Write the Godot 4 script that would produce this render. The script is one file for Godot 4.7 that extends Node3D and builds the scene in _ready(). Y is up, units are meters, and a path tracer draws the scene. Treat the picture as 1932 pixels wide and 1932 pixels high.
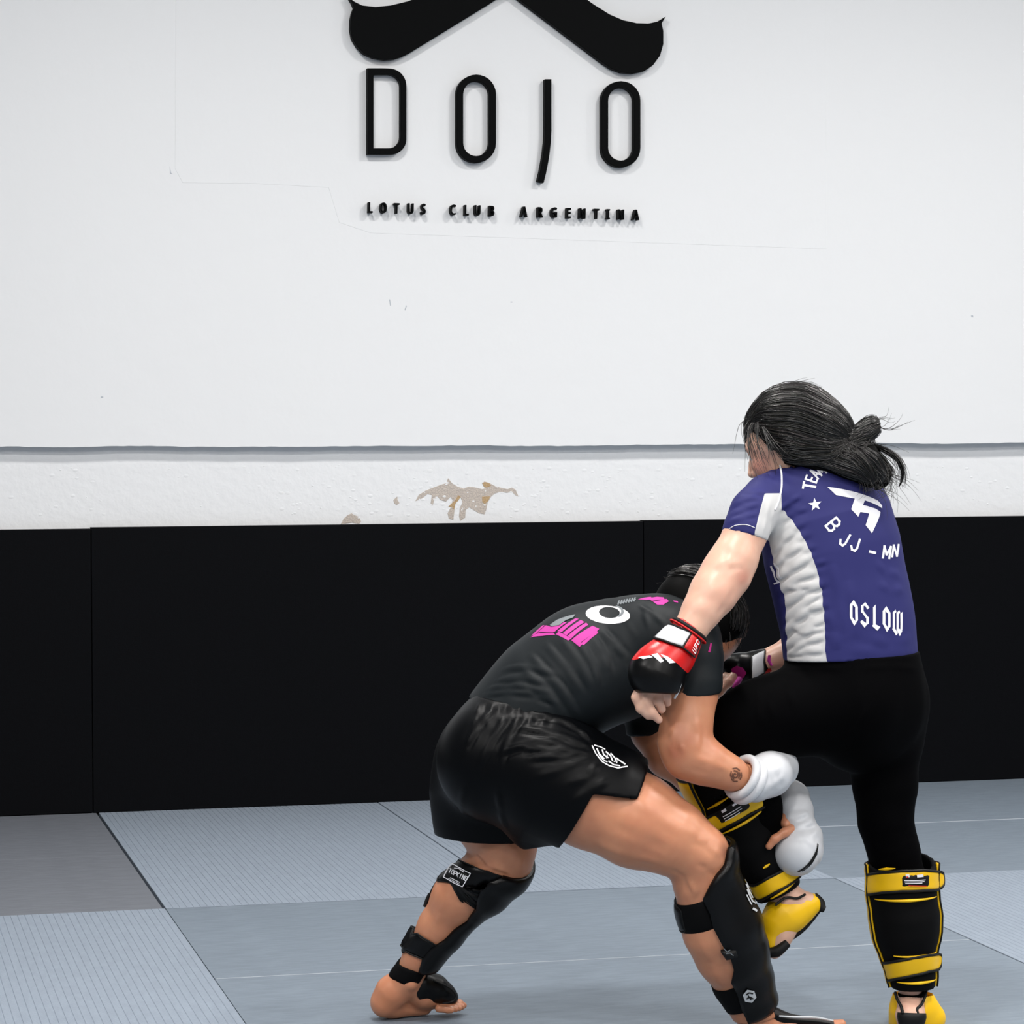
extends Node3D
# A bout in a martial-arts hall: two women sparring on grey mats in front of a white wall with black pads and raised lettering.
# Metres, y up. x runs along the back wall, the face of the wall pads is z = 0, the camera stands about 9.6 m off.

# ---------------------------------------------------------------- distance fields and their meshes
class Field:
	var lo: Vector3
	var h: float
	var nx: int
	var ny: int
	var nz: int
	var d: PackedFloat32Array
	var pos := PackedVector3Array()
	var nor := PackedVector3Array()
	var idx := PackedInt32Array()

	func _init(a: Vector3, b: Vector3, cell: float) -> void:
		lo = a
		h = cell
		nx = int(ceil((b.x - a.x) / cell)) + 1
		ny = int(ceil((b.y - a.y) / cell)) + 1
		nz = int(ceil((b.z - a.z) / cell)) + 1
		d.resize(nx * ny * nz)
		d.fill(0.5)

	# stations: x y z r, x y z r ...; joined by round cones, melted into the field over k metres.
	# n: an axis along which the section is squashed to s of its radius. mode 0 join, 1 carve away, 2 emboss by amp
	func chain(st: Array, k := 0.02, n := Vector3.ZERO, s := 1.0, mode := 0, grow := 0.0, amp := 0.0) -> void:
		var count := st.size() / 4
		var inv := 1.0 / s - 1.0
		var last: int = maxi(count - 1, 1)
		for c in last:
			var j: int = c * 4
			var e: int = j + 4 if count > 1 else j
			var ax: float = st[j]
			var ay: float = st[j + 1]
			var az: float = st[j + 2]
			var ra: float = st[j + 3] + grow
			var bx: float = st[e]
			var by: float = st[e + 1]
			var bz: float = st[e + 2]
			var rb: float = st[e + 3] + grow
			var m: float = maxf(ra, rb) + (k + 2.5 * h if mode < 2 else 0.0)
			var x0: int = clampi(int(floor((minf(ax, bx) - m - lo.x) / h)), 0, nx - 1)
			var x1: int = clampi(int(ceil((maxf(ax, bx) + m - lo.x) / h)), 0, nx - 1)
			var y0: int = clampi(int(floor((minf(ay, by) - m - lo.y) / h)), 0, ny - 1)
			var y1: int = clampi(int(ceil((maxf(ay, by) + m - lo.y) / h)), 0, ny - 1)
			var z0: int = clampi(int(floor((minf(az, bz) - m - lo.z) / h)), 0, nz - 1)
			var z1: int = clampi(int(ceil((maxf(az, bz) + m - lo.z) / h)), 0, nz - 1)
			var ux: float = bx - ax
			var uy: float = by - ay
			var uz: float = bz - az
			var un: float = (ux * n.x + uy * n.y + uz * n.z) * inv
			ux += n.x * un
			uy += n.y * un
			uz += n.z * un
			var uu: float = maxf(ux * ux + uy * uy + uz * uz, 1e-12)
			for z in range(z0, z1 + 1):
				var qz0: float = lo.z + z * h - az
				for y in range(y0, y1 + 1):
					var qy0: float = lo.y + y * h - ay
					var at: int = (z * ny + y) * nx + x0
					for x in range(x0, x1 + 1):
						var qx: float = lo.x + x * h - ax
						var qn: float = (qx * n.x + qy0 * n.y + qz0 * n.z) * inv
						qx += n.x * qn
						var qy: float = qy0 + n.y * qn
						var qz: float = qz0 + n.z * qn
						var t: float = clampf((qx * ux + qy * uy + qz * uz) / uu, 0.0, 1.0)
						qx -= ux * t
						qy -= uy * t
						qz -= uz * t
						var dist: float = sqrt(qx * qx + qy * qy + qz * qz)
						var r: float = ra + (rb - ra) * t
						var o: float = d[at]
						if mode == 0:
							var v: float = dist - r
							if k > 0.0:
								var g: float = clampf(0.5 + 0.5 * (o - v) / k, 0.0, 1.0)
								d[at] = o + (v - o) * g - k * g * (1.0 - g)
							elif v < o:
								d[at] = v
						elif mode == 1:
							var v2: float = r - dist
							if k > 0.0:
								var g2: float = clampf(0.5 - 0.5 * (o - v2) / k, 0.0, 1.0)
								d[at] = o + (v2 - o) * g2 + k * g2 * (1.0 - g2)
							elif v2 > o:
								d[at] = v2
						elif dist < r and o < 0.05:
							var f: float = 1.0 - dist / r
							d[at] = o - amp * f * f * (3.0 - 2.0 * f) * sin(PI * clampf(t, 0.06, 0.94))
						at += 1

	# keep only what lies behind the plane; only within reach of p
	func copy() -> Field:
		var f := Field.new(lo, lo, h)
		f.nx = nx
		f.ny = ny
		f.nz = nz
		f.d = d.duplicate()
		return f

	func cut(p: Vector3, n: Vector3, reach := 99.0, k := 0.0) -> void:
		n = n.normalized()
		for z in nz:
			var qz: float = lo.z + z * h - p.z
			if absf(qz) > reach:
				continue
			for y in ny:
				var qy: float = lo.y + y * h - p.y
				if absf(qy) > reach:
					continue
				var base: float = qy * n.y + qz * n.z
				var at: int = (z * ny + y) * nx
				for x in nx:
					var qx: float = lo.x + x * h - p.x
					var v: float = base + qx * n.x
					if v > d[at] - k and qx * qx + qy * qy + qz * qz < reach * reach:
						d[at] = maxf(d[at], v)
					at += 1

	# take away what lies beyond both planes
	func cut_both(p: Vector3, n: Vector3, q: Vector3, m: Vector3, reach := 99.0) -> void:
		n = n.normalized()
		m = m.normalized()
		for z in nz:
			for y in ny:
				var at: int = (z * ny + y) * nx
				for x in nx:
					var r: Vector3 = lo + Vector3(x, y, z) * h
					var v: float = minf((r - p).dot(n), (r - q).dot(m))
					if v > d[at] and r.distance_squared_to(p) < reach * reach:
						d[at] = v
					at += 1

	func value(p: Vector3) -> float:
		var g: Vector3 = (p - lo) / h
		var x: int = clampi(int(g.x), 0, nx - 2)
		var y: int = clampi(int(g.y), 0, ny - 2)
		var z: int = clampi(int(g.z), 0, nz - 2)
		var f := Vector3(g.x - x, g.y - y, g.z - z)
		var a: int = (z * ny + y) * nx + x
		var b: int = a + nx
		var c: int = a + nx * ny
		var e: int = c + nx
		return lerpf(lerpf(lerpf(d[a], d[a + 1], f.x), lerpf(d[b], d[b + 1], f.x), f.y), lerpf(lerpf(d[c], d[c + 1], f.x), lerpf(d[e], d[e + 1], f.x), f.y), f.z)

	func gradient(p: Vector3) -> Vector3:
		var e: float = h * 0.75
		var g := Vector3(value(p + Vector3(e, 0, 0)) - value(p - Vector3(e, 0, 0)), value(p + Vector3(0, e, 0)) - value(p - Vector3(0, e, 0)), value(p + Vector3(0, 0, e)) - value(p - Vector3(0, 0, e)))
		return g.normalized() if g.length_squared() > 1e-14 else Vector3.UP

	# where a line from p along -n first enters the field
	func land(p: Vector3, n: Vector3, from := 0.06, to := 0.12) -> Vector3:
		var step: float = h * 0.6
		var t: float = -from
		var before: float = value(p - n * t)
		while t < to:
			t += step
			var v: float = value(p - n * t)
			if v <= 0.0 and before > 0.0:
				return p - n * (t - step * v / (v - before))
			before = v
		return p

	func net() -> void:
		var sxy: int = nx * ny
		var of := PackedInt32Array()
		of.resize(d.size())
		of.fill(-1)
		var off := PackedInt32Array([0, 1, nx, nx + 1, sxy, sxy + 1, sxy + nx, sxy + nx + 1])
		var pairs := PackedInt32Array([0, 1, 2, 3, 4, 5, 6, 7, 0, 2, 1, 3, 4, 6, 5, 7, 0, 4, 1, 5, 2, 6, 3, 7])
		var v := PackedFloat32Array()
		v.resize(8)
		for z in nz - 1:
			for y in ny - 1:
				var at: int = (z * ny + y) * nx - 1
				for x in nx - 1:
					at += 1
					var w: float = d[at]
					if w > 3.2 * h or w < -3.2 * h:
						continue
					var inside := 0
					for c in 8:
						v[c] = d[at + off[c]]
						if v[c] < 0.0:
							inside += 1
					if inside == 0 or inside == 8:
						continue
					var sum := Vector3.ZERO
					var n := 0
					for e in 12:
						var i: int = pairs[e * 2]
						var j: int = pairs[e * 2 + 1]
						if (v[i] < 0.0) != (v[j] < 0.0):
							var t: float = v[i] / (v[i] - v[j])
							var p := Vector3(i & 1, (i >> 1) & 1, i >> 2)
							sum += p.lerp(Vector3(j & 1, (j >> 1) & 1, j >> 2), t)
							n += 1
					of[at] = pos.size()
					pos.append(lo + (Vector3(x, y, z) + sum / n) * h)
		for z in range(1, nz - 1):
			for y in range(1, ny - 1):
				var at: int = (z * ny + y) * nx
				for x in range(1, nx - 1):
					at += 1
					if of[at] < 0 and of[at - 1] < 0 and of[at - nx] < 0 and of[at - sxy] < 0:
						continue
					var o: float = d[at]
					if (o < 0.0) != (d[at + 1] < 0.0):
						quad(of[at], of[at - nx], of[at - nx - sxy], of[at - sxy], o < 0.0)
					if (o < 0.0) != (d[at + nx] < 0.0):
						quad(of[at], of[at - sxy], of[at - sxy - 1], of[at - 1], o < 0.0)
					if (o < 0.0) != (d[at + sxy] < 0.0):
						quad(of[at], of[at - 1], of[at - 1 - nx], of[at - nx], o < 0.0)
		nor.resize(pos.size())
		for i in pos.size():
			nor[i] = gradient(pos[i])

	func quad(a: int, b: int, c: int, e: int, flip: bool) -> void:
		if a < 0 or b < 0 or c < 0 or e < 0:
			return
		if flip:
			idx.append_array(PackedInt32Array([a, c, b, a, e, c]))
		else:
			idx.append_array(PackedInt32Array([a, b, c, a, c, e]))


# a limb's centre line with a front direction, for things that wrap round it
class Limb:
	var p := PackedVector3Array()
	var len := PackedFloat32Array()
	var front: Vector3

	func _init(st: Array, f: Vector3) -> void:
		for i in range(0, st.size(), 4):
			p.append(Vector3(st[i], st[i + 1], st[i + 2]))
			len.append(0.0 if i == 0 else len[-1] + p[-1].distance_to(p[-2]))
		front = f

	func at(s: float) -> Transform3D:       # s in metres from the first station; basis: front, along, side
		var i := 0
		while i < p.size() - 2 and s > len[i + 1]:
			i += 1
		var t: float = (s - len[i]) / (len[i + 1] - len[i])
		var c: Vector3 = p[i].lerp(p[i + 1], t)
		var m: int = p.size() - 1
		var ta: Vector3 = (p[i + 1] - p[maxi(i - 1, 0)]).normalized()
		var tb: Vector3 = (p[mini(i + 2, m)] - p[i]).normalized()
		var a: Vector3 = ta.lerp(tb, clampf(t, 0.0, 1.0)).normalized()
		var g: Vector3 = (front - a * front.dot(a)).normalized()
		return Transform3D(Basis(g, a, a.cross(g)), c)

	func ray(s: float, deg: float) -> Array:  # centre and outward direction
		var t := at(s)
		return [t.origin, t.basis.x * cos(deg_to_rad(deg)) + t.basis.z * sin(deg_to_rad(deg))]


var rng := RandomNumberGenerator.new()
var mats := {}


func noise(freq: float, seed_: int, octaves := 4, kind := FastNoiseLite.TYPE_SIMPLEX_SMOOTH) -> FastNoiseLite:
	var n := FastNoiseLite.new()
	n.noise_type = kind
	n.frequency = freq
	n.seed = seed_
	n.fractal_octaves = octaves
	return n


func noise_map(freq: float, seed_: int, bump := 0.0, ramp: Gradient = null, kind := FastNoiseLite.TYPE_SIMPLEX_SMOOTH, size := 512) -> NoiseTexture2D:
	var t := NoiseTexture2D.new()
	t.width = size
	t.height = size
	t.seamless = true
	t.noise = noise(freq, seed_, 4, kind)
	if bump > 0.0:
		t.as_normal_map = true
		t.bump_strength = bump
	if ramp:
		t.color_ramp = ramp
	return t


func ramp(a: Color, b: Color) -> Gradient:
	var g := Gradient.new()
	g.set_color(0, a)
	g.set_color(1, b)
	return g


func mat(c: Color, rough: float, spec := 0.5, bump: Texture2D = null, scale := 1.0, strength := 1.0) -> StandardMaterial3D:
	var m := StandardMaterial3D.new()
	m.albedo_color = c
	m.roughness = rough
	m.metallic_specular = spec
	if bump:
		m.normal_enabled = true
		m.normal_texture = bump
		m.normal_scale = strength
		m.uv1_triplanar = true
		m.uv1_scale = Vector3.ONE * scale
	return m


func rgb(r: int, g: int, b: int) -> Color:
	return Color(r / 255.0, g / 255.0, b / 255.0)


func put(called: String, mesh: Mesh, m: Material, parent: Node, at := Vector3.ZERO) -> MeshInstance3D:
	var o := MeshInstance3D.new()
	o.name = called
	o.mesh = mesh
	if m:
		o.material_override = m
	o.position = at
	parent.add_child(o, true)
	return o


func tag(o: Node, label: String, category := "", group := "", kind := "") -> Node:
	if label:
		o.set_meta("label", label)
	if category:
		o.set_meta("category", category)
	if group:
		o.set_meta("group", group)
	if kind:
		o.set_meta("kind", kind)
	return o


func arrays(pos: PackedVector3Array, nor: PackedVector3Array, idx: PackedInt32Array, col := PackedColorArray()) -> ArrayMesh:
	var a := []
	a.resize(Mesh.ARRAY_MAX)
	a[Mesh.ARRAY_VERTEX] = pos
	a[Mesh.ARRAY_NORMAL] = nor
	a[Mesh.ARRAY_INDEX] = idx
	if col.size():
		a[Mesh.ARRAY_COLOR] = col
	var m := ArrayMesh.new()
	if idx.size():
		m.add_surface_from_arrays(Mesh.PRIMITIVE_TRIANGLES, a)
	return m


func smooth(pos: PackedVector3Array, idx: PackedInt32Array, col := PackedColorArray()) -> ArrayMesh:
	var nor := PackedVector3Array()
	nor.resize(pos.size())
	for i in range(0, idx.size(), 3):
		var n: Vector3 = (pos[idx[i + 2]] - pos[idx[i]]).cross(pos[idx[i + 1]] - pos[idx[i]])
		for k in 3:
			nor[idx[i + k]] += n
	for i in nor.size():
		nor[i] = nor[i].normalized()
	return arrays(pos, nor, idx, col)


func field_mesh(f: Field) -> ArrayMesh:
	f.net()
	return arrays(f.pos, f.nor, f.idx)


# the two sides of a mesh where g is above and below zero
func split(pos: PackedVector3Array, nor: PackedVector3Array, idx: PackedInt32Array, g: PackedFloat32Array) -> Array:
	var out := []
	for side in 2:
		var p := PackedVector3Array()
		var n := PackedVector3Array()
		var ix := PackedInt32Array()
		var of := {}
		var sg: float = 1.0 if side == 0 else -1.0
		for i in range(0, idx.size(), 3):
			var ring := []
			for k in 3:
				var a: int = idx[i + k]
				var b: int = idx[i + (k + 1) % 3]
				if g[a] * sg >= 0.0:
					ring.append(Vector2i(a, a))
				if (g[a] < 0.0) != (g[b] < 0.0):
					ring.append(Vector2i(mini(a, b), maxi(a, b)))
			var at := PackedInt32Array()
			for key in ring:
				if not of.has(key):
					of[key] = p.size()
					var t: float = 0.0 if key.x == key.y else g[key.x] / (g[key.x] - g[key.y])
					p.append(pos[key.x].lerp(pos[key.y], t))
					n.append(nor[key.x].lerp(nor[key.y], t).normalized())
				at.append(of[key])
			for k in range(1, at.size() - 1):
				ix.append_array(PackedInt32Array([at[0], at[k], at[k + 1]]))
		out.append(arrays(p, n, ix))
	return out


func v3(flat: Array) -> PackedVector3Array:
	var p := PackedVector3Array()
	for i in range(0, flat.size(), 3):
		p.append(Vector3(flat[i], flat[i + 1], flat[i + 2]))
	return p


func curve(p: PackedVector3Array, n: int) -> PackedVector3Array:     # a smooth line through the points
	var out := PackedVector3Array()
	var m: int = p.size() - 1
	for i in n + 1:
		var t: float = float(i) / n * m
		var k: int = mini(int(t), m - 1)
		out.append(p[k].cubic_interpolate(p[k + 1], p[maxi(k - 1, 0)], p[mini(k + 2, m)], t - k))
	return out


# tubes along lines, all in one mesh; r: radius at start, middle, end
func tubes(lines: Array, r0: float, r1: float, r2: float, sides := 5, cols: Array = []) -> ArrayMesh:
	var pos := PackedVector3Array()
	var nor := PackedVector3Array()
	var idx := PackedInt32Array()
	var col := PackedColorArray()
	for li in lines.size():
		var p: PackedVector3Array = lines[li]
		var n: int = p.size()
		var up := Vector3(0.3, 0.9, 0.2)
		for i in n:
			var d: Vector3 = (p[mini(i + 1, n - 1)] - p[maxi(i - 1, 0)]).normalized()
			var a: Vector3 = (up - d * up.dot(d))
			a = a.normalized() if a.length() > 1e-4 else d.cross(Vector3.RIGHT).normalized()
			up = a
			var b: Vector3 = d.cross(a)
			var t: float = float(i) / (n - 1)
			var r: float = lerpf(r0, r1, t * 2.0) if t < 0.5 else lerpf(r1, r2, t * 2.0 - 1.0)
			var base: int = pos.size()
			for s in sides:
				var v: Vector3 = a * cos(TAU * s / sides) + b * sin(TAU * s / sides)
				pos.append(p[i] + v * r)
				nor.append(v)
				if cols.size():
					col.append(cols[li])
				if i < n - 1:
					var q: int = base + s
					var q2: int = base + (s + 1) % sides
					idx.append_array(PackedInt32Array([q, q + sides, q2, q2, q + sides, q2 + sides]))
		for e in [0, n - 1]:
			var first: int = pos.size() - (n - e) * sides
			for s in range(1, sides - 1):
				idx.append_array(PackedInt32Array([first, first + s + 1, first + s] if e == 0 else [first, first + s, first + s + 1]))
	return arrays(pos, nor, idx, col)


# a padded band on a limb: rows of [s, angle, s, angle]; it lies on the field (or bridges hollows) and is thick
func wrap_round(f: Field, limb: Limb, rows: Array, cols: int, thick: float, lift := 0.0, reach := 0.15, soft := 0.35) -> Dictionary:
	var n: int = rows.size()
	var pos := PackedVector3Array()
	var inner := PackedVector3Array()
	for i in n:
		for j in cols + 1:
			var t: float = float(j) / cols
			var ray: Array = limb.ray(lerpf(rows[i][0], rows[i][2], t), lerpf(rows[i][1], rows[i][3], t))
			var q: Vector3 = f.land(ray[0] + ray[1] * reach, ray[1], 0.0, reach)
			var e: float = minf(minf(t, 1.0 - t) * cols, minf(i, n - 1 - i))
			var w: float = thick * (rows[i][5] if rows[i].size() > 5 else 1.0) * (1.0 - soft * (1.0 if e < 0.5 else (0.2 if e < 1.5 else 0.0)))
			var up: float = lift + (rows[i][4] if rows[i].size() > 4 else 0.0)
			pos.append(q + ray[1] * (up + w))
			inner.append(q + ray[1] * (up - 0.002))
	var edge := PackedInt32Array()
	for j in cols:
		edge.append(j)
	for i in n - 1:
		edge.append(i * (cols + 1) + cols)
	for j in cols:
		edge.append((n - 1) * (cols + 1) + cols - j)
	for i in n - 1:
		edge.append((n - 1 - i) * (cols + 1))
	var rim := PackedVector3Array()
	for i in edge:
		rim.append(pos[i])
	rim.append(rim[0])
	var top: int = pos.size()
	pos.append_array(inner)
	var idx := PackedInt32Array()
	for i in n - 1:
		for j in cols:
			var a: int = i * (cols + 1) + j
			var b: int = a + cols + 1
			idx.append_array(PackedInt32Array([a, a + 1, b, a + 1, b + 1, b]))
			idx.append_array(PackedInt32Array([top + a, top + b, top + a + 1, top + a + 1, top + b, top + b + 1]))
	for i in edge.size():
		var a: int = edge[i]
		var b: int = edge[(i + 1) % edge.size()]
		idx.append_array(PackedInt32Array([a, top + a, b, b, top + a, top + b]))
	# turn every triangle outwards
	var out: Vector3 = limb.ray(rows[n / 2][0] * 0.5 + rows[n / 2][2] * 0.5, rows[n / 2][1] * 0.5 + rows[n / 2][3] * 0.5)[1]
	var m: int = (n / 2) * (cols + 1) + cols / 2
	var q1: Vector3 = pos[m + 1] - pos[m - 1]
	var q2: Vector3 = pos[m + cols + 1] - pos[m - cols - 1] if n > 2 else pos[m + cols + 1] - pos[m]
	if q2.cross(q1).dot(out) < 0.0:
		for i in range(0, idx.size(), 3):
			var k: int = idx[i]
			idx[i] = idx[i + 1]
			idx[i + 1] = k
	return {"mesh": smooth(pos, idx), "rim": rim}


# flat print on a surface: polygons of surface points, cut small and laid onto the field
func decal(called: String, f: Field, level: float, polys: Array, m: Material, parent: Node, off := 0.0008, fine := 0.008) -> MeshInstance3D:
	var pos := PackedVector3Array()
	var nor := PackedVector3Array()
	var idx := PackedInt32Array()
	for flat in polys:
		var p := v3(flat)
		var c := Vector3.ZERO
		for q in p:
			c += q / p.size()
		var n := f.gradient(c)
		var u: Vector3 = n.cross(Vector3(0.11, 0.97, 0.2)).normalized()
		var v: Vector3 = n.cross(u)
		var flat2 := PackedVector2Array()
		for q in p:
			flat2.append(Vector2((q - c).dot(u), (q - c).dot(v)))
		var tri := Geometry2D.triangulate_polygon(flat2)
		var todo := []
		for i in range(0, tri.size(), 3):
			todo.append([p[tri[i]], p[tri[i + 1]], p[tri[i + 2]], 0])
		while todo.size():
			var t: Array = todo.pop_back()
			var a: Vector3 = t[0]
			var b: Vector3 = t[1]
			var e: Vector3 = t[2]
			var ab := a.distance_to(b)
			var be := b.distance_to(e)
			var ea := e.distance_to(a)
			if maxf(ab, maxf(be, ea)) > fine and t[3] < 8:
				if ab >= be and ab >= ea:
					todo.append([a, (a + b) / 2, e, t[3] + 1])
					todo.append([(a + b) / 2, b, e, t[3] + 1])
				elif be >= ea:
					todo.append([a, b, (b + e) / 2, t[3] + 1])
					todo.append([a, (b + e) / 2, e, t[3] + 1])
				else:
					todo.append([a, b, (a + e) / 2, t[3] + 1])
					todo.append([(a + e) / 2, b, e, t[3] + 1])
				continue
			if (e - a).cross(b - a).dot(n) < 0.0:
				t = [a, e, b]
			for k in 3:
				var q: Vector3 = t[k]
				var g := f.gradient(q)
				for r in 3:
					q -= g * (f.value(q) - level) * 0.9
					g = f.gradient(q)
				idx.append(pos.size())
				pos.append(q + g * off)
				nor.append(g)
	return put(called, arrays(pos, nor, idx), m, parent)


# a flat outline with depth, front face at z = 0 of its own axes
func slab(outer: PackedVector2Array, depth: float, inner := PackedVector2Array(), bevel := 0.0015) -> ArrayMesh:
	var st := SurfaceTool.new()
	st.begin(Mesh.PRIMITIVE_TRIANGLES)
	st.set_smooth_group(-1)
	var loops := [outer] if inner.is_empty() else [outer, inner]
	var small := []
	for k in loops.size():
		var lp: PackedVector2Array = loops[k]
		var area := 0.0
		for i in lp.size():
			area += lp[i].cross(lp[(i + 1) % lp.size()])
		if (area < 0.0) == (k == 0):        # outer loop counter-clockwise, inner clockwise
			lp.reverse()
			loops[k] = lp
		var s := PackedVector2Array()
		for i in lp.size():
			var a: Vector2 = (lp[i] - lp[i - 1]).normalized()
			var b: Vector2 = (lp[(i + 1) % lp.size()] - lp[i]).normalized()
			var nn: Vector2 = Vector2(-a.y - b.y, a.x + b.x)
			s.append(lp[i] + nn / maxf(nn.length_squared() * 0.5, 0.4) * bevel)
		small.append(s)
		for i in lp.size():
			var j: int = (i + 1) % lp.size()
			ribbon(st, lp[i], lp[j], -bevel, s[i], s[j], 0.0)
			ribbon(st, lp[i], lp[j], -depth, lp[i], lp[j], -bevel)
	if inner.is_empty():
		for k in 2:
			var s: PackedVector2Array = small[0] if k == 0 else loops[0]
			var tri := Geometry2D.triangulate_polygon(s)
			for i in range(0, tri.size(), 3):
				face(st, s[tri[i]], s[tri[i + 1]], s[tri[i + 2]], 0.0 if k == 0 else -depth, k == 0)
	else:
		var a: PackedVector2Array = small[0]
		var b: PackedVector2Array = small[1]
		b.reverse()
		for i in a.size():
			var j: int = (i + 1) % a.size()
			face(st, a[i], a[j], b[j], 0.0, true)
			face(st, a[i], b[j], b[i], 0.0, true)
	st.generate_normals()
	return st.commit()


func ribbon(st: SurfaceTool, a: Vector2, b: Vector2, z0: float, c: Vector2, e: Vector2, z1: float) -> void:
	var p := [Vector3(a.x, a.y, z0), Vector3(b.x, b.y, z0), Vector3(e.x, e.y, z1), Vector3(c.x, c.y, z1)]
	for k in [0, 2, 1, 0, 3, 2]:
		st.add_vertex(p[k])


func face(st: SurfaceTool, a: Vector2, b: Vector2, c: Vector2, z: float, front: bool) -> void:
	if ((b - a).cross(c - a) < 0.0) != front:
		var t := b
		b = c
		c = t
	for q in [a, b, c]:
		st.add_vertex(Vector3(q.x, q.y, z))


func box(size: Vector3, bevel := 0.0) -> Mesh:
	if bevel <= 0.0:
		var b := BoxMesh.new()
		b.size = size
		return b
	var s := size * 0.5
	var out := PackedVector2Array([Vector2(-s.x, -s.y), Vector2(s.x, -s.y), Vector2(s.x, s.y), Vector2(-s.x, s.y)])
	return slab(out, size.z, PackedVector2Array(), bevel)


func _ready() -> void:
	rng.seed = 7
	# ---------------------------------------------------------------- camera, environment, light
	var cam := Camera3D.new()
	cam.name = "camera"
	cam.transform = Transform3D(Basis(Vector3(0.97, -0.0027, 0.243), Vector3(0.0103, 0.9995, -0.03), Vector3(-0.2428, 0.0316, 0.9696)), Vector3(0.3193, 1.355, 9.6055))
	cam.fov = 21.277
	cam.near = 0.05
	cam.far = 60.0
	cam.current = true
	add_child(cam)
	var env := Environment.new()
	env.background_mode = Environment.BG_COLOR
	env.background_color = Color(0.05, 0.05, 0.055)
	env.tonemap_mode = Environment.TONE_MAPPER_LINEAR
	env.tonemap_exposure = 2.2
	env.sdfgi_enabled = true
	env.ssao_enabled = true
	env.ssil_enabled = true
	var we := WorldEnvironment.new()
	we.name = "world_environment"
	we.environment = env
	add_child(we)
	for gz in [2.5, 4.9, 7.3, 9.7]:
		for gx in [-1.35, 1.35, 4.05, 6.75]:
			if gx > 0.0 or gz > 4.0:
				ceiling_lamp(Vector3(gx, 4.0, gz))
	make_materials()
	room()
	sign_letters()
	floor_mats()
	wall_pads()
	standing_fighter()
	crouching_fighter()


func ceiling_lamp(at: Vector3) -> void:
	var t := Node3D.new()
	t.name = "ceiling_light"
	t.position = at
	add_child(t, true)
	tag(t, "square white flush ceiling light above the training mats", "ceiling light", "ceiling lights")
	var frame := slab(PackedVector2Array([Vector2(-0.25, -0.25), Vector2(0.25, -0.25), Vector2(0.25, 0.25), Vector2(-0.25, 0.25)]), 0.05, PackedVector2Array([Vector2(-0.22, -0.22), Vector2(0.22, -0.22), Vector2(0.22, 0.22), Vector2(-0.22, 0.22)]), 0.004)
	var f := put("frame", frame, mat(Color(0.9, 0.9, 0.9), 0.4), t, Vector3(0, -0.0, 0))
	f.rotation_degrees.x = 90
	var glow := StandardMaterial3D.new()
	glow.albedo_color = Color(0.95, 0.95, 0.95)
	glow.emission_enabled = true
	glow.emission = Color(1.0, 0.99, 0.97)
	glow.emission_energy_multiplier = 3.0
	put("diffuser", box(Vector3(0.44, 0.02, 0.44)), glow, t, Vector3(0, 0.03, 0))
	var l := AreaLight3D.new()
	l.name = "lamp_light"
	l.area_size = Vector2(0.42, 0.42)
	l.light_energy = LAMP
	l.light_color = Color(1.0, 0.985, 0.97)
	l.shadow_enabled = true
	l.area_range = 30.0
	l.rotation_degrees.x = -90
	l.position = Vector3(0, 0.005, 0)
	t.add_child(l, true)

const LAMP := 3.0


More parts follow.
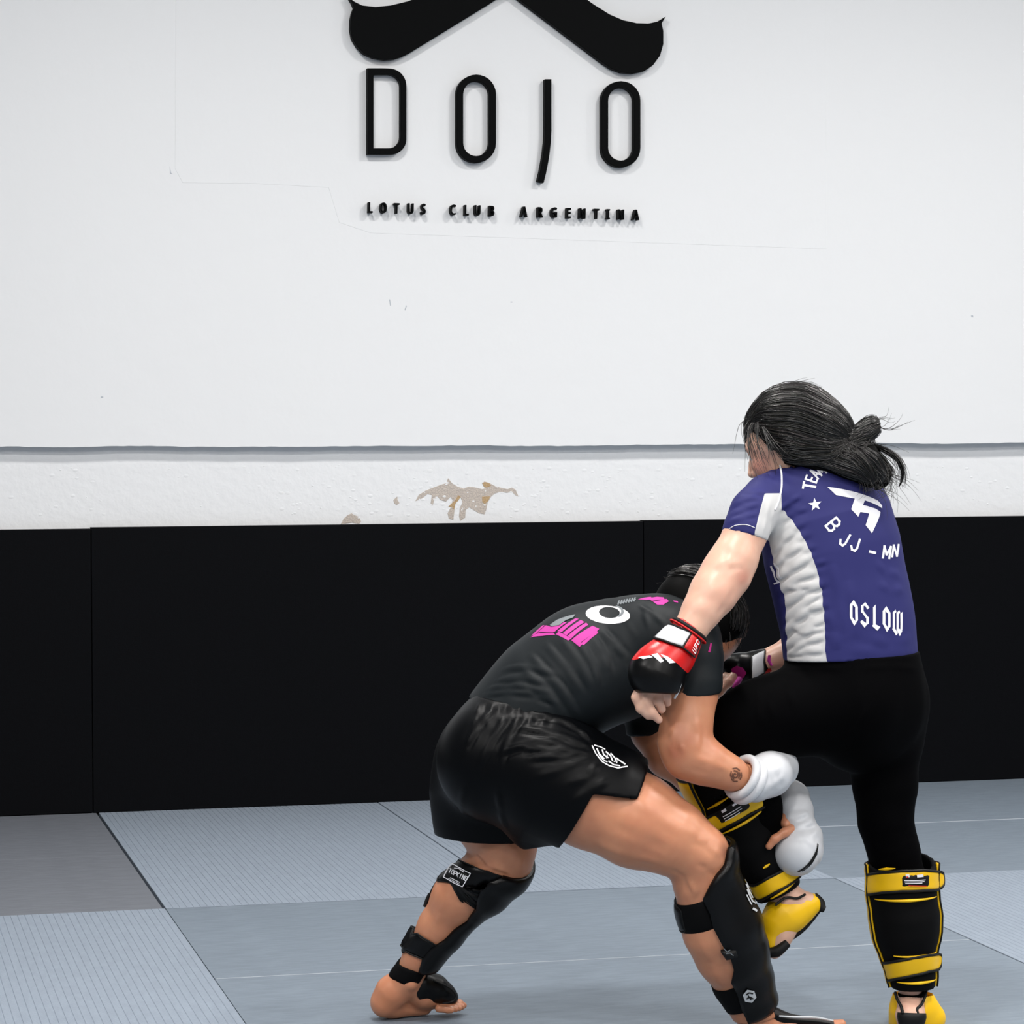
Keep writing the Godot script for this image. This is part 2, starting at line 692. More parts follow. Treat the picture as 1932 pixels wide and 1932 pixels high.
func make_materials() -> void:
	var weave := noise_map(0.09, 3, 3.0)
	var grain := noise_map(0.045, 5, 6.0, null, FastNoiseLite.TYPE_CELLULAR)
	var rough := noise_map(0.02, 9, 6.0)
	mats.wall = mat(Color(0.885, 0.892, 0.90), 0.75, 0.35, rough, 0.9, 0.06)
	mats.wall_low = mat(Color(0.885, 0.892, 0.90), 0.7, 0.35, rough, 2.0, 0.22)
	mats.room = mat(Color(0.82, 0.83, 0.84), 0.8)
	mats.ceiling = mat(Color(0.55, 0.56, 0.57), 0.9)
	mats.letter = mat(rgb(8, 9, 10), 0.55, 0.14)
	mats.plaster = mat(rgb(206, 198, 190), 0.9, 0.2, grain, 14.0, 1.0)
	mats.rust = mat(rgb(196, 170, 132), 0.9, 0.2, grain, 14.0, 1.0)
	mats.pad = mat(rgb(8, 9, 12), 0.6, 0.16, grain, 9.0, 0.12)
	mats.mat_smooth = mat(rgb(110, 121, 132), 0.55, 0.45, grain, 10.0, 0.2)
	mats.mat_dark = mat(rgb(103, 107, 114), 0.6, 0.4, grain, 10.0, 0.2)
	mats.mat_straw = mat(rgb(128, 138, 150), 0.7, 0.35, weave, 12.0, 0.25)
	for k in ["mat_smooth", "mat_dark", "mat_straw"]:
		var wear := noise_map(0.012, 31, 0.0, ramp(Color(0.91, 0.91, 0.915), Color(1.0, 1.0, 1.0)))
		if k == "mat_straw":
			wear = noise_map(0.012, 31, 0.0, ramp(Color(0.95, 0.95, 0.953), Color(1.0, 1.0, 1.0)))
		mats[k].albedo_texture = wear
		mats[k].albedo_color = mats[k].albedo_color * 1.07
		mats[k].uv1_world_triplanar = true
		mats[k].uv1_scale = Vector3(1.3, 6.0, 6.0) if k != "mat_straw" else Vector3(5.0, 5.0, 1.5)
	for k in ["plaster", "rust"]:
		mats[k].albedo_texture = noise_map(0.05, 33, 0.0, ramp(Color(0.84, 0.84, 0.85), Color(1.0, 0.98, 0.96)))
		mats[k].uv1_scale = Vector3.ONE * 6.0
	mats.dust = mat(rgb(176, 182, 190), 0.9)
	mats.gap = mat(rgb(25, 27, 30), 0.9)
	mats.navy = mat(rgb(44, 45, 100), 0.62, 0.3, weave, 40.0, 0.1)
	mats.white_cloth = mat(rgb(200, 200, 200), 0.7, 0.3, weave, 40.0, 0.1)
	mats.white_print = mat(rgb(235, 235, 240), 0.6, 0.3)
	mats.tights = mat(rgb(3, 3, 4), 0.75, 0.12, weave, 40.0, 0.1)
	mats.black_shirt = mat(rgb(21, 26, 29), 0.55, 0.3, weave, 40.0, 0.1)
	mats.shorts = mat(rgb(3, 4, 6), 0.42, 0.22, weave, 40.0, 0.08)
	mats.leather = mat(rgb(3, 3, 4), 0.34, 0.33, grain, 30.0, 0.15)
	mats.neoprene = mat(rgb(3, 3, 4), 0.8, 0.25)
	mats.trim = mat(rgb(4, 4, 4), 0.6, 0.4)
	mats.yellow = mat(rgb(240, 190, 8), 0.42, 0.45, grain, 40.0, 0.06)
	mats.red = mat(rgb(200, 16, 16), 0.35, 0.5)
	mats.white_leather = mat(rgb(204, 206, 210), 0.36, 0.5, grain, 30.0, 0.12)
	mats.pink = mat(rgb(186, 60, 150), 0.6, 0.3)
	mats.magenta = mat(rgb(176, 30, 120), 0.6, 0.3)
	mats.grey_print = mat(rgb(120, 126, 130), 0.6, 0.3)
	mats.silver = mat(rgb(186, 190, 194), 0.45, 0.5)
	mats.tattoo = mat(rgb(104, 70, 56), 0.6, 0.3)
	mats.eye = mat(rgb(235, 230, 226), 0.2, 0.5)
	for who in ["skin_pale", "skin_tan"]:
		var m := StandardMaterial3D.new()
		m.vertex_color_use_as_albedo = true
		m.roughness = 0.38
		m.metallic_specular = 0.45
		m.subsurf_scatter_enabled = true
		m.subsurf_scatter_strength = 0.12
		m.normal_enabled = true
		m.normal_texture = noise_map(0.06, 11, 3.0)
		m.normal_scale = 0.12
		m.uv1_triplanar = true
		m.uv1_scale = Vector3.ONE * 18.0
		mats[who] = m
	var hair := StandardMaterial3D.new()
	hair.vertex_color_use_as_albedo = true
	hair.roughness = 0.34
	hair.metallic_specular = 0.6
	mats.hair = hair
	var cap := StandardMaterial3D.new()
	cap.albedo_color = rgb(6, 6, 6)
	cap.roughness = 0.6
	cap.metallic_specular = 0.15
	mats.hair_under = cap


# ---------------------------------------------------------------- the room
func structure(called: String, mesh: Mesh, m: Material, at := Vector3.ZERO) -> MeshInstance3D:
	var o := put(called, mesh, m, self, at)
	o.set_meta("kind", "structure")
	return o


func room() -> void:
	structure("floor", box(Vector3(20, 0.2, 9.0)), mats.gap, Vector3(3, -0.132, 4.3))
	structure("floor", box(Vector3(20, 0.2, 6.2)), mats.mat_smooth, Vector3(3, -0.101, 7.08 + 0.0))
	structure("floor", box(Vector3(7.5, 0.13, 4.02)), mats.mat_smooth, Vector3(8.9741, -0.066, 1.97))
	structure("floor", box(Vector3(5.8, 0.13, 4.02)), mats.mat_smooth, Vector3(-3.6959, -0.066, 1.97))
	# upper wall: proud of the lower one, with an uneven lower lip
	var n := noise(0.9, 4, 3)
	var pos := PackedVector3Array()
	var nor := PackedVector3Array()
	var idx := PackedInt32Array()
	var x0 := -7.0
	var count := 1000
	for i in count + 1:
		var x: float = x0 + i * 0.02
		var y: float = 1.2840 + n.get_noise_1d(x * 1.5) * 0.006 + n.get_noise_1d(x * 16.0 + 50.0) * 0.0022
		var z: float = -0.005 + n.get_noise_1d(x * 3.0 + 9.0) * 0.004
		for v in [[Vector3(x, 4.15, -0.005), Vector3.BACK], [Vector3(x, y + 0.012, -0.005), Vector3.BACK], [Vector3(x, y, z), Vector3.BACK], [Vector3(x, y, z), Vector3.DOWN], [Vector3(x, y + 0.002, -0.10), Vector3.DOWN]]:
			pos.append(v[0])
			nor.append(v[1])
		if i:
			var a: int = (i - 1) * 5
			for k in [0, 1, 3]:
				idx.append_array(PackedInt32Array([a + k, a + k + 5, a + k + 1, a + k + 1, a + k + 5, a + k + 6]))
	var upper := structure("wall_back", arrays(pos, nor, idx), mats.wall)
	put("wall_core", box(Vector3(20, 2.86, 0.2)), mats.wall, upper, Vector3(3, 2.73, -0.17))
	# a plaster repair stands a hair proud of the wall, its edges showing as faint lines
	var p0 := plane_patch([1.5165, 2.9621, 1.5124, 2.629, 1.5081, 2.2618, 1.5357, 2.2122, 1.7703, 2.2148, 2.0554, 2.2052, 2.0931, 2.0814, 2.2085, 2.0454, 3.9403, 2.0113, 3.9329, 3.0538], 0.0008)
	put("plaster_repair", p0, mats.wall, upper, Vector3(0, 0, -0.0043))
	var lower := structure("wall_lower", box(Vector3(20, 1.5, 0.2)), mats.wall_low, Vector3(3, 0.56, -0.155))
	# bare plaster where the paint has come off, framed by lifted flakes
	var shapes := [[2.3775, 1.083, 2.3898, 1.1052, 2.4183, 1.1225, 2.4509, 1.1341, 2.4714, 1.142, 2.4918, 1.1474, 2.5, 1.1656, 2.5139, 1.1472, 2.5367, 1.1335, 2.5572, 1.1277, 2.5777, 1.1347, 2.6023, 1.1305, 2.6269, 1.1247, 2.6393, 1.1286, 2.6254, 1.1463, 2.6353, 1.1527, 2.6558, 1.1461, 2.6764, 1.1347, 2.7011, 1.1281, 2.7217, 1.1239, 2.7383, 1.1294, 2.7523, 1.1213, 2.763, 1.0971, 2.7506, 1.102, 2.7382, 1.115, 2.7217, 1.1103, 2.6928, 1.1138, 2.6722, 1.1075, 2.6598, 1.0964, 2.6474, 1.0765, 2.6415, 1.0486, 2.6349, 1.0326, 2.6143, 1.0368, 2.5938, 1.049, 2.5774, 1.0588, 2.5651, 1.0493, 2.5626, 1.0214, 2.5445, 1.0096, 2.5396, 1.0256, 2.543, 1.0575, 2.5529, 1.0774, 2.5464, 1.0934, 2.5325, 1.0856, 2.525, 1.0657, 2.5217, 1.0378, 2.5183, 1.0139, 2.502, 1.018, 2.4971, 1.038, 2.5103, 1.0619, 2.5161, 1.0857, 2.508, 1.0978, 2.4915, 1.0804, 2.4712, 1.0862, 2.459, 1.0998, 2.4467, 1.0864, 2.4425, 1.0665, 2.4344, 1.0745, 2.4386, 1.1048, 2.4223, 1.1081, 2.4019, 1.0924], [2.1027, 1.0026, 2.1133, 1.0223, 2.1294, 1.0363, 2.143, 1.0417, 2.1511, 1.0361, 2.1711, 1.028, 2.1775, 1.0121, 2.171, 1.0034, 2.1429, 1.0077], [2.2964, 1.0878, 2.3111, 1.1011, 2.3118, 1.0876, 2.3191, 1.0772, 2.3085, 1.0694, 2.2988, 1.0774]]
	for s in shapes:
		var patch := plane_patch(s, 0.0012)
		put("bare_plaster", patch, mats.plaster, lower, Vector3(-3, -0.56, 0.1012))
	for s in [[2.6252, 1.0967, 2.6392, 1.0982, 2.6557, 1.0981, 2.6499, 1.0821, 2.6366, 1.071, 2.6268, 1.0767], [2.627, 1.1463, 2.6369, 1.1511, 2.6533, 1.1461, 2.6599, 1.1365, 2.6451, 1.1302, 2.6335, 1.1319], [2.4997, 1.062, 2.512, 1.0738, 2.5243, 1.0833, 2.5366, 1.1039, 2.5464, 1.099, 2.5365, 1.0832, 2.525, 1.0721, 2.5217, 1.0498, 2.5119, 1.0618]]:
		put("rust_stain", plane_patch(s, 0.0012), mats.rust, lower, Vector3(-3, -0.56, 0.1018))
	for s in [[2.7673, 2.4118, 2.7812, 2.4159, 2.793, 2.4085, 2.7772, 2.4043], [4.5203, 1.7686, 4.5289, 1.7686, 4.5311, 1.7606, 4.5224, 1.7606], [2.2732, 1.8093, 2.2771, 1.8094, 2.2809, 1.7866, 2.277, 1.7866], [2.3353, 1.7889, 2.3391, 1.7871, 2.3332, 1.7699, 2.3294, 1.7718], [2.722, 1.8055, 2.7299, 1.8056, 2.7299, 1.8017, 2.722, 1.8017], [1.8161, 2.2961, 1.8218, 2.2962, 1.8218, 2.2906, 1.8161, 2.2924], [1.4896, 2.2707, 1.495, 2.2467, 1.5024, 2.2413, 1.4912, 2.2429], [1.2432, 1.4617, 1.2524, 1.4617, 1.2523, 1.4561, 1.2431, 1.4561]]:
		put("wall_nick", plane_patch(s, 0.0008), mats.dust, upper, Vector3(0, 0, -0.0046))
	var flakes := SurfaceTool.new()
	flakes.begin(Mesh.PRIMITIVE_TRIANGLES)
	for i in 260:
		var c := Vector2(rng.randfn(2.6038, 0.36), rng.randfn(1.0825, 0.055))
		if i > 150:
			c = Vector2(rng.randf_range(0.9, 4.7), rng.randf_range(1.03, 1.22))
		if c.y < 1.02 or c.y > 1.235:
			continue
		var r: float = rng.randf_range(0.003, 0.013)
		var k: int = rng.randi_range(5, 8)
		var lift: float = rng.randf_range(0.0008, 0.0025)
		for j in k:
			var a0 := TAU * j / k
			var a1 := TAU * (j + 1) / k
			flakes.add_vertex(Vector3(c.x, c.y, -0.0545 + lift))
			flakes.add_vertex(Vector3(c.x + cos(a1) * r, c.y + sin(a1) * r * 0.6, -0.0552))
			flakes.add_vertex(Vector3(c.x + cos(a0) * r, c.y + sin(a0) * r * 0.6, -0.0552))
	flakes.generate_normals()
	var fl := put("paint_blisters", flakes.commit(), mats.wall, lower, Vector3(-3, -0.56, 0.155))
	fl.set_meta("kind", "stuff")
	structure("wall_left", box(Vector3(0.2, 4.3, 14.4)), mats.room, Vector3(-6.6, 2.05, 6.9))
	structure("wall_right", box(Vector3(0.2, 4.3, 14.4)), mats.room, Vector3(12.6, 2.05, 6.9))
	structure("wall_front", box(Vector3(19.4, 4.3, 0.2)), mats.room, Vector3(3, 2.05, 14.0))
	structure("floor", box(Vector3(20, 0.2, 4.2)), mats.mat_smooth, Vector3(3, -0.101, 12.2))
	structure("ceiling", box(Vector3(19.6, 0.2, 14.6)), mats.ceiling, Vector3(3, 4.15, 6.9))


func plane_patch(flat: Array, depth: float) -> ArrayMesh:
	var p := PackedVector2Array()
	for i in range(0, flat.size(), 2):
		p.append(Vector2(flat[i], flat[i + 1]))
	return slab(p, depth, PackedVector2Array(), 0.0006)


func sign_letter(at: Vector3, outer: PackedVector2Array, inner: PackedVector2Array, called: String, label: String, cat := "letter", group := "large raised letters") -> void:
	var o := put(called, slab(outer, LETTER_DEPTH, inner, 0.0015), mats.letter, self, at)
	tag(o, label, cat, group)

const LETTER_DEPTH := 0.03


func sign_letters() -> void:
	sign_letter(Vector3(2.2953, 2.3233, 0.03), PackedVector2Array([Vector2(-0.1036, 0.305), Vector2(-0.0535, 0.3065), Vector2(-0.0256, 0.3066), Vector2(-0.0157, 0.3061), Vector2(-0.006, 0.3042), Vector2(0.0032, 0.3007), Vector2(0.0117, 0.2959), Vector2(0.0193, 0.2897), Vector2(0.0257, 0.2825), Vector2(0.0309, 0.2744), Vector2(0.0347, 0.2655), Vector2(0.037, 0.256), Vector2(0.0378, 0.2463), Vector2(0.037, 0.0564), Vector2(0.0363, 0.048), Vector2(0.0343, 0.0398), Vector2(0.0311, 0.032), Vector2(0.0267, 0.0248), Vector2(0.0213, 0.0183), Vector2(0.0149, 0.0128), Vector2(0.0077, 0.0082), Vector2(0, 0.0049), Vector2(-0.0081, 0.0027), Vector2(-0.0164, 0.0019), Vector2(-0.0757, 0.0006), Vector2(-0.105, 0)]), PackedVector2Array([Vector2(-0.0815, 0.2832), Vector2(-0.0536, 0.284), Vector2(-0.0285, 0.2847), Vector2(-0.0215, 0.2844), Vector2(-0.0147, 0.2831), Vector2(-0.0082, 0.2808), Vector2(-0.0023, 0.2777), Vector2(0.0031, 0.2736), Vector2(0.0076, 0.2689), Vector2(0.0113, 0.2635), Vector2(0.0139, 0.2577), Vector2(0.0155, 0.2515), Vector2(0.0161, 0.2451), Vector2(0.0153, 0.0648), Vector2(0.0148, 0.0583), Vector2(0.0131, 0.0521), Vector2(0.0105, 0.0461), Vector2(0.0069, 0.0405), Vector2(0.0025, 0.0355), Vector2(-0.0027, 0.0312), Vector2(-0.0085, 0.0277), Vector2(-0.0148, 0.0251), Vector2(-0.0214, 0.0235), Vector2(-0.0282, 0.0228), Vector2(-0.0756, 0.0218), Vector2(-0.0826, 0.0216)]), "raised_letter", "large thin-stroked black raised letter D on the white wall")
	sign_letter(Vector3(2.5893, 2.3009, 0.03), PackedVector2Array([Vector2(-0.0727, 0.2436), Vector2(-0.0708, 0.2594), Vector2(-0.0654, 0.2745), Vector2(-0.0567, 0.2881), Vector2(-0.0451, 0.2996), Vector2(-0.0313, 0.3084), Vector2(-0.0158, 0.3141), Vector2(0.0004, 0.3164), Vector2(0.0167, 0.315), Vector2(0.0321, 0.3102), Vector2(0.046, 0.3022), Vector2(0.0575, 0.2913), Vector2(0.0662, 0.2781), Vector2(0.0716, 0.2633), Vector2(0.0734, 0.2475), Vector2(0.0729, 0.0725), Vector2(0.071, 0.0567), Vector2(0.0655, 0.0416), Vector2(0.0568, 0.0279), Vector2(0.0451, 0.0164), Vector2(0.0312, 0.0077), Vector2(0.0157, 0.0021), Vector2(-0.0006, 0), Vector2(-0.0168, 0.0014), Vector2(-0.0323, 0.0064), Vector2(-0.0461, 0.0145), Vector2(-0.0576, 0.0255), Vector2(-0.0662, 0.0387), Vector2(-0.0715, 0.0535), Vector2(-0.0733, 0.0693)]), PackedVector2Array([Vector2(-0.048, 0.2443), Vector2(-0.0467, 0.2547), Vector2(-0.0431, 0.2647), Vector2(-0.0374, 0.2737), Vector2(-0.0297, 0.2813), Vector2(-0.0206, 0.2871), Vector2(-0.0104, 0.2908), Vector2(0.0004, 0.2923), Vector2(0.0111, 0.2914), Vector2(0.0213, 0.2883), Vector2(0.0304, 0.2829), Vector2(0.038, 0.2758), Vector2(0.0438, 0.267), Vector2(0.0473, 0.2572), Vector2(0.0485, 0.2469), Vector2(0.048, 0.0727), Vector2(0.0467, 0.0622), Vector2(0.0431, 0.0522), Vector2(0.0373, 0.0432), Vector2(0.0297, 0.0356), Vector2(0.0205, 0.0299), Vector2(0.0103, 0.0262), Vector2(-0.0005, 0.0248), Vector2(-0.0112, 0.0257), Vector2(-0.0214, 0.029), Vector2(-0.0305, 0.0343), Vector2(-0.0381, 0.0416), Vector2(-0.0439, 0.0503), Vector2(-0.0474, 0.0601), Vector2(-0.0486, 0.0705)]), "raised_letter", "large black raised letter O standing between the D and the J")
	sign_letter(Vector3(2.848, 2.2341, 0.03), PackedVector2Array([Vector2(-0.0024, 0.3739), Vector2(-0.0027, 0.2716), Vector2(-0.0029, 0.1887), Vector2(-0.0051, 0.1479), Vector2(-0.0101, 0.1068), Vector2(-0.0159, 0.0725), Vector2(-0.0231, 0.0382), Vector2(-0.0317, 0.0051), Vector2(-0.0087, 0), Vector2(0.0001, 0.0337), Vector2(0.0074, 0.069), Vector2(0.0134, 0.1042), Vector2(0.0186, 0.1465), Vector2(0.0209, 0.1889), Vector2(0.021, 0.2722), Vector2(0.0213, 0.3746)]), PackedVector2Array(), "raised_letter", "large black raised letter J, a single stroke bending left at its foot")
	sign_letter(Vector3(3.131, 2.2954, 0.03), PackedVector2Array([Vector2(-0.0738, 0.241), Vector2(-0.0719, 0.2568), Vector2(-0.0664, 0.2718), Vector2(-0.0576, 0.2855), Vector2(-0.0459, 0.297), Vector2(-0.0319, 0.3058), Vector2(-0.0163, 0.3114), Vector2(0.0002, 0.3136), Vector2(0.0166, 0.3123), Vector2(0.0323, 0.3075), Vector2(0.0463, 0.2995), Vector2(0.058, 0.2886), Vector2(0.0668, 0.2754), Vector2(0.0723, 0.2606), Vector2(0.0741, 0.2449), Vector2(0.0739, 0.0724), Vector2(0.072, 0.0566), Vector2(0.0665, 0.0415), Vector2(0.0577, 0.0279), Vector2(0.0459, 0.0164), Vector2(0.0318, 0.0077), Vector2(0.0162, 0.0021), Vector2(-0.0003, 0), Vector2(-0.0168, 0.0014), Vector2(-0.0324, 0.0064), Vector2(-0.0464, 0.0145), Vector2(-0.058, 0.0254), Vector2(-0.0668, 0.0387), Vector2(-0.0722, 0.0535), Vector2(-0.074, 0.0692)]), PackedVector2Array([Vector2(-0.0483, 0.2417), Vector2(-0.0471, 0.252), Vector2(-0.0435, 0.2619), Vector2(-0.0377, 0.2708), Vector2(-0.0301, 0.2784), Vector2(-0.0209, 0.2841), Vector2(-0.0107, 0.2878), Vector2(0.0001, 0.2893), Vector2(0.0109, 0.2884), Vector2(0.0211, 0.2853), Vector2(0.0303, 0.28), Vector2(0.038, 0.2729), Vector2(0.0438, 0.2642), Vector2(0.0474, 0.2545), Vector2(0.0486, 0.2442), Vector2(0.0483, 0.0726), Vector2(0.0471, 0.0622), Vector2(0.0435, 0.0523), Vector2(0.0377, 0.0434), Vector2(0.03, 0.0359), Vector2(0.0208, 0.0302), Vector2(0.0105, 0.0265), Vector2(-0.0003, 0.0251), Vector2(-0.0111, 0.0261), Vector2(-0.0213, 0.0293), Vector2(-0.0305, 0.0346), Vector2(-0.0381, 0.0418), Vector2(-0.0439, 0.0504), Vector2(-0.0474, 0.0601), Vector2(-0.0486, 0.0704)]), "raised_letter", "large black raised letter O under the right end of the roof emblem")
	sign_letter(Vector3(2.687, 2.6375, 0.03), PackedVector2Array([Vector2(-0.0255, 0.2486), Vector2(-0.0397, 0.2385), Vector2(-0.3402, 0.05), Vector2(-0.3683, 0.0355), Vector2(-0.3963, 0.0258), Vector2(-0.4312, 0.022), Vector2(-0.4729, 0.0276), Vector2(-0.5076, 0.0415), Vector2(-0.5318, 0.0645), Vector2(-0.5504, 0.0945), Vector2(-0.5572, 0.1282), Vector2(-0.5556, 0.1622), Vector2(-0.55, 0.1861), Vector2(-0.543, 0.2033), Vector2(-0.5498, 0.22), Vector2(-0.5622, 0.2393), Vector2(-0.5415, 0.2251), Vector2(-0.5138, 0.2125), Vector2(-0.4652, 0.2087), Vector2(-0.4094, 0.2161), Vector2(-0.3465, 0.2333), Vector2(-0.2833, 0.26), Vector2(-0.1987, 0.3075), Vector2(-0.0996, 0.3763), Vector2(-0.0285, 0.4339), Vector2(0.0215, 0.4874), Vector2(0.0713, 0.4413), Vector2(0.1355, 0.3749), Vector2(0.2143, 0.3192), Vector2(0.2719, 0.2854), Vector2(0.3188, 0.2607), Vector2(0.3441, 0.2443), Vector2(0.402, 0.2116), Vector2(0.4529, 0.1924), Vector2(0.5039, 0.1837), Vector2(0.5478, 0.1837), Vector2(0.5844, 0.1919), Vector2(0.6152, 0.2111), Vector2(0.599, 0.1854), Vector2(0.6056, 0.1591), Vector2(0.6056, 0.1102), Vector2(0.593, 0.0679), Vector2(0.5659, 0.0322), Vector2(0.5329, 0.0103), Vector2(0.4891, 0), Vector2(0.4453, 0.0029), Vector2(0.409, 0.0151), Vector2(0.3727, 0.037), Vector2(0.0779, 0.2419), Vector2(0.0636, 0.2517), Vector2(0.0252, 0.2786)]), PackedVector2Array(), "roof_emblem", "black roof-shaped emblem with upturned pointed eaves above the raised letters", "emblem", "")
	var font := SystemFont.new()
	font.font_names = PackedStringArray(["Droid Sans"])
	font.font_weight = 700
	var words := [
		[Vector3(2.1999, 2.1332, 0.03), "L", "small black raised L that begins the word LOTUS"],
		[Vector3(2.248, 2.1328, 0.03), "O", "small black raised O in the word LOTUS"],
		[Vector3(2.2963, 2.1323, 0.03), "T", "small black raised T in the word LOTUS"],
		[Vector3(2.3481, 2.1317, 0.03), "U", "small black raised U in the word LOTUS"],
		[Vector3(2.3945, 2.1313, 0.03), "S", "small black raised S that ends the word LOTUS"],
		[Vector3(2.5024, 2.1302, 0.03), "C", "small black raised C that begins the word CLUB"],
		[Vector3(2.552, 2.1297, 0.03), "L", "small black raised L in the word CLUB"],
		[Vector3(2.5938, 2.1293, 0.03), "U", "small black raised U in the word CLUB"],
		[Vector3(2.6451, 2.1287, 0.03), "B", "small black raised B that ends the word CLUB"],
		[Vector3(2.7665, 2.1275, 0.03), "A", "small black raised A that begins the word ARGENTINA"],
		[Vector3(2.8253, 2.1269, 0.03), "R", "small black raised R in the word ARGENTINA"],
		[Vector3(2.8786, 2.1264, 0.03), "G", "small black raised G in the word ARGENTINA"],
		[Vector3(2.9327, 2.1258, 0.03), "E", "small black raised E in the word ARGENTINA"],
		[Vector3(2.9848, 2.1253, 0.03), "N", "small black raised N before the T in ARGENTINA"],
		[Vector3(3.0384, 2.1247, 0.03), "T", "small black raised T in the word ARGENTINA"],
		[Vector3(3.0828, 2.1243, 0.03), "I", "small black raised I in the word ARGENTINA"],
		[Vector3(3.1308, 2.1238, 0.03), "N", "small black raised N after the I in ARGENTINA"],
		[Vector3(3.1878, 2.1232, 0.03), "A", "small black raised A that ends the word ARGENTINA"],
	]
	for w in words:
		var t := TextMesh.new()
		t.text = w[1]
		t.font = font
		t.font_size = 64
		t.pixel_size = 0.0368 / 46.0
		t.depth = 0.03
		t.curve_step = 2.0
		var o := put("small_raised_letter", t, mats.letter, self, w[0] - Vector3(0, 0, 0.015))
		o.scale.x = 0.74
		o.rotation.z = -0.026
		tag(o, w[2], "letter", "small raised letters")


func wall_pads() -> void:
	# two-metre pads; the neighbours stand a few millimetres off one another
	var rows := [
		[-2, 1.000, "black padded wall panel in the far left corner beyond the mats", 0.0],
		[-1, 0.998, "black wall pad left of the first seam, above the dark smooth mats", 0.0],
		[0, 1.0025, "wide black wall pad in the middle, behind the crouching fighter", 0.001],
		[1, 1.005, "black wall pad behind the standing fighter in the navy top", 0.0],
		[2, 1.001, "black padded wall panel past the right end of the mats", 0.001],
	]
	for r in rows:
		var x0: float = 1.2057 + r[0] * 2.018
		var o := put("wall_pad", box(Vector3(2.018 - 0.003, r[1] - 0.002, 0.053), 0.0008), mats.pad, self, Vector3(x0 + 1.009, 0.002 + (r[1] - 0.002) / 2.0, r[3]))
		tag(o, r[2], "wall pad", "black wall pads")


func mat_mesh(w: float, l: float, ribbed: bool) -> Mesh:
	if not ribbed:
		return box(Vector3(w, 0.03, l))
	# tatami-like mat: fine grooves pressed into the top, running along its length
	var pos := PackedVector3Array()
	var idx := PackedInt32Array()
	var n: int = int(w / 0.0195)
	var prof := PackedVector2Array([Vector2(-w / 2, -0.03), Vector2(-w / 2, -0.001), Vector2(-w / 2 + 0.001, 0)])
	for i in range(1, n):
		var x: float = -w / 2 + w * i / n
		prof.append_array(PackedVector2Array([Vector2(x - 0.0014, 0), Vector2(x, -0.0012), Vector2(x + 0.0014, 0)]))
	prof.append_array(PackedVector2Array([Vector2(w / 2 - 0.001, 0), Vector2(w / 2, -0.001), Vector2(w / 2, -0.03)]))
	var st := SurfaceTool.new()
	st.begin(Mesh.PRIMITIVE_TRIANGLES)
	st.set_smooth_group(-1)
	for i in prof.size():
		var a := prof[i]
		var b := prof[(i + 1) % prof.size()]
		var q := [Vector3(a.x, a.y, l / 2), Vector3(b.x, b.y, l / 2), Vector3(b.x, b.y, -l / 2), Vector3(a.x, a.y, -l / 2)]
		for k in [0, 2, 1, 0, 3, 2]:
			st.add_vertex(q[k])
	var tri := Geometry2D.triangulate_polygon(prof)
	for s in [1, -1]:
		for i in range(0, tri.size(), 3):
			for k in 3:
				var v := prof[tri[i + k]]
				st.add_vertex(Vector3(v.x, v.y, s * l / 2))
	st.generate_normals()
	return st.commit()


func floor_mats() -> void:
	var xa: float = 1.2241
	var z0 := -0.03
	var plain := mat_mesh(1.997, 0.999, false)
	var straw := mat_mesh(0.996, 1.996, true)
	var rows := [
		[false, -2, 0, "mat_dark", -0.001, "dark grey smooth mat against the wall at far left"],
		[false, -2, 1, "mat_dark", -0.0005, "dark grey smooth mat lying in front of another dark one at far left"],
		[true, 0, 0, "mat_straw", 0.0, "light grey ribbed mat against the wall, beside the dark smooth mats"],
		[true, 1, 0, "mat_straw", 0.001, "light grey ribbed mat behind the crouching fighter's rear leg"],
		[false, 2, 0, "mat_smooth", 0.0, "grey smooth mat along the wall behind the standing fighter"],
		[false, 2, 1, "mat_smooth", -0.001, "second grey smooth mat from the wall behind the standing fighter's leg"],
		[true, -1, 2, "mat_straw", 0.0015, "light grey ribbed mat with dark grooves in the near left corner"],
		[false, 0, 2, "mat_smooth", -0.001, "grey smooth mat under the crouching fighter's rear shin"],
		[false, 0, 3, "mat_smooth", -0.0015, "grey smooth mat nearest the camera, under the fighters' feet"],
		[true, 2, 2, "mat_straw", 0.0, "light grey ribbed mat to the right of the standing fighter's foot"],
		[true, 3, 2, "mat_straw", 0.0, "light grey ribbed mat farthest to the right, past the standing fighter"],
		[true, -2, 2, "mat_straw", 0.0, "light grey ribbed mat beyond the one in the near left corner"],
	]
	for r in rows:
		var w: float = 1.0 if r[0] else 2.0
		var l: float = 2.0 if r[0] else 1.0
		var at := Vector3(xa + r[1] + w / 2, r[4] if r[0] else r[4] - 0.015, z0 + r[2] + l / 2)
		if r[1] == -2 and r[2] < 2:
			at.x -= 0.006
		var o := put("floor_mat", straw if r[0] else plain, mats[r[3]], self, at)
		tag(o, r[5], "floor mat", "grey floor mats")
		if not r[0] and r[2] % 2 == 0:
			put("seam_dust", box(Vector3(1.99, 0.004, 0.0032)), mats.dust, o, Vector3(0, 0.0132, 0.4992))


# ---------------------------------------------------------------- people: shared pieces
func person(at: Vector3, label: String) -> Node3D:
	var t := Node3D.new()
	t.name = "person"
	t.position = at
	t.rotation.y = -0.2454
	add_child(t, true)
	tag(t, label, "person")
	return t


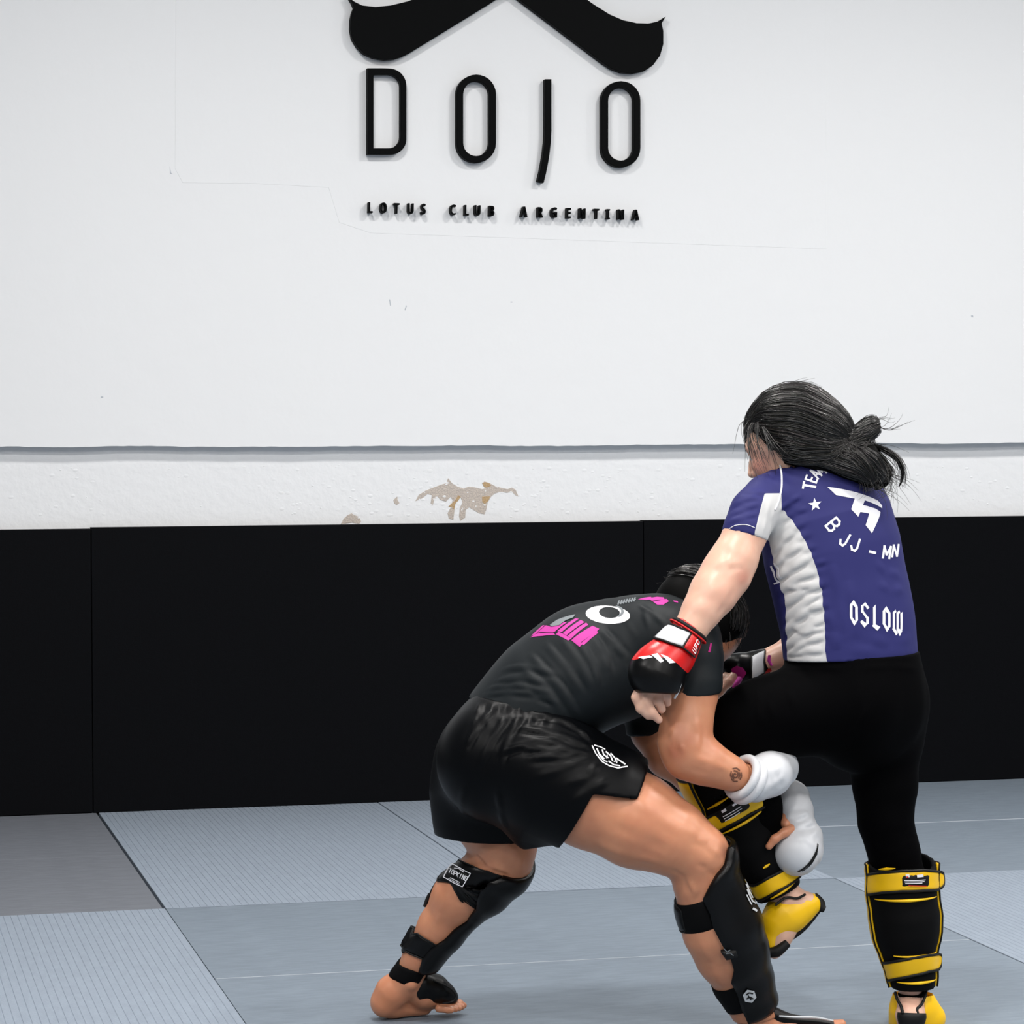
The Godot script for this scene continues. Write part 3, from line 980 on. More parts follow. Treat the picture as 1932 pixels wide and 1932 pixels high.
# one skin made of several fields of different fineness; spots: [x, y, z, radius, r, g, b, strength]
func body(fields: Array, base: Color, spots: Array, m: Material, parent: Node) -> void:
	var pos := PackedVector3Array()
	var nor := PackedVector3Array()
	var idx := PackedInt32Array()
	for f in fields:
		f.net()
		var first: int = pos.size()
		pos.append_array(f.pos)
		nor.append_array(f.nor)
		for i in f.idx:
			idx.append(first + i)
	var col := PackedColorArray()
	col.resize(pos.size())
	var n := noise(9.0, 21, 3)
	var n2 := noise(45.0, 22, 2)
	var lin := base.srgb_to_linear()
	for i in pos.size():
		var p := pos[i]
		var v: float = 1.0 + 0.10 * n.get_noise_3dv(p) + 0.07 * n2.get_noise_3dv(p)
		var c := Color(lin.r * (0.5 + 0.5 * v), lin.g * v, lin.b * v)
		for s in spots:
			var d: float = p.distance_to(Vector3(s[0], s[1], s[2])) / s[3]
			if d < 1.0:
				c = c.lerp(Color(s[4], s[5], s[6]), s[7] * (1.0 - d * d) * (1.0 - d * d))
		col[i] = c
	put("body", arrays(pos, nor, idx, col), m, parent)


# loose hair: strands between guide curves that lie on the field, fanned out by chance
func strands(f: Field, guides: Array, count: int, points: int, spread: float, lift: float, close := true) -> Array:
	var out := []
	for i in count:
		var g: float = rng.randf() * (guides.size() - 1)
		var k: int = mini(int(g), guides.size() - 2) if guides.size() > 1 else 0
		var u: float = g - k if guides.size() > 1 else 0.0
		var a: PackedVector3Array = guides[k]
		var b: PackedVector3Array = guides[mini(k + 1, guides.size() - 1)]
		var line := PackedVector3Array()
		var off := Vector3(rng.randfn(), rng.randfn(), rng.randfn()) * spread
		var bend := Vector3(rng.randfn(), rng.randfn(), rng.randfn()) * spread * 1.5
		var up: float = absf(rng.randfn()) * lift
		var t0: float = rng.randf() * 0.22
		var t1: float = 1.0 - rng.randf() * 0.12
		for j in points + 1:
			var t: float = lerpf(t0, t1, float(j) / points) * (a.size() - 1)
			var q: int = mini(int(t), a.size() - 2)
			var p: Vector3 = a[q].lerp(a[q + 1], t - q).lerp(b[q].lerp(b[q + 1], t - q), u)
			var e: float = float(j) / points
			p += off * (1.0 - e * 0.6) + bend * sin(e * PI)
			if close:
				var gr := f.gradient(p)
				p -= gr * (f.value(p) - up * sin(PI * (0.15 + 0.8 * e)) - 0.0006)
			line.append(p)
		out.append(line)
	return out


func tints(n: int) -> Array:
	var out := []
	for i in n:
		var v: float = 0.003 + 0.006 * absf(rng.randfn()) + (0.025 if rng.randf() < 0.06 else 0.0)
		out.append(Color(v * 1.12, v, v * 0.92))
	return out


func free_strands(guides: Array, count: int, points: int, spread: float, fan: float) -> Array:
	var out := []
	for i in count:
		var g: PackedVector3Array = guides[rng.randi() % guides.size()]
		var off := Vector3(rng.randfn(), rng.randfn(), rng.randfn()) * spread
		var tip := Vector3(rng.randfn(), rng.randfn(), rng.randfn()) * fan
		var line := PackedVector3Array()
		var stop: float = rng.randf_range(0.6, 1.0)
		for j in points + 1:
			var e: float = float(j) / points
			var t: float = e * stop * (g.size() - 1)
			var q: int = mini(int(t), g.size() - 2)
			line.append(g[q].lerp(g[q + 1], t - q) + off * (0.3 + 0.7 * e) + tip * e * e)
		out.append(line)
	return out


func band(called: String, f: Field, limb: Limb, rows: Array, cols: int, thick: float, m: Material, parent: Node, trim: Material = null, trim_r := 0.003, lift := 0.0, reach := 0.15) -> MeshInstance3D:
	var w := wrap_round(f, limb, rows, cols, thick, lift, reach)
	var o := put(called, w.mesh, m, parent)
	if trim:
		put("piping", tubes([w.rim], trim_r, trim_r, trim_r, 6), trim, o)
	return o


func resample(rows: Array, n: int) -> Array:     # smooth rows between the given ones
	var out := []
	var m: int = rows.size() - 1
	for i in n + 1:
		var t: float = float(i) / n * m
		var k: int = mini(int(t), m - 1)
		var u: float = t - k
		var r := []
		for c in rows[k].size():
			r.append(lerpf(rows[k][c], rows[k + 1][c], u))
		out.append(r)
	return out

func standing_fighter() -> void:
	var who := person(Vector3(2.6505, 0, 3.9626), "woman in a navy and white rash guard and black tights, standing on one leg")
	# rash guard
	var f := Field.new(Vector3(-0.469, 0.6331, -0.2557), Vector3(0.0601, 1.3673, 0.2444), 0.004)
	f.chain([-0.1411, 0.8343, 0.0236, 0.1712, -0.1445, 0.8824, 0.0221, 0.1677, -0.1502, 0.9351, 0.0204, 0.1677, -0.1641, 0.9938, 0.0186, 0.17, -0.1815, 1.0758, 0.016, 0.1735, -0.1989, 1.1521, 0.0136, 0.1665, -0.2116, 1.2107, 0.0117, 0.1266], 0.02, Vector3(0.702, 0.1203, 0.702), 0.72, 0, 0.004)
	f.chain([-0.2603, 1.2062, 0.0619, 0.0663, -0.3325, 1.1938, 0.1123, 0.0461, -0.3675, 1.1672, 0.1432, 0.0413, -0.3865, 1.129, 0.1644, 0.0417], 0.026, Vector3.ZERO, 1.0, 0, 0.004)
	f.chain([-0.3675, 1.1672, 0.1432, 0.0407, -0.3854, 1.129, 0.1644, 0.0417, -0.395, 1.095, 0.1705, 0.044], 0.012, Vector3.ZERO, 1.0, 0, 0.004)
	f.chain([-0.1539, 1.1956, -0.0678, 0.0689, -0.1062, 1.1514, -0.1065, 0.055, -0.1095, 1.1008, -0.1749, 0.0508], 0.04, Vector3.ZERO, 1.0, 0, 0.004)
	f.chain([-0.242, 1.2227, 0.0213, 0.0843, -0.2478, 1.2403, 0.0208, 0.0773], 0.04)
	for c in [[[-0.2173, 1.0147, 0.1749, 0.0158, -0.2577, 1.0007, 0.1683, 0.0158, -0.3017, 0.9638, 0.1283, 0.0158], 0.0081], [[-0.215, 1.0027, 0.1749, 0.0094, -0.2554, 0.9886, 0.1683, 0.0094, -0.2993, 0.9517, 0.1281, 0.0094], -0.006], [[-0.2264, 0.9941, 0.1747, 0.0126, -0.2629, 0.9683, 0.1642, 0.0126, -0.2985, 0.9286, 0.1201, 0.0126], 0.0068], [[-0.2241, 0.9845, 0.175, 0.0075, -0.2606, 0.9587, 0.1644, 0.0075, -0.2962, 0.9189, 0.1202, 0.0075], -0.005], [[-0.2173, 0.969, 0.1757, 0.0158, -0.2519, 0.9594, 0.168, 0.0158, -0.2784, 0.9328, 0.1482, 0.0158, -0.2972, 0.8976, 0.1073, 0.0158], 0.0081], [[-0.215, 0.957, 0.1758, 0.0094, -0.2496, 0.9474, 0.168, 0.0094, -0.2761, 0.9207, 0.1478, 0.0094, -0.2951, 0.8855, 0.1094, 0.0094], -0.006], [[-0.2161, 0.9369, 0.1754, 0.0126, -0.2461, 0.925, 0.1675, 0.0126, -0.2882, 0.9132, 0.1317, 0.0126], 0.0054], [[-0.2138, 0.9273, 0.1755, 0.0075, -0.2438, 0.9154, 0.1678, 0.0075, -0.286, 0.9036, 0.133, 0.0075], -0.004], [[-0.2351, 0.9229, 0.1715, 0.0142, -0.2674, 0.8987, 0.153, 0.0142, -0.2955, 0.8693, 0.1012, 0.0142], 0.0068], [[-0.2328, 0.9121, 0.1719, 0.0084, -0.2652, 0.8879, 0.1538, 0.0084, -0.2935, 0.8586, 0.1047, 0.0084], -0.005], [[-0.2161, 0.9003, 0.1756, 0.0126, -0.2567, 0.8877, 0.1602, 0.0126, -0.2824, 0.8671, 0.1319, 0.0126], 0.0054], [[-0.2138, 0.8907, 0.1758, 0.0075, -0.2545, 0.8781, 0.1608, 0.0075, -0.2803, 0.8576, 0.1337, 0.0075], -0.004], [[-0.2356, 1.0399, 0.1751, 0.0142, -0.2744, 1.0257, 0.1645, 0.0142, -0.3123, 0.9909, 0.1195, 0.0142], 0.0068], [[-0.2333, 1.0291, 0.1749, 0.0084, -0.2721, 1.0148, 0.1643, 0.0084, -0.31, 0.98, 0.1189, 0.0084], -0.005], [[-0.2492, 1.0719, 0.1744, 0.0142, -0.2909, 1.0425, 0.1578, 0.0142, -0.3194, 1.0211, 0.1209, 0.0142], 0.0081], [[-0.247, 1.0611, 0.1746, 0.0084, -0.2886, 1.0317, 0.1576, 0.0084, -0.317, 1.0101, 0.12, 0.0084], -0.006], [[-0.2636, 1.1003, 0.17, 0.0142, -0.3019, 1.0733, 0.1528, 0.0142, -0.3242, 1.0466, 0.1229, 0.0142], 0.0068], [[-0.2614, 1.0895, 0.1712, 0.0084, -0.2997, 1.0625, 0.1539, 0.0084, -0.3219, 1.0357, 0.1229, 0.0084], -0.005], [[-0.2801, 1.1287, 0.164, 0.0126, -0.3073, 1.103, 0.1496, 0.0126, -0.3267, 1.0755, 0.1247, 0.0126], 0.0054], [[-0.278, 1.1191, 0.165, 0.0075, -0.3052, 1.0934, 0.1511, 0.0075, -0.3246, 1.0659, 0.1268, 0.0075], -0.004], [[-0.2411, 1.0147, 0.1735, 0.0111, -0.2742, 1.0049, 0.1621, 0.0111, -0.2986, 1.0039, 0.1437, 0.0111], 0.0054], [[-0.2388, 1.0062, 0.1735, 0.0066, -0.2719, 0.9965, 0.1621, 0.0066, -0.2963, 0.9954, 0.1438, 0.0066], -0.004], [[-0.278, 0.9095, 0.1441, 0.0111, -0.246, 0.9089, 0.1667, 0.0111, -0.2172, 0.9186, 0.1752, 0.0111], 0.0041], [[-0.2758, 0.9012, 0.1451, 0.0066, -0.2438, 0.9005, 0.1674, 0.0066, -0.215, 0.9102, 0.1756, 0.0066], -0.003], [[-0.2926, 0.8582, 0.1073, 0.0126, -0.2565, 0.867, 0.1589, 0.0126, -0.2183, 0.8705, 0.1747, 0.0126], 0.0054], [[-0.2907, 0.8487, 0.111, 0.0075, -0.2543, 0.8574, 0.1598, 0.0075, -0.216, 0.8609, 0.1751, 0.0075], -0.004], [[-0.4221, 1.1616, 0.1801, 0.0094, -0.3925, 1.1757, 0.1941, 0.0094, -0.3581, 1.1869, 0.191, 0.0094], 0.0022], [[-0.4218, 1.154, 0.1903, 0.0082, -0.3918, 1.1679, 0.1995, 0.0082, -0.3572, 1.179, 0.1939, 0.0082], -0.0018], [[-0.4263, 1.146, 0.1901, 0.0094, -0.3957, 1.1579, 0.205, 0.0094, -0.3611, 1.1667, 0.1989, 0.0094], 0.0022], [[-0.4256, 1.1383, 0.1954, 0.0082, -0.395, 1.1501, 0.2097, 0.0082, -0.3602, 1.1588, 0.2013, 0.0082], -0.0018], [[-0.4208, 1.1767, 0.1498, 0.0094, -0.3958, 1.1935, 0.1796, 0.0094, -0.3595, 1.2026, 0.1816, 0.0094], 0.0022], [[-0.4212, 1.1693, 0.1692, 0.0082, -0.3952, 1.1857, 0.1857, 0.0082, -0.3589, 1.1948, 0.1873, 0.0082], -0.0018], [[-0.3946, 1.2137, 0.1317, 0.0094, -0.3724, 1.2115, 0.1723, 0.0094, -0.3428, 1.2092, 0.1734, 0.0094], 0.0022], [[-0.3986, 1.2067, 0.159, 0.0082, -0.372, 1.2037, 0.1808, 0.0082, -0.3421, 1.2013, 0.1783, 0.0082], -0.0018], [[-0.3506, 1.198, 0.1834, 0.007, -0.3611, 1.1644, 0.1997, 0.007, -0.3668, 1.1308, 0.2117, 0.007], 0.0022], [[-0.3366, 1.1922, 0.1805, 0.007, -0.3446, 1.1584, 0.1928, 0.007, -0.3523, 1.1247, 0.2026, 0.007], 0.0022], [[-0.3274, 1.1751, 0.1792, 0.007, -0.332, 1.1466, 0.1802, 0.007, -0.339, 1.1182, 0.1824, 0.007], 0.0022], [[-0.3174, 1.169, 0.1702, 0.0105, -0.2887, 1.1903, 0.1579, 0.0105, -0.2654, 1.2039, 0.1535, 0.0105], 0.0026], [[-0.3133, 1.1597, 0.164, 0.0094, -0.2852, 1.1811, 0.1573, 0.0094, -0.2622, 1.1948, 0.1557, 0.0094], -0.0018], [[-0.3089, 1.1468, 0.1543, 0.0105, -0.2795, 1.1674, 0.1574, 0.0105, -0.2523, 1.1766, 0.1602, 0.0105], 0.0026], [[-0.3053, 1.1375, 0.1521, 0.0094, -0.2763, 1.1583, 0.16, 0.0094, -0.2491, 1.1675, 0.1624, 0.0094], -0.0018], [[-0.2889, 1.1286, 0.1605, 0.0105, -0.2577, 1.1459, 0.1675, 0.0105], 0.0026], [[-0.2857, 1.1195, 0.1624, 0.0094, -0.2544, 1.1368, 0.1686, 0.0094], -0.0018], [[-0.2802, 1.1058, 0.1647, 0.0105, -0.2465, 1.122, 0.1704, 0.0105], 0.0026], [[-0.2769, 1.0967, 0.1662, 0.0094, -0.2432, 1.1129, 0.1714, 0.0094], -0.0018], [[-0.2692, 1.0831, 0.1692, 0.0105, -0.2354, 1.0947, 0.1735, 0.0105], 0.0026], [[-0.266, 1.0741, 0.171, 0.0094, -0.2321, 1.0856, 0.1745, 0.0094], -0.0018], [[-0.2413, 1.0548, 0.175, 0.0105, -0.2127, 1.0626, 0.1744, 0.0105], 0.0026], [[-0.2379, 1.0456, 0.1751, 0.0094, -0.2092, 1.0535, 0.1742, 0.0094], -0.0018], [[-0.2011, 1.0603, 0.1732, 0.0199, -0.184, 0.9802, 0.1737, 0.0199, -0.1762, 0.9002, 0.176, 0.0199], 0.003], [[-0.1658, 1.0254, 0.1651, 0.0199, -0.1523, 0.9568, 0.1672, 0.0199, -0.148, 0.8882, 0.1702, 0.0199], 0.003], [[-0.2127, 0.9575, 0.1759, 0.0199, -0.1957, 0.9118, 0.1771, 0.0199, -0.19, 0.866, 0.1775, 0.0199], 0.003], [[-0.119, 0.893, 0.1585, 0.0199, -0.0687, 0.8788, 0.1268, 0.0199, -0.0092, 0.8843, 0.051, 0.0199], 0.003], [[-0.1669, 0.8715, 0.1751, 0.0199, -0.0945, 0.8609, 0.147, 0.0199, -0.0131, 0.8583, 0.0621, 0.0199], 0.003], [[-0.1036, 1.0577, 0.1273, 0.0164, -0.0754, 1.0335, 0.1063, 0.0164, -0.036, 1.0249, 0.0571, 0.0164], 0.0025], [[-0.0983, 1.0118, 0.1311, 0.0164, -0.0662, 0.993, 0.1072, 0.0164, -0.0291, 0.9934, 0.0578, 0.0164], 0.0025]]:
		f.chain(c[0], 0.0, Vector3.ZERO, 1.0, 2, 0.0, c[1])
	f.cut(Vector3(-0.1434, 0.8425, 0.0234), Vector3(0.03, -1, 0.02))
	f.cut(Vector3(-0.3888, 1.1164, 0.1648), Vector3(-0.24, -0.97, 0.12), 0.075)
	f.cut(Vector3(-0.2559, 1.2731, 0.0198), Vector3(-0.4, 0.9, 0.1), 0.1)
	f.net()
	# the white panels under the arm and down the side end on curves over the back and the front
	var back := v3([-0.3261, 1.1773, 0.178, -0.3175, 1.1748, 0.1712, -0.2953, 1.1594, 0.1554, -0.2779, 1.1379, 0.1642, -0.2613, 1.1094, 0.1698, -0.2469, 1.081, 0.1741, -0.2345, 1.0456, 0.1753, -0.2264, 1.0135, 0.1748, -0.2207, 0.9747, 0.1754, -0.2172, 0.9392, 0.1753, -0.2161, 0.9003, 0.1756, -0.216, 0.8682, 0.1751])
	var front := v3([-0.331, 1.0949, 0.1214, -0.3236, 1.0641, 0.1279, -0.3157, 1.0296, 0.1303, -0.3067, 0.9986, 0.1322, -0.2979, 0.9758, 0.1368])
	var sleeve := v3([-0.3464, 1.2081, 0.175, -0.356, 1.1812, 0.1927, -0.3638, 1.1543, 0.2043, -0.3715, 1.1263, 0.2135])
	var nb := Vector3(0.702, 0.1203, 0.702)
	var g := PackedFloat32Array()
	g.resize(f.pos.size())
	for i in f.pos.size():
		var p := f.pos[i]
		var a: float = p.dot(nb)
		var ab: float = along(back, p.y, nb)
		var af: float = along(front, p.y, nb) - maxf(0.0, front[-1].y - p.y) * 0.25
		var left: float = p.z - p.x - 0.1776
		var sleeve_gap: float = p.distance_to(Geometry3D.get_closest_point_to_segment(p, Vector3(-0.3767, 1.1718, 0.143), Vector3(-0.401, 1.078, 0.174))) - 0.068
		var side: float = minf(minf(minf(ab - a, a - af), sleeve_gap), minf(left, back[0].y - p.y))
		var arm: float = minf(minf(p.x - along(sleeve, p.y, Vector3.RIGHT), sleeve[0].y - p.y), minf(0.11 - (p - sleeve[1]).length(), -0.3094 - p.x))
		g[i] = maxf(side, arm)
	var two := split(f.pos, f.nor, f.idx, g)
	var shirt := put("rash_guard", two[1], mats.navy, who)
	tag(put("side_panel", two[0], mats.white_cloth, shirt), "white side panel with slanting creases")
	put("shoulder_seam", tubes([curve(v3([-0.3062, 1.2674, 0.1026, -0.3057, 1.2538, 0.1217, -0.3064, 1.2404, 0.14, -0.3095, 1.2156, 0.1597, -0.3174, 1.1885, 0.1708, -0.3249, 1.1727, 0.1769]), 24)], 0.0022, 0.0022, 0.0022, 6), mats.white_print, shirt)
	put("sleeve_stitching", tubes([curve(v3([-0.4249, 1.1327, 0.1985, -0.414, 1.1398, 0.2055, -0.3986, 1.1423, 0.2119, -0.3851, 1.1412, 0.2138, -0.3713, 1.1354, 0.213]), 16)], 0.0009, 0.0009, 0.0009, 5), mats.white_print, shirt)
	decal("chest_emblem", f, 0.0, [[-0.3289, 1.0475, 0.1136, -0.3215, 1.0282, 0.1205, -0.3179, 1.0304, 0.1276, -0.3254, 1.0497, 0.1219], [-0.3215, 1.0283, 0.1205, -0.315, 1.0112, 0.1245, -0.3113, 1.0132, 0.1311, -0.3179, 1.0304, 0.1276], [-0.3208, 1.0555, 0.1306, -0.3133, 1.0373, 0.1363, -0.3105, 1.0389, 0.1404, -0.318, 1.0571, 0.1349], [-0.3133, 1.0375, 0.1363, -0.3089, 1.0237, 0.1379, -0.306, 1.025, 0.1414, -0.3105, 1.0388, 0.1404], [-0.3202, 1.0074, 0.1119, -0.3106, 1.0131, 0.132, -0.3119, 1.0163, 0.1315, -0.3214, 1.0105, 0.1106]], mats.white_print, shirt)
	decal("back_emblem", f, 0.0, [[-0.208, 1.2207, 0.1423, -0.1118, 1.1984, 0.0916, -0.0909, 1.1898, 0.0734, -0.0792, 1.1779, 0.0647, -0.0797, 1.1722, 0.0679, -0.0986, 1.1821, 0.088, -0.123, 1.1908, 0.1062, -0.1445, 1.1947, 0.1211, -0.1655, 1.1985, 0.1328, -0.1896, 1.2034, 0.1424], [-0.1456, 1.197, 0.1209, -0.1216, 1.1919, 0.1045, -0.1276, 1.1807, 0.1156, -0.0965, 1.1717, 0.0896, -0.0845, 1.1644, 0.078, -0.0864, 1.1564, 0.0835, -0.113, 1.162, 0.1095, -0.1347, 1.166, 0.126, -0.1401, 1.1559, 0.1323, -0.1558, 1.1722, 0.1381], [-0.1129, 1.1631, 0.1091, -0.0863, 1.1576, 0.083, -0.1084, 1.1196, 0.1192, -0.1231, 1.1372, 0.1254]], mats.white_print, shirt)
	decal("star_print", f, 0.0, [[-0.2361, 1.1833, 0.1585, -0.2402, 1.1876, 0.1578, -0.2378, 1.198, 0.155, -0.2332, 1.1885, 0.157], [-0.2361, 1.1833, 0.1585, -0.2332, 1.1885, 0.157, -0.2224, 1.1897, 0.1553, -0.2302, 1.1823, 0.1582], [-0.2361, 1.1833, 0.1585, -0.2302, 1.1823, 0.1582, -0.226, 1.1727, 0.1602, -0.2354, 1.1775, 0.1598], [-0.2361, 1.1833, 0.1585, -0.2354, 1.1775, 0.1598, -0.2435, 1.1703, 0.1618, -0.2416, 1.1808, 0.1594], [-0.2361, 1.1833, 0.1585, -0.2416, 1.1808, 0.1594, -0.2508, 1.186, 0.1583, -0.2402, 1.1876, 0.1578]], mats.white_print, shirt)
	decal("lettering", f, 0.0, [[-0.2596, 1.2168, 0.1496, -0.2559, 1.2333, 0.1426, -0.2603, 1.2341, 0.1418, -0.2641, 1.2176, 0.1493], [-0.2625, 1.2236, 0.147, -0.2334, 1.2182, 0.148, -0.2323, 1.2227, 0.1457, -0.2615, 1.2281, 0.1451], [-0.2303, 1.2312, 0.1419, -0.2562, 1.2404, 0.1385, -0.2577, 1.2367, 0.1405, -0.2318, 1.2275, 0.1437], [-0.2544, 1.2356, 0.1415, -0.2489, 1.2467, 0.1349, -0.2524, 1.2483, 0.1342, -0.2579, 1.2371, 0.1402], [-0.2431, 1.2316, 0.1429, -0.2382, 1.2415, 0.1376, -0.2417, 1.2431, 0.1371, -0.2466, 1.2331, 0.1424], [-0.2317, 1.2276, 0.1436, -0.2262, 1.2387, 0.1377, -0.2298, 1.2402, 0.1374, -0.2353, 1.2291, 0.1434], [-0.2249, 1.2384, 0.1376, -0.2423, 1.2587, 0.1279, -0.2454, 1.2561, 0.1296, -0.228, 1.2358, 0.1394], [-0.2452, 1.255, 0.1302, -0.2194, 1.2439, 0.1337, -0.2176, 1.2474, 0.1314, -0.2434, 1.2586, 0.1281], [-0.2326, 1.2422, 0.1367, -0.2256, 1.2496, 0.1317, -0.2284, 1.2521, 0.1307, -0.2354, 1.2448, 0.1356], [-0.2169, 1.2455, 0.1323, -0.2306, 1.2654, 0.1229, -0.2339, 1.2632, 0.1247, -0.2202, 1.2432, 0.1342], [-0.2339, 1.2622, 0.1252, -0.2174, 1.2511, 0.1292, -0.2149, 1.2544, 0.1267, -0.2315, 1.2655, 0.123], [-0.2153, 1.2525, 0.1279, -0.2186, 1.2707, 0.1173, -0.2226, 1.2698, 0.1188, -0.2193, 1.2516, 0.1294], [-0.223, 1.2688, 0.1195, -0.2092, 1.2488, 0.1284, -0.2058, 1.2511, 0.1261, -0.2196, 1.2711, 0.1173]], mats.white_print, shirt)
	decal("lettering", f, 0.0, [[-0.2149, 1.1342, 0.167, -0.1876, 1.1546, 0.1567, -0.1906, 1.1582, 0.157, -0.2178, 1.1377, 0.167], [-0.194, 1.1553, 0.1587, -0.184, 1.1432, 0.1574, -0.1802, 1.1461, 0.1555, -0.1903, 1.1582, 0.1569], [-0.1855, 1.1487, 0.157, -0.1872, 1.1388, 0.1593, -0.1825, 1.138, 0.1578, -0.1807, 1.1479, 0.1554], [-0.1842, 1.1435, 0.1575, -0.1925, 1.1374, 0.1612, -0.1896, 1.1338, 0.1609, -0.1813, 1.1399, 0.1571], [-0.187, 1.139, 0.1592, -0.1975, 1.1398, 0.1623, -0.1979, 1.1352, 0.1631, -0.1874, 1.1344, 0.1601], [-0.206, 1.1464, 0.1634, -0.1961, 1.1343, 0.1628, -0.1924, 1.1371, 0.1612, -0.2023, 1.1492, 0.1621], [-0.1978, 1.1395, 0.1624, -0.1985, 1.129, 0.1643, -0.1938, 1.1287, 0.163, -0.193, 1.1392, 0.1611], [-0.1958, 1.1339, 0.1628, -0.2039, 1.1278, 0.1657, -0.201, 1.1242, 0.1656, -0.1929, 1.1303, 0.1625], [-0.1985, 1.1294, 0.1642, -0.2089, 1.1302, 0.1665, -0.2093, 1.1256, 0.1672, -0.1989, 1.1248, 0.165], [-0.2038, 1.1276, 0.1658, -0.2142, 1.1402, 0.1661, -0.2178, 1.1374, 0.1671, -0.2075, 1.1247, 0.167], [-0.1614, 1.1193, 0.1528, -0.1749, 1.0981, 0.1624, -0.1708, 1.0958, 0.1613, -0.1572, 1.117, 0.1514], [-0.1713, 1.1017, 0.1605, -0.1809, 1.0953, 0.1648, -0.1781, 1.0916, 0.1645, -0.1686, 1.098, 0.1601], [-0.1746, 1.0951, 0.1628, -0.1832, 1.1019, 0.1645, -0.1862, 1.0984, 0.166, -0.1776, 1.0916, 0.1644], [-0.1809, 1.0966, 0.1646, -0.1797, 1.1089, 0.1621, -0.1844, 1.1093, 0.1635, -0.1856, 1.097, 0.166], [-0.1397, 1.1093, 0.144, -0.1481, 1.0868, 0.1525, -0.1434, 1.0853, 0.1502, -0.1351, 1.1078, 0.1416], [-0.1453, 1.091, 0.1506, -0.1535, 1.0831, 0.1556, -0.1499, 1.0799, 0.1542, -0.1417, 1.0878, 0.149], [-0.1472, 1.0842, 0.1524, -0.1578, 1.0886, 0.157, -0.1597, 1.0845, 0.1583, -0.1491, 1.08, 0.1538], [-0.154, 1.084, 0.1557, -0.1561, 1.0958, 0.1552, -0.1609, 1.0951, 0.1574, -0.1588, 1.0833, 0.158], [-0.1176, 1.0777, 0.1348, -0.1005, 1.0737, 0.1224, -0.099, 1.0792, 0.1202, -0.1161, 1.0833, 0.1329], [-0.0809, 1.0634, 0.1058, -0.0752, 1.0913, 0.0937, -0.0806, 1.0922, 0.0998, -0.0861, 1.0644, 0.1108], [-0.0816, 1.0913, 0.101, -0.0757, 1.0696, 0.0988, -0.0704, 1.0704, 0.0928, -0.0762, 1.0922, 0.0946], [-0.0725, 1.0691, 0.0954, -0.0578, 1.088, 0.0717, -0.0628, 1.0906, 0.0782, -0.0772, 1.0716, 0.1005], [-0.064, 1.0902, 0.08, -0.07, 1.0623, 0.094, -0.0645, 1.0614, 0.0879, -0.0583, 1.0891, 0.0721], [-0.0568, 1.0645, 0.0769, -0.0504, 1.0919, 0.059, -0.0557, 1.0928, 0.0673, -0.0619, 1.0654, 0.0832], [-0.0566, 1.0919, 0.069, -0.0477, 1.0647, 0.0628, -0.0423, 1.0655, 0.0534, -0.0514, 1.0928, 0.0604], [-0.0434, 1.0646, 0.0554, -0.0356, 1.0917, 0.0289, -0.0417, 1.0929, 0.0422, -0.0487, 1.0657, 0.0642]], mats.white_print, shirt)
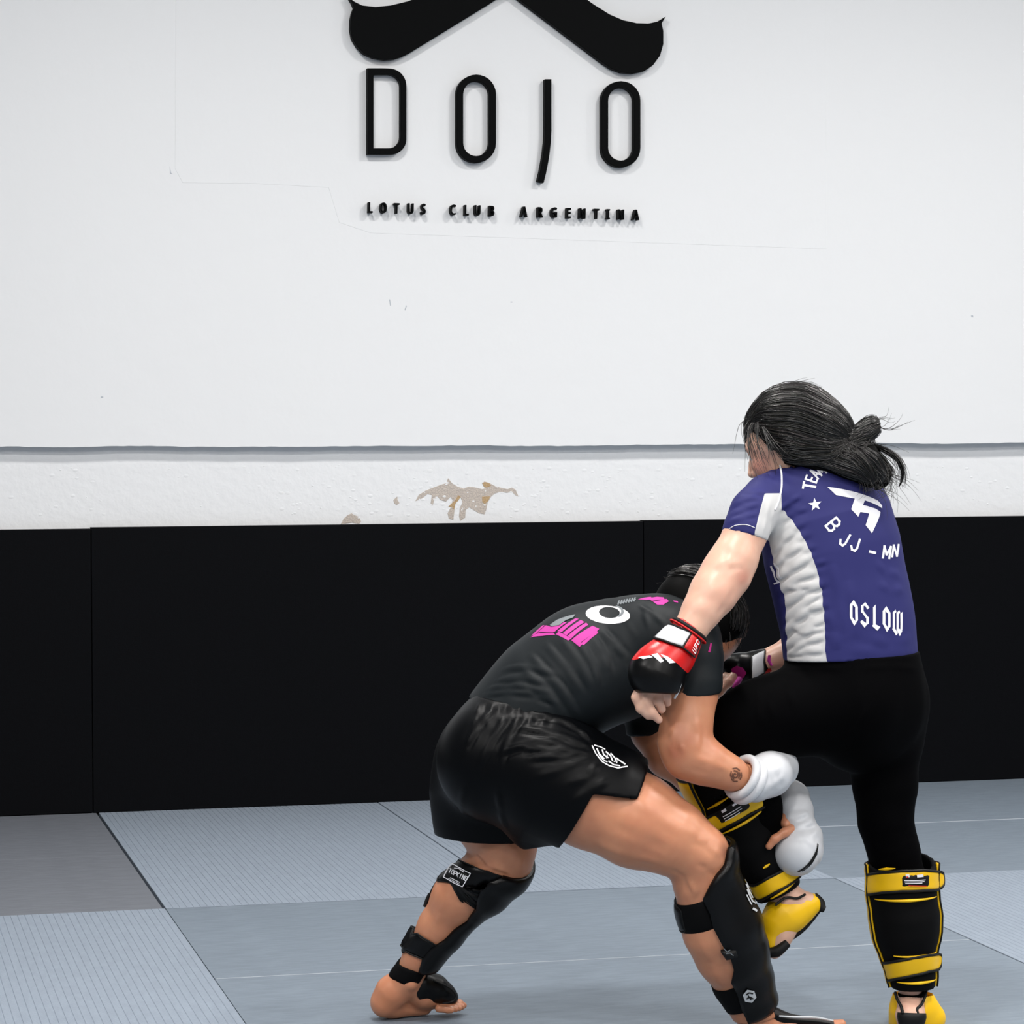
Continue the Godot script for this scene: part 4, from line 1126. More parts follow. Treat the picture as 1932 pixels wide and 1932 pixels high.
	decal("lettering", f, 0.0, [[-0.1629, 0.9676, 0.1697, -0.1569, 0.9747, 0.1674, -0.1572, 0.9332, 0.1704, -0.1631, 0.9391, 0.1715], [-0.151, 0.9676, 0.166, -0.145, 0.9616, 0.1638, -0.1453, 0.9332, 0.1668, -0.1513, 0.9273, 0.1692], [-0.1605, 0.9707, 0.1688, -0.1545, 0.9778, 0.1664, -0.145, 0.9628, 0.1637, -0.1499, 0.9603, 0.1662], [-0.1631, 0.9403, 0.1714, -0.1583, 0.9417, 0.1701, -0.1489, 0.928, 0.1684, -0.1538, 0.9219, 0.1703], [-0.1377, 0.9647, 0.1607, -0.1316, 0.9682, 0.1577, -0.1319, 0.9469, 0.1599, -0.1379, 0.9505, 0.162], [-0.1365, 0.9633, 0.1603, -0.1279, 0.9722, 0.1555, -0.1182, 0.9596, 0.152, -0.1232, 0.9558, 0.155, -0.128, 0.9639, 0.1564], [-0.1378, 0.9528, 0.1618, -0.133, 0.9542, 0.1596, -0.1198, 0.9373, 0.1553, -0.1235, 0.9333, 0.1576], [-0.1259, 0.9397, 0.158, -0.1198, 0.9397, 0.1551, -0.12, 0.9255, 0.1567, -0.1261, 0.922, 0.1598], [-0.1406, 0.9297, 0.1654, -0.1356, 0.9334, 0.1627, -0.1236, 0.925, 0.1584, -0.1298, 0.9168, 0.1618], [-0.1096, 0.9599, 0.1471, -0.1032, 0.9658, 0.1424, -0.104, 0.9207, 0.1486, -0.1102, 0.9197, 0.1522], [-0.1127, 0.9202, 0.1535, -0.1076, 0.9251, 0.1503, -0.0927, 0.9172, 0.142, -0.1004, 0.9093, 0.1475], [-0.087, 0.9511, 0.1331, -0.0804, 0.958, 0.127, -0.0812, 0.9165, 0.1335, -0.0876, 0.9227, 0.1379], [-0.0741, 0.9507, 0.1231, -0.0677, 0.9446, 0.1186, -0.0683, 0.9161, 0.1232, -0.0749, 0.9104, 0.1293], [-0.0844, 0.9541, 0.1307, -0.0777, 0.961, 0.1243, -0.0677, 0.9457, 0.1184, -0.073, 0.9433, 0.1234], [-0.0876, 0.9239, 0.1377, -0.0824, 0.9251, 0.1334, -0.0723, 0.911, 0.1271, -0.0775, 0.905, 0.1318], [-0.0623, 0.9466, 0.1129, -0.0567, 0.9501, 0.1068, -0.0577, 0.9074, 0.1142, -0.0631, 0.911, 0.1192], [-0.0528, 0.9445, 0.1038, -0.047, 0.948, 0.0964, -0.0481, 0.9052, 0.1048, -0.0536, 0.9088, 0.11], [-0.043, 0.9423, 0.0929, -0.037, 0.9457, 0.0845, -0.0382, 0.9076, 0.0929, -0.0439, 0.9042, 0.0999], [-0.0644, 0.9113, 0.1204, -0.0589, 0.9136, 0.1147, -0.0496, 0.9007, 0.1068, -0.0551, 0.896, 0.1128], [-0.0536, 0.9088, 0.11, -0.048, 0.9111, 0.104, -0.0382, 0.9052, 0.0933, -0.0455, 0.8938, 0.1032], [-0.0623, 0.9466, 0.1129, -0.0553, 0.9522, 0.1049, -0.0527, 0.9469, 0.1032, -0.0583, 0.9422, 0.1099], [-0.0528, 0.9445, 0.1038, -0.0455, 0.95, 0.0943, -0.0429, 0.9446, 0.0924, -0.0486, 0.94, 0.0998]], mats.white_print, shirt)

	# tights
	var t := Field.new(Vector3(-0.4997, 0.0141, -0.1883), Vector3(0.0782, 1.0543, 0.225), 0.0055)
	t.chain([-0.1434, 0.8589, 0.0228, 0.1653, -0.1329, 0.8053, 0.0145, 0.168, -0.1165, 0.7455, 0.0064, 0.1647], 0.02, Vector3(0.702, 0.1203, 0.702), 0.78)
	t.chain([-0.1558, 0.742, 0.0866, 0.1068, -0.2266, 0.734, 0.0968, 0.0927], 0.05)
	t.chain([-0.2266, 0.734, 0.0968, 0.0927, -0.2856, 0.7259, 0.1071, 0.0879, -0.3435, 0.7134, 0.1075, 0.0845, -0.3828, 0.6973, 0.108, 0.074, -0.3921, 0.6562, 0.0943, 0.0719, -0.3964, 0.6016, 0.076, 0.0733, -0.3716, 0.5173, 0.0587, 0.0677, -0.3441, 0.434, 0.0513, 0.0585, -0.3122, 0.3571, 0.0487, 0.0421, -0.2889, 0.3161, 0.05, 0.0328], 0.03)
	t.chain([-0.095, 0.7306, -0.0231, 0.1135, -0.0732, 0.7275, -0.053, 0.1022], 0.05)
	t.chain([-0.0732, 0.7394, -0.0534, 0.0998, -0.0617, 0.6455, -0.0404, 0.0818, -0.0586, 0.5484, -0.0274, 0.0663, -0.059, 0.4706, -0.0149, 0.0556, -0.0415, 0.4055, -0.0129, 0.052, -0.0216, 0.3168, -0.01, 0.0556, -0.0105, 0.2332, -0.0124, 0.0544, -0.0029, 0.1375, -0.0144, 0.0379, -0.0012, 0.0714, -0.0173, 0.0273], 0.03)
	for c in [[[-0.0453, 0.4678, 0.047, 0.0082, -0.0032, 0.4749, 0.0157, 0.0082], 0.003], [[-0.0568, 0.4419, 0.0464, 0.0082, -0.0013, 0.4517, 0.019, 0.0082], 0.003], [[-0.0451, 0.4231, 0.0467, 0.0082, 0.0031, 0.4308, 0.021, 0.0082], 0.003], [[-0.0701, 0.4081, 0.0407, 0.0082, -0.0333, 0.4159, 0.046, 0.0082], 0.003], [[-0.1001, 0.4285, 0.0197, 0.0082, -0.0788, 0.4121, 0.036, 0.0082], 0.003], [[-0.3036, 0.8121, 0.1482, 0.0117, -0.2977, 0.7865, 0.1811, 0.0117, -0.2837, 0.7484, 0.2007, 0.0117], 0.0035], [[-0.331, 0.7982, 0.159, 0.0117, -0.3373, 0.7645, 0.1889, 0.0117, -0.3294, 0.7201, 0.2018, 0.0117], 0.0035], [[-0.3548, 0.7934, 0.1557, 0.0117, -0.3624, 0.7531, 0.189, 0.0117, -0.3564, 0.7084, 0.1987, 0.0117], 0.0035], [[-0.2882, 0.8256, 0.132, 0.0117, -0.2341, 0.8328, 0.1631, 0.0117, -0.1784, 0.8293, 0.1766, 0.0117], 0.0035], [[-0.144, 0.8291, 0.1756, 0.0117, -0.0704, 0.8303, 0.1396, 0.0117, -0.0014, 0.8186, 0.0622, 0.0117], 0.0035], [[-0.1229, 0.7525, 0.1896, 0.0117, -0.1453, 0.7065, 0.187, 0.0117, -0.1669, 0.6825, 0.1769, 0.0117], 0.0035]]:
		t.chain(c[0], 0.0, Vector3.ZERO, 1.0, 2, 0.0, c[1])
	t.cut(Vector3(-0.1411, 0.8519, 0.0231), Vector3(0, 1, 0), 0.3)
	t.cut(Vector3(-0.0217, 0.2873, -0.0091), Vector3(0.05, -1, 0), 0.2)
	t.cut(Vector3(-0.3418, 0.4223, 0.0516), Vector3(0.4, -0.9, 0), 0.13)
	put("tights", field_mesh(t), mats.tights, who)

	# skin: whole body, then the head and the hands on finer grids
	var b := Field.new(Vector3(-0.5893, -0.0309, -0.2931), Vector3(0.086, 1.3827, 0.3222), 0.006)
	b.chain([-0.1411, 0.8343, 0.0236, 0.1712, -0.1445, 0.8824, 0.0221, 0.1677, -0.1502, 0.9351, 0.0204, 0.1677, -0.1641, 0.9938, 0.0186, 0.17, -0.1815, 1.0758, 0.016, 0.1735, -0.1989, 1.1521, 0.0136, 0.1665, -0.2116, 1.2107, 0.0117, 0.1266], 0.02, Vector3(0.702, 0.1203, 0.702), 0.72, 0, -0.008)
	b.chain([-0.2116, 1.2224, 0.0113, 0.0704, -0.2395, 1.2637, 0.0201, 0.0562, -0.2558, 1.2988, 0.0189, 0.0538], 0.04)
	b.chain([-0.2603, 1.2062, 0.0619, 0.0663, -0.3325, 1.1938, 0.1123, 0.0461, -0.3675, 1.1672, 0.1432, 0.0413, -0.3865, 1.129, 0.1644, 0.0417], 0.03, Vector3.ZERO, 1.0, 0, -0.004)
	b.chain([-0.3675, 1.1672, 0.1432, 0.039, -0.3888, 1.1176, 0.1647, 0.0423, -0.4135, 1.0672, 0.1863, 0.0479, -0.4337, 1.0336, 0.1974, 0.0506, -0.4615, 0.9951, 0.2186, 0.0476, -0.489, 0.9569, 0.2399, 0.0384, -0.5127, 0.9209, 0.256, 0.0316, -0.5289, 0.8965, 0.2618, 0.0304], 0.02)
	b.chain([-0.3997, 1.0242, 0.2127, 0.0102], 0.02)
	b.chain([-0.1539, 1.1956, -0.0678, 0.0689, -0.1062, 1.1514, -0.1065, 0.055, -0.1095, 1.1008, -0.1749, 0.0508], 0.03, Vector3.ZERO, 1.0, 0, -0.006)
	b.chain([-0.1062, 1.1514, -0.1065, 0.0502, -0.1327, 1.017, -0.2023, 0.0462, -0.1671, 0.9185, -0.2192, 0.0439, -0.2354, 0.8403, -0.2067, 0.039, -0.2888, 0.8158, -0.1959, 0.0292, -0.3221, 0.8066, -0.1906, 0.0279], 0.02)
	b.chain([-0.1329, 0.8053, 0.0145, 0.1597, -0.1165, 0.7455, 0.0064, 0.1529], 0.03, Vector3(0.702, 0.1203, 0.702), 0.78)
	b.chain([-0.1674, 0.7479, 0.0864, 0.1022, -0.2266, 0.734, 0.0968, 0.0927, -0.2856, 0.7259, 0.1071, 0.0879, -0.3435, 0.7134, 0.1075, 0.0845, -0.3828, 0.6973, 0.108, 0.074, -0.3921, 0.6562, 0.0943, 0.0719, -0.3964, 0.6016, 0.076, 0.0733, -0.3716, 0.5173, 0.0587, 0.0677, -0.3441, 0.434, 0.0513, 0.0585, -0.3122, 0.3571, 0.0487, 0.0421, -0.2889, 0.3161, 0.05, 0.0328], 0.03, Vector3.ZERO, 1.0, 0, -0.006)
	b.chain([-0.0732, 0.7394, -0.0534, 0.0998, -0.0617, 0.6455, -0.0404, 0.0818, -0.0586, 0.5484, -0.0274, 0.0663, -0.059, 0.4706, -0.0149, 0.0556, -0.0415, 0.4055, -0.0129, 0.052, -0.0216, 0.3168, -0.01, 0.0556, -0.0105, 0.2332, -0.0124, 0.0544, -0.0029, 0.1375, -0.0144, 0.0379, -0.0012, 0.0714, -0.0173, 0.0273], 0.03, Vector3.ZERO, 1.0, 0, -0.006)
	b.chain([-0.0012, 0.0714, -0.0173, 0.0261, -0.0061, 0.0389, 0.0087, 0.0307, -0.0073, 0.0259, 0.0092, 0.026], 0.015)
	b.chain([0.001, 0.0623, -0.032, 0.0309, 0.0157, 0.0316, -0.0911, 0.03, 0.0291, 0.0233, -0.1408, 0.0242, 0.0414, 0.0138, -0.1906, 0.0146], 0.015)
	b.chain([-0.2889, 0.3161, 0.05, 0.0328, -0.2539, 0.2949, 0.0507, 0.0281, -0.2386, 0.3019, 0.0505, 0.0211], 0.015)
	b.chain([-0.2819, 0.2985, 0.0506, 0.0351, -0.2919, 0.2585, 0.0568, 0.0316, -0.3042, 0.2302, 0.0627, 0.028, -0.3117, 0.2067, 0.0685, 0.0199, -0.3164, 0.1927, 0.0689, 0.0128], 0.015)
	for c in [[[-0.4621, 1.0532, 0.2433, 0.0164, -0.4374, 1.0667, 0.2441, 0.0164, -0.4103, 1.0621, 0.2442, 0.0164], 0.003], [[-0.4336, 1.0446, 0.253, 0.0082, -0.4128, 1.0532, 0.2471, 0.0082, -0.3988, 1.0484, 0.2416, 0.0082], -0.003], [[-0.4058, 1.0215, 0.2449, 0.007, -0.3964, 1.0302, 0.2395, 0.007], 0.002], [[-0.4592, 1.0227, 0.2641, 0.0211, -0.4825, 0.9874, 0.2749, 0.0211, -0.5034, 0.9489, 0.2858, 0.0211], 0.0025], [[-0.4153, 1.0106, 0.2508, 0.0105, -0.4364, 0.9751, 0.2609, 0.0105, -0.4597, 0.9477, 0.271, 0.0105], -0.002], [[-0.4248, 1.0976, 0.2285, 0.0117, -0.4439, 1.0688, 0.241, 0.0117, -0.464, 1.0401, 0.2526, 0.0117], -0.002]]:
		b.chain(c[0], 0.0, Vector3.ZERO, 1.0, 2, 0.0, c[1])
	b.cut(Vector3(-0.2418, 1.2365, 0.0562), Vector3(-0.2335, 0.9653, -0.1167), 0.12)
	var hd := Field.new(Vector3(-0.3885, 1.1681, -0.0597), Vector3(-0.1654, 1.4298, 0.1437), 0.003)
	hd.chain([-0.3035, 1.3308, 0.0253, 0.073, -0.2534, 1.3418, 0.0504, 0.076], 0.02)
	hd.chain([-0.2939, 1.2985, 0.0302, 0.066, -0.2955, 1.2669, 0.0293, 0.052, -0.3016, 1.2081, 0.0263, 0.028], 0.03)
	hd.chain([-0.2448, 1.2554, 0.0044, 0.024, -0.2924, 1.2033, 0.0108, 0.018], 0.03)
	hd.chain([-0.285, 1.2554, 0.0849, 0.024, -0.3085, 1.2033, 0.043, 0.018], 0.03)
	hd.chain([-0.2395, 1.2637, 0.0201, 0.0562, -0.2558, 1.2988, 0.0189, 0.0538], 0.03)
	hd.chain([-0.3282, 1.304, -0.0273, 0.011, -0.3485, 1.2985, 0.0028, 0.011, -0.3604, 1.304, 0.0371, 0.011], 0.015)
	hd.chain([-0.3062, 1.2649, -0.0174, 0.02], 0.02)
	hd.chain([-0.3393, 1.2649, 0.0488, 0.02], 0.02)
	hd.chain([-0.3528, 1.2931, 0.0007, 0.0075, -0.3549, 1.2676, -0.0004, 0.008, -0.3576, 1.2481, -0.0017, 0.0105], 0.012)
	hd.chain([-0.3432, 1.2469, -0.0068, 0.0075], 0.006)
	hd.chain([-0.353, 1.2469, 0.0129, 0.0075], 0.006)
	hd.chain([-0.3219, 1.2293, -0.0062, 0.004, -0.3385, 1.2301, 0.0079, 0.006, -0.3398, 1.2293, 0.0295, 0.004], 0.006)
	hd.chain([-0.3205, 1.2218, -0.0022, 0.004, -0.335, 1.2197, 0.0096, 0.0065, -0.3357, 1.2218, 0.0282, 0.004], 0.006)
	hd.chain([-0.2289, 1.2856, -0.0179, 0.005, -0.236, 1.3014, -0.027, 0.005, -0.2333, 1.3204, -0.0301, 0.005, -0.2217, 1.3298, -0.0266, 0.005, -0.2107, 1.3208, -0.0199, 0.005, -0.2134, 1.3, -0.0157, 0.006, -0.225, 1.2847, -0.0159, 0.006], 0.004)
	hd.chain([-0.224, 1.3075, -0.0177, 0.01], 0.006)
	hd.chain([-0.2933, 1.2856, 0.1109, 0.005, -0.3049, 1.3014, 0.1107, 0.005, -0.3057, 1.3204, 0.1148, 0.005, -0.2959, 1.3298, 0.1219, 0.005, -0.284, 1.3208, 0.1267, 0.005, -0.2823, 1.3, 0.122, 0.006, -0.2894, 1.2847, 0.1129, 0.006], 0.004)
	hd.chain([-0.2902, 1.3075, 0.1147, 0.01], 0.006)
	for s in [-1.0, 1.0]:
		var e: Vector3 = Vector3(-0.2766, 1.3037, 0.0388) + Vector3(-0.4472, 0, 0.8944) * 0.031 * s + Vector3(-0.8634, -0.261, -0.4317) * 0.092 + Vector3(-0.2335, 0.9653, -0.1167) * 0.002
		hd.chain([e.x, e.y, e.z, 0.013], 0.006, Vector3.ZERO, 1.0, 1)
	hd.cut(Vector3(-0.2192, 1.1812, 0.0675), -Vector3(-0.2335, 0.9653, -0.1167))
	var hl := Field.new(Vector3(-0.6721, 0.9518, 0.24).min(Vector3(-0.4878, 0.703, 0.3479)) - Vector3.ONE * 0.02, Vector3(-0.6721, 0.9518, 0.24).max(Vector3(-0.4878, 0.703, 0.3479)) + Vector3.ONE * 0.02, 0.003)
	for c in [[-0.5267, 0.8989, 0.2637, 0.0293, -0.5589, 0.8639, 0.2748, 0.0382, -0.5822, 0.8336, 0.2888, 0.0404], [-0.6181, 0.8024, 0.2898, 0.0123, -0.6285, 0.7805, 0.2955, 0.0106, -0.6196, 0.7581, 0.2962, 0.0101, -0.6037, 0.7418, 0.2917, 0.009], [-0.6024, 0.7978, 0.2899, 0.0123, -0.6072, 0.7715, 0.2957, 0.0106, -0.5961, 0.7479, 0.2965, 0.0101, -0.5812, 0.7326, 0.29, 0.0084], [-0.5817, 0.7968, 0.2799, 0.0124, -0.5831, 0.7724, 0.2837, 0.0107, -0.5749, 0.7538, 0.2783, 0.0096], [-0.5654, 0.8003, 0.2698, 0.0112, -0.5642, 0.7798, 0.2675, 0.0101, -0.5616, 0.7657, 0.2619, 0.009], [-0.5881, 0.853, 0.2531, 0.0169, -0.6044, 0.8247, 0.239, 0.0136, -0.6115, 0.798, 0.2449, 0.0113]]:
		hl.chain(c, 0.006)
	var hr := Field.new(Vector3(-0.4462, 0.8629, -0.2374).min(Vector3(-0.2881, 0.717, -0.1027)) - Vector3.ONE * 0.02, Vector3(-0.4462, 0.8629, -0.2374).max(Vector3(-0.2881, 0.717, -0.1027)) + Vector3.ONE * 0.02, 0.003)
	for c in [[-0.316, 0.8078, -0.1907, 0.0267, -0.3553, 0.7998, -0.1854, 0.0267, -0.38, 0.7955, -0.1803, 0.0242], [-0.3792, 0.7901, -0.1601, 0.0121, -0.4002, 0.7702, -0.1394, 0.0108, -0.4179, 0.7532, -0.1289, 0.0096, -0.43, 0.7388, -0.1284, 0.0084], [-0.3824, 0.7955, -0.1803, 0.0121, -0.4059, 0.778, -0.1597, 0.0109, -0.4212, 0.7597, -0.1491, 0.0097], [-0.3832, 0.801, -0.2004, 0.0122, -0.4063, 0.7854, -0.1849, 0.0109, -0.4237, 0.7641, -0.1793, 0.0097], [-0.382, 0.807, -0.2156, 0.011, -0.3995, 0.7929, -0.2102, 0.0097, -0.4117, 0.7783, -0.2097, 0.0085]]:
		hr.chain(c, 0.006)
	body([b, hd, hl, hr], rgb(216, 172, 150), [[-0.3988, 1.0303, 0.2411, 0.03, 0.55, 0.22, 0.16, 0.7], [-0.4249, 0.9974, 0.2575, 0.06, 0.7, 0.36, 0.26, 0.5], [-0.3449, 1.2639, 0.0605, 0.06, 0.62, 0.27, 0.21, 0.7], [-0.336, 1.2236, 0.0091, 0.022, 0.5, 0.16, 0.14, 0.9]], mats.skin_pale, who)
	for s in [-1.0, 1.0]:
		var eb := SphereMesh.new()
		eb.radius = 0.0115
		eb.height = 0.023
		put("eye", eb, mats.eye, who, Vector3(-0.2766, 1.3037, 0.0388) + Vector3(-0.4472, 0, 0.8944) * 0.031 * s + Vector3(-0.8634, -0.261, -0.4317) * 0.076 + Vector3(-0.2335, 0.9653, -0.1167) * 0.002)

	hair_of_standing(who)
	gloves_of_standing(who)
	shin_guards_of_standing(who)


func along(line: PackedVector3Array, y: float, n: Vector3) -> float:   # the value of n on a falling line at height y
	for i in line.size() - 1:
		if y >= line[i + 1].y or i == line.size() - 2:
			var t: float = clampf((line[i].y - y) / maxf(line[i].y - line[i + 1].y, 1e-4), 0.0, 1.0)
			return line[i].lerp(line[i + 1], t).dot(n)
	return 0.0


func hair_of_standing(who: Node3D) -> void:
	var f := Field.new(Vector3(-0.4008, 1.1981, -0.0743), Vector3(-0.0501, 1.4541, 0.1634), 0.004)
	f.chain([-0.2988, 1.3343, 0.0277, 0.082, -0.2779, 1.3551, 0.0381, 0.079, -0.2543, 1.3457, 0.0499, 0.083], 0.02)
	f.chain([-0.2483, 1.3503, 0.0573, 0.0767, -0.2018, 1.3386, 0.0777, 0.0533, -0.159, 1.3235, 0.0882, 0.0197], 0.03)
	f.chain([-0.2791, 1.3043, 0.1088, 0.0346, -0.2279, 1.288, 0.1043, 0.0312, -0.1696, 1.2739, 0.0998, 0.0312, -0.1106, 1.247, 0.0906, 0.0289], 0.03)
	f.chain([-0.1567, 1.3177, 0.0884, 0.0197, -0.1198, 1.2852, 0.0894, 0.0278, -0.0933, 1.2493, 0.0905, 0.0231], 0.02)
	f.chain([-0.1567, 1.3246, 0.0882, 0.015, -0.1335, 1.3315, 0.0879, 0.0197, -0.1069, 1.3499, 0.0874, 0.022], 0.006)
	f.chain([-0.1312, 1.3431, 0.0876, 0.0139, -0.1011, 1.3603, 0.087, 0.0139], 0.004)
	# leave the face free
	f.chain([-0.3978, 1.2878, -0.0218, 0.062, -0.3524, 1.2342, 0.0009, 0.075, -0.3004, 1.1722, 0.0269, 0.075], 0.012, Vector3.ZERO, 1.0, 1)
	f.chain([-0.3679, 1.3158, 0.0689, 0.0232, -0.3593, 1.2996, 0.0768, 0.029, -0.3458, 1.2741, 0.0817, 0.0313, -0.3341, 1.2474, 0.0797, 0.0313, -0.3132, 1.2859, 0.104, 0.0138, -0.3081, 1.2999, 0.1221, 0.0104], 0.008, Vector3.ZERO, 1.0, 1)
	f.chain([-0.2509, 1.1975, 0.0516, 0.07], 0.012, Vector3.ZERO, 1.0, 1)
	var hair := put("hair", field_mesh(f), mats.hair_under, who)
	var c0 := Vector3(-0.2766, 1.3037, 0.0388)
	var l := Vector3(-0.4472, 0, 0.8944)
	var u := Vector3(-0.2335, 0.9653, -0.1167)
	var fw := Vector3(-0.8634, -0.261, -0.4317)
	var over := []
	for k in 9:
		var x: float = -0.08 + 0.02 * k
		over.append(PackedVector3Array([c0 + l * x + u * (0.085 - absf(x) * 0.3) + fw * 0.08, c0 + l * x * 1.05 + u * 0.116 + fw * 0.02, c0 + l * x * 0.9 + u * 0.09 - fw * 0.075, c0 + l * x * 0.5 + u * 0.045 - fw * 0.125, Vector3(-0.159, 1.3269, 0.0881)]))
	var mid := [v3([-0.3715, 1.3611, 0.0568, -0.3318, 1.3632, 0.1046, -0.2661, 1.3538, 0.1379, -0.2088, 1.3342, 0.1382, -0.163, 1.3236, 0.1209]), v3([-0.366, 1.3506, 0.0732, -0.3266, 1.3402, 0.1105, -0.2666, 1.3252, 0.1427, -0.2088, 1.3135, 0.1389, -0.1607, 1.3202, 0.1211]), v3([-0.3428, 1.3402, 0.0989, -0.3111, 1.3057, 0.129, -0.2608, 1.2908, 0.1425, -0.2032, 1.294, 0.1402, -0.1609, 1.3156, 0.1225]), v3([-0.3152, 1.3114, 0.124, -0.2887, 1.2816, 0.1345, -0.2436, 1.2793, 0.142, -0.1974, 1.2837, 0.1397, -0.1586, 1.3133, 0.1227])]
	var tail := [v3([-0.1609, 1.3156, 0.1225, -0.1284, 1.3017, 0.1201, -0.1005, 1.2809, 0.1184, -0.0814, 1.2531, 0.1135, -0.0826, 1.2299, 0.106]), v3([-0.161, 1.3133, 0.1234, -0.1405, 1.2926, 0.1253, -0.115, 1.2672, 0.1238, -0.1031, 1.2418, 0.1209, -0.1136, 1.2278, 0.1133]), v3([-0.2266, 1.2861, 0.1443, -0.1859, 1.2768, 0.1396, -0.1484, 1.2628, 0.1332, -0.1145, 1.2418, 0.1205, -0.0954, 1.223, 0.1068]), v3([-0.2492, 1.2793, 0.141, -0.2085, 1.2676, 0.1368, -0.1621, 1.2536, 0.1329, -0.1258, 1.2383, 0.1188, -0.1042, 1.2255, 0.1121])]
	var bun := [v3([-0.1568, 1.3363, 0.1166, -0.1375, 1.35, 0.1009, -0.1169, 1.3638, 0.1017, -0.0984, 1.3661, 0.1015, -0.0891, 1.3499, 0.1012]), v3([-0.1558, 1.3248, 0.1183, -0.1363, 1.3293, 0.1095, -0.113, 1.3384, 0.108, -0.0968, 1.3476, 0.1072, -0.0915, 1.3568, 0.1021]), v3([-0.1537, 1.3156, 0.1203, -0.137, 1.3132, 0.1152, -0.1139, 1.3199, 0.0974, -0.0982, 1.3338, 0.1004, -0.089, 1.3476, 0.1005])]
	mid.push_front(over[8])
	var lines := strands(f, over, 1100, 13, 0.004, 0.004)
	lines.append_array(strands(f, mid.slice(0, 2), 260, 12, 0.003, 0.003))
	lines.append_array(strands(f, mid, 800, 12, 0.005, 0.005))
	lines.append_array(strands(f, tail, 420, 12, 0.003, 0.005))
	lines.append_array(strands(f, bun, 420, 10, 0.0045, 0.002))
	put("hair_strands", tubes(lines, 0.0005, 0.0009, 0.0004, 3, tints(lines.size())), mats.hair, hair)
	# locks hanging loose: in front of the face, off the tail and the knot
	var locks := [
		v3([-0.1613, 1.3177, 0.0884, -0.122, 1.313, 0.0885, -0.085, 1.3036, 0.0888, -0.0527, 1.285, 0.0894, -0.0389, 1.2595, 0.0902, -0.0389, 1.2353, 0.091, -0.0459, 1.2202, 0.0915]),
		v3([-0.1567, 1.3084, 0.0887, -0.1105, 1.2991, 0.089, -0.0805, 1.2735, 0.0898, -0.0701, 1.2469, 0.0906, -0.0783, 1.2238, 0.0913, -0.0991, 1.2146, 0.0916]),
		v3([-0.1592, 1.304, 0.1088, -0.127, 1.2854, 0.1094, -0.1017, 1.2577, 0.1103, -0.0948, 1.2323, 0.1111, -0.1133, 1.2209, 0.1114]),
		v3([-0.1823, 1.2925, 0.1092, -0.1478, 1.274, 0.1098, -0.1225, 1.2486, 0.1106, -0.1133, 1.2278, 0.1112, -0.1248, 1.2232, 0.1114])]
	var smooth_locks := []
	for lock in locks:
		smooth_locks.append(curve(lock, 18))
	put("loose_lock", tubes(smooth_locks.slice(0, 1), 0.008, 0.006, 0.0012, 7), mats.hair_under, hair)
	put("loose_lock", tubes(smooth_locks.slice(1), 0.012, 0.011, 0.003, 7), mats.hair_under, hair)
	var flying := free_strands(smooth_locks.slice(0, 1), 70, 14, 0.004, 0.006)
	flying.append_array(free_strands(smooth_locks.slice(1), 260, 14, 0.009, 0.012))
	var wisps := [
		curve(v3([-0.1106, 1.2644, 0.0901, -0.0736, 1.2411, 0.0908, -0.0471, 1.2064, 0.0919, -0.0391, 1.1693, 0.0931]), 12), curve(v3([-0.1048, 1.2528, 0.0904, -0.0643, 1.2469, 0.0906, -0.0274, 1.2318, 0.0911, -0.0043, 1.2086, 0.0918]), 12), curve(v3([-0.0988, 1.3568, 0.0871, -0.0699, 1.3452, 0.0875, -0.0409, 1.3567, 0.0871, -0.0235, 1.3682, 0.0868]), 12),
		curve(v3([-0.1103, 1.3569, 0.0871, -0.0872, 1.3684, 0.0868, -0.0733, 1.3626, 0.087, -0.0686, 1.3729, 0.0866]), 12), curve(v3([-0.119, 1.2416, 0.1108, -0.096, 1.2185, 0.1115, -0.0672, 1.2012, 0.1121, -0.0535, 1.1746, 0.1129]), 12), curve(v3([-0.1278, 1.328, 0.0881, -0.1012, 1.3245, 0.0882, -0.0873, 1.3163, 0.0884, -0.0781, 1.3082, 0.0887]), 12),
		curve(v3([-0.1336, 1.2933, 0.0891, -0.0873, 1.3129, 0.0885, -0.0526, 1.3012, 0.0889, -0.0411, 1.285, 0.0894]), 12)]
	flying.append_array(free_strands(wisps, 42, 12, 0.003, 0.016))
	var fringe := [curve(v3([-0.3741, 1.3668, 0.0868, -0.3845, 1.3507, 0.0873, -0.3832, 1.3207, 0.0983, -0.3749, 1.2884, 0.1093, -0.3701, 1.2517, 0.1205]), 12), curve(v3([-0.3666, 1.3575, 0.1071, -0.3756, 1.3346, 0.1179, -0.3708, 1.3001, 0.129, -0.364, 1.2656, 0.13, -0.3549, 1.2426, 0.1308]), 12), curve(v3([-0.3592, 1.3575, 0.1271, -0.3602, 1.3231, 0.1382, -0.3493, 1.2864, 0.1444, -0.3379, 1.2543, 0.1454]), 12), curve(v3([-0.3464, 1.3483, 0.1374, -0.3359, 1.3174, 0.1484, -0.3273, 1.2888, 0.1543, -0.3246, 1.2601, 0.1502]), 12)]
	flying.append_array(free_strands(fringe, 46, 12, 0.008, 0.010))
	var crown := [curve(v3([-0.3029, 1.4273, 0.0449, -0.2679, 1.4458, 0.0443, -0.233, 1.448, 0.0442, -0.2039, 1.4363, 0.0446]), 10), curve(v3([-0.3514, 1.3981, 0.0658, -0.3223, 1.4294, 0.0648, -0.2932, 1.4432, 0.0644]), 10), curve(v3([-0.2213, 1.4329, 0.0447, -0.1806, 1.4095, 0.0455, -0.1633, 1.3745, 0.0466]), 10)]
	flying.append_array(free_strands(crown, 26, 10, 0.004, 0.006))
	put("loose_strands", tubes(flying, 0.0007, 0.0006, 0.0002, 3, tints(flying.size())), mats.hair, hair)
	var ring := PackedVector3Array()
	var knot := Vector3(-0.1532, 1.3258, 0.0881)
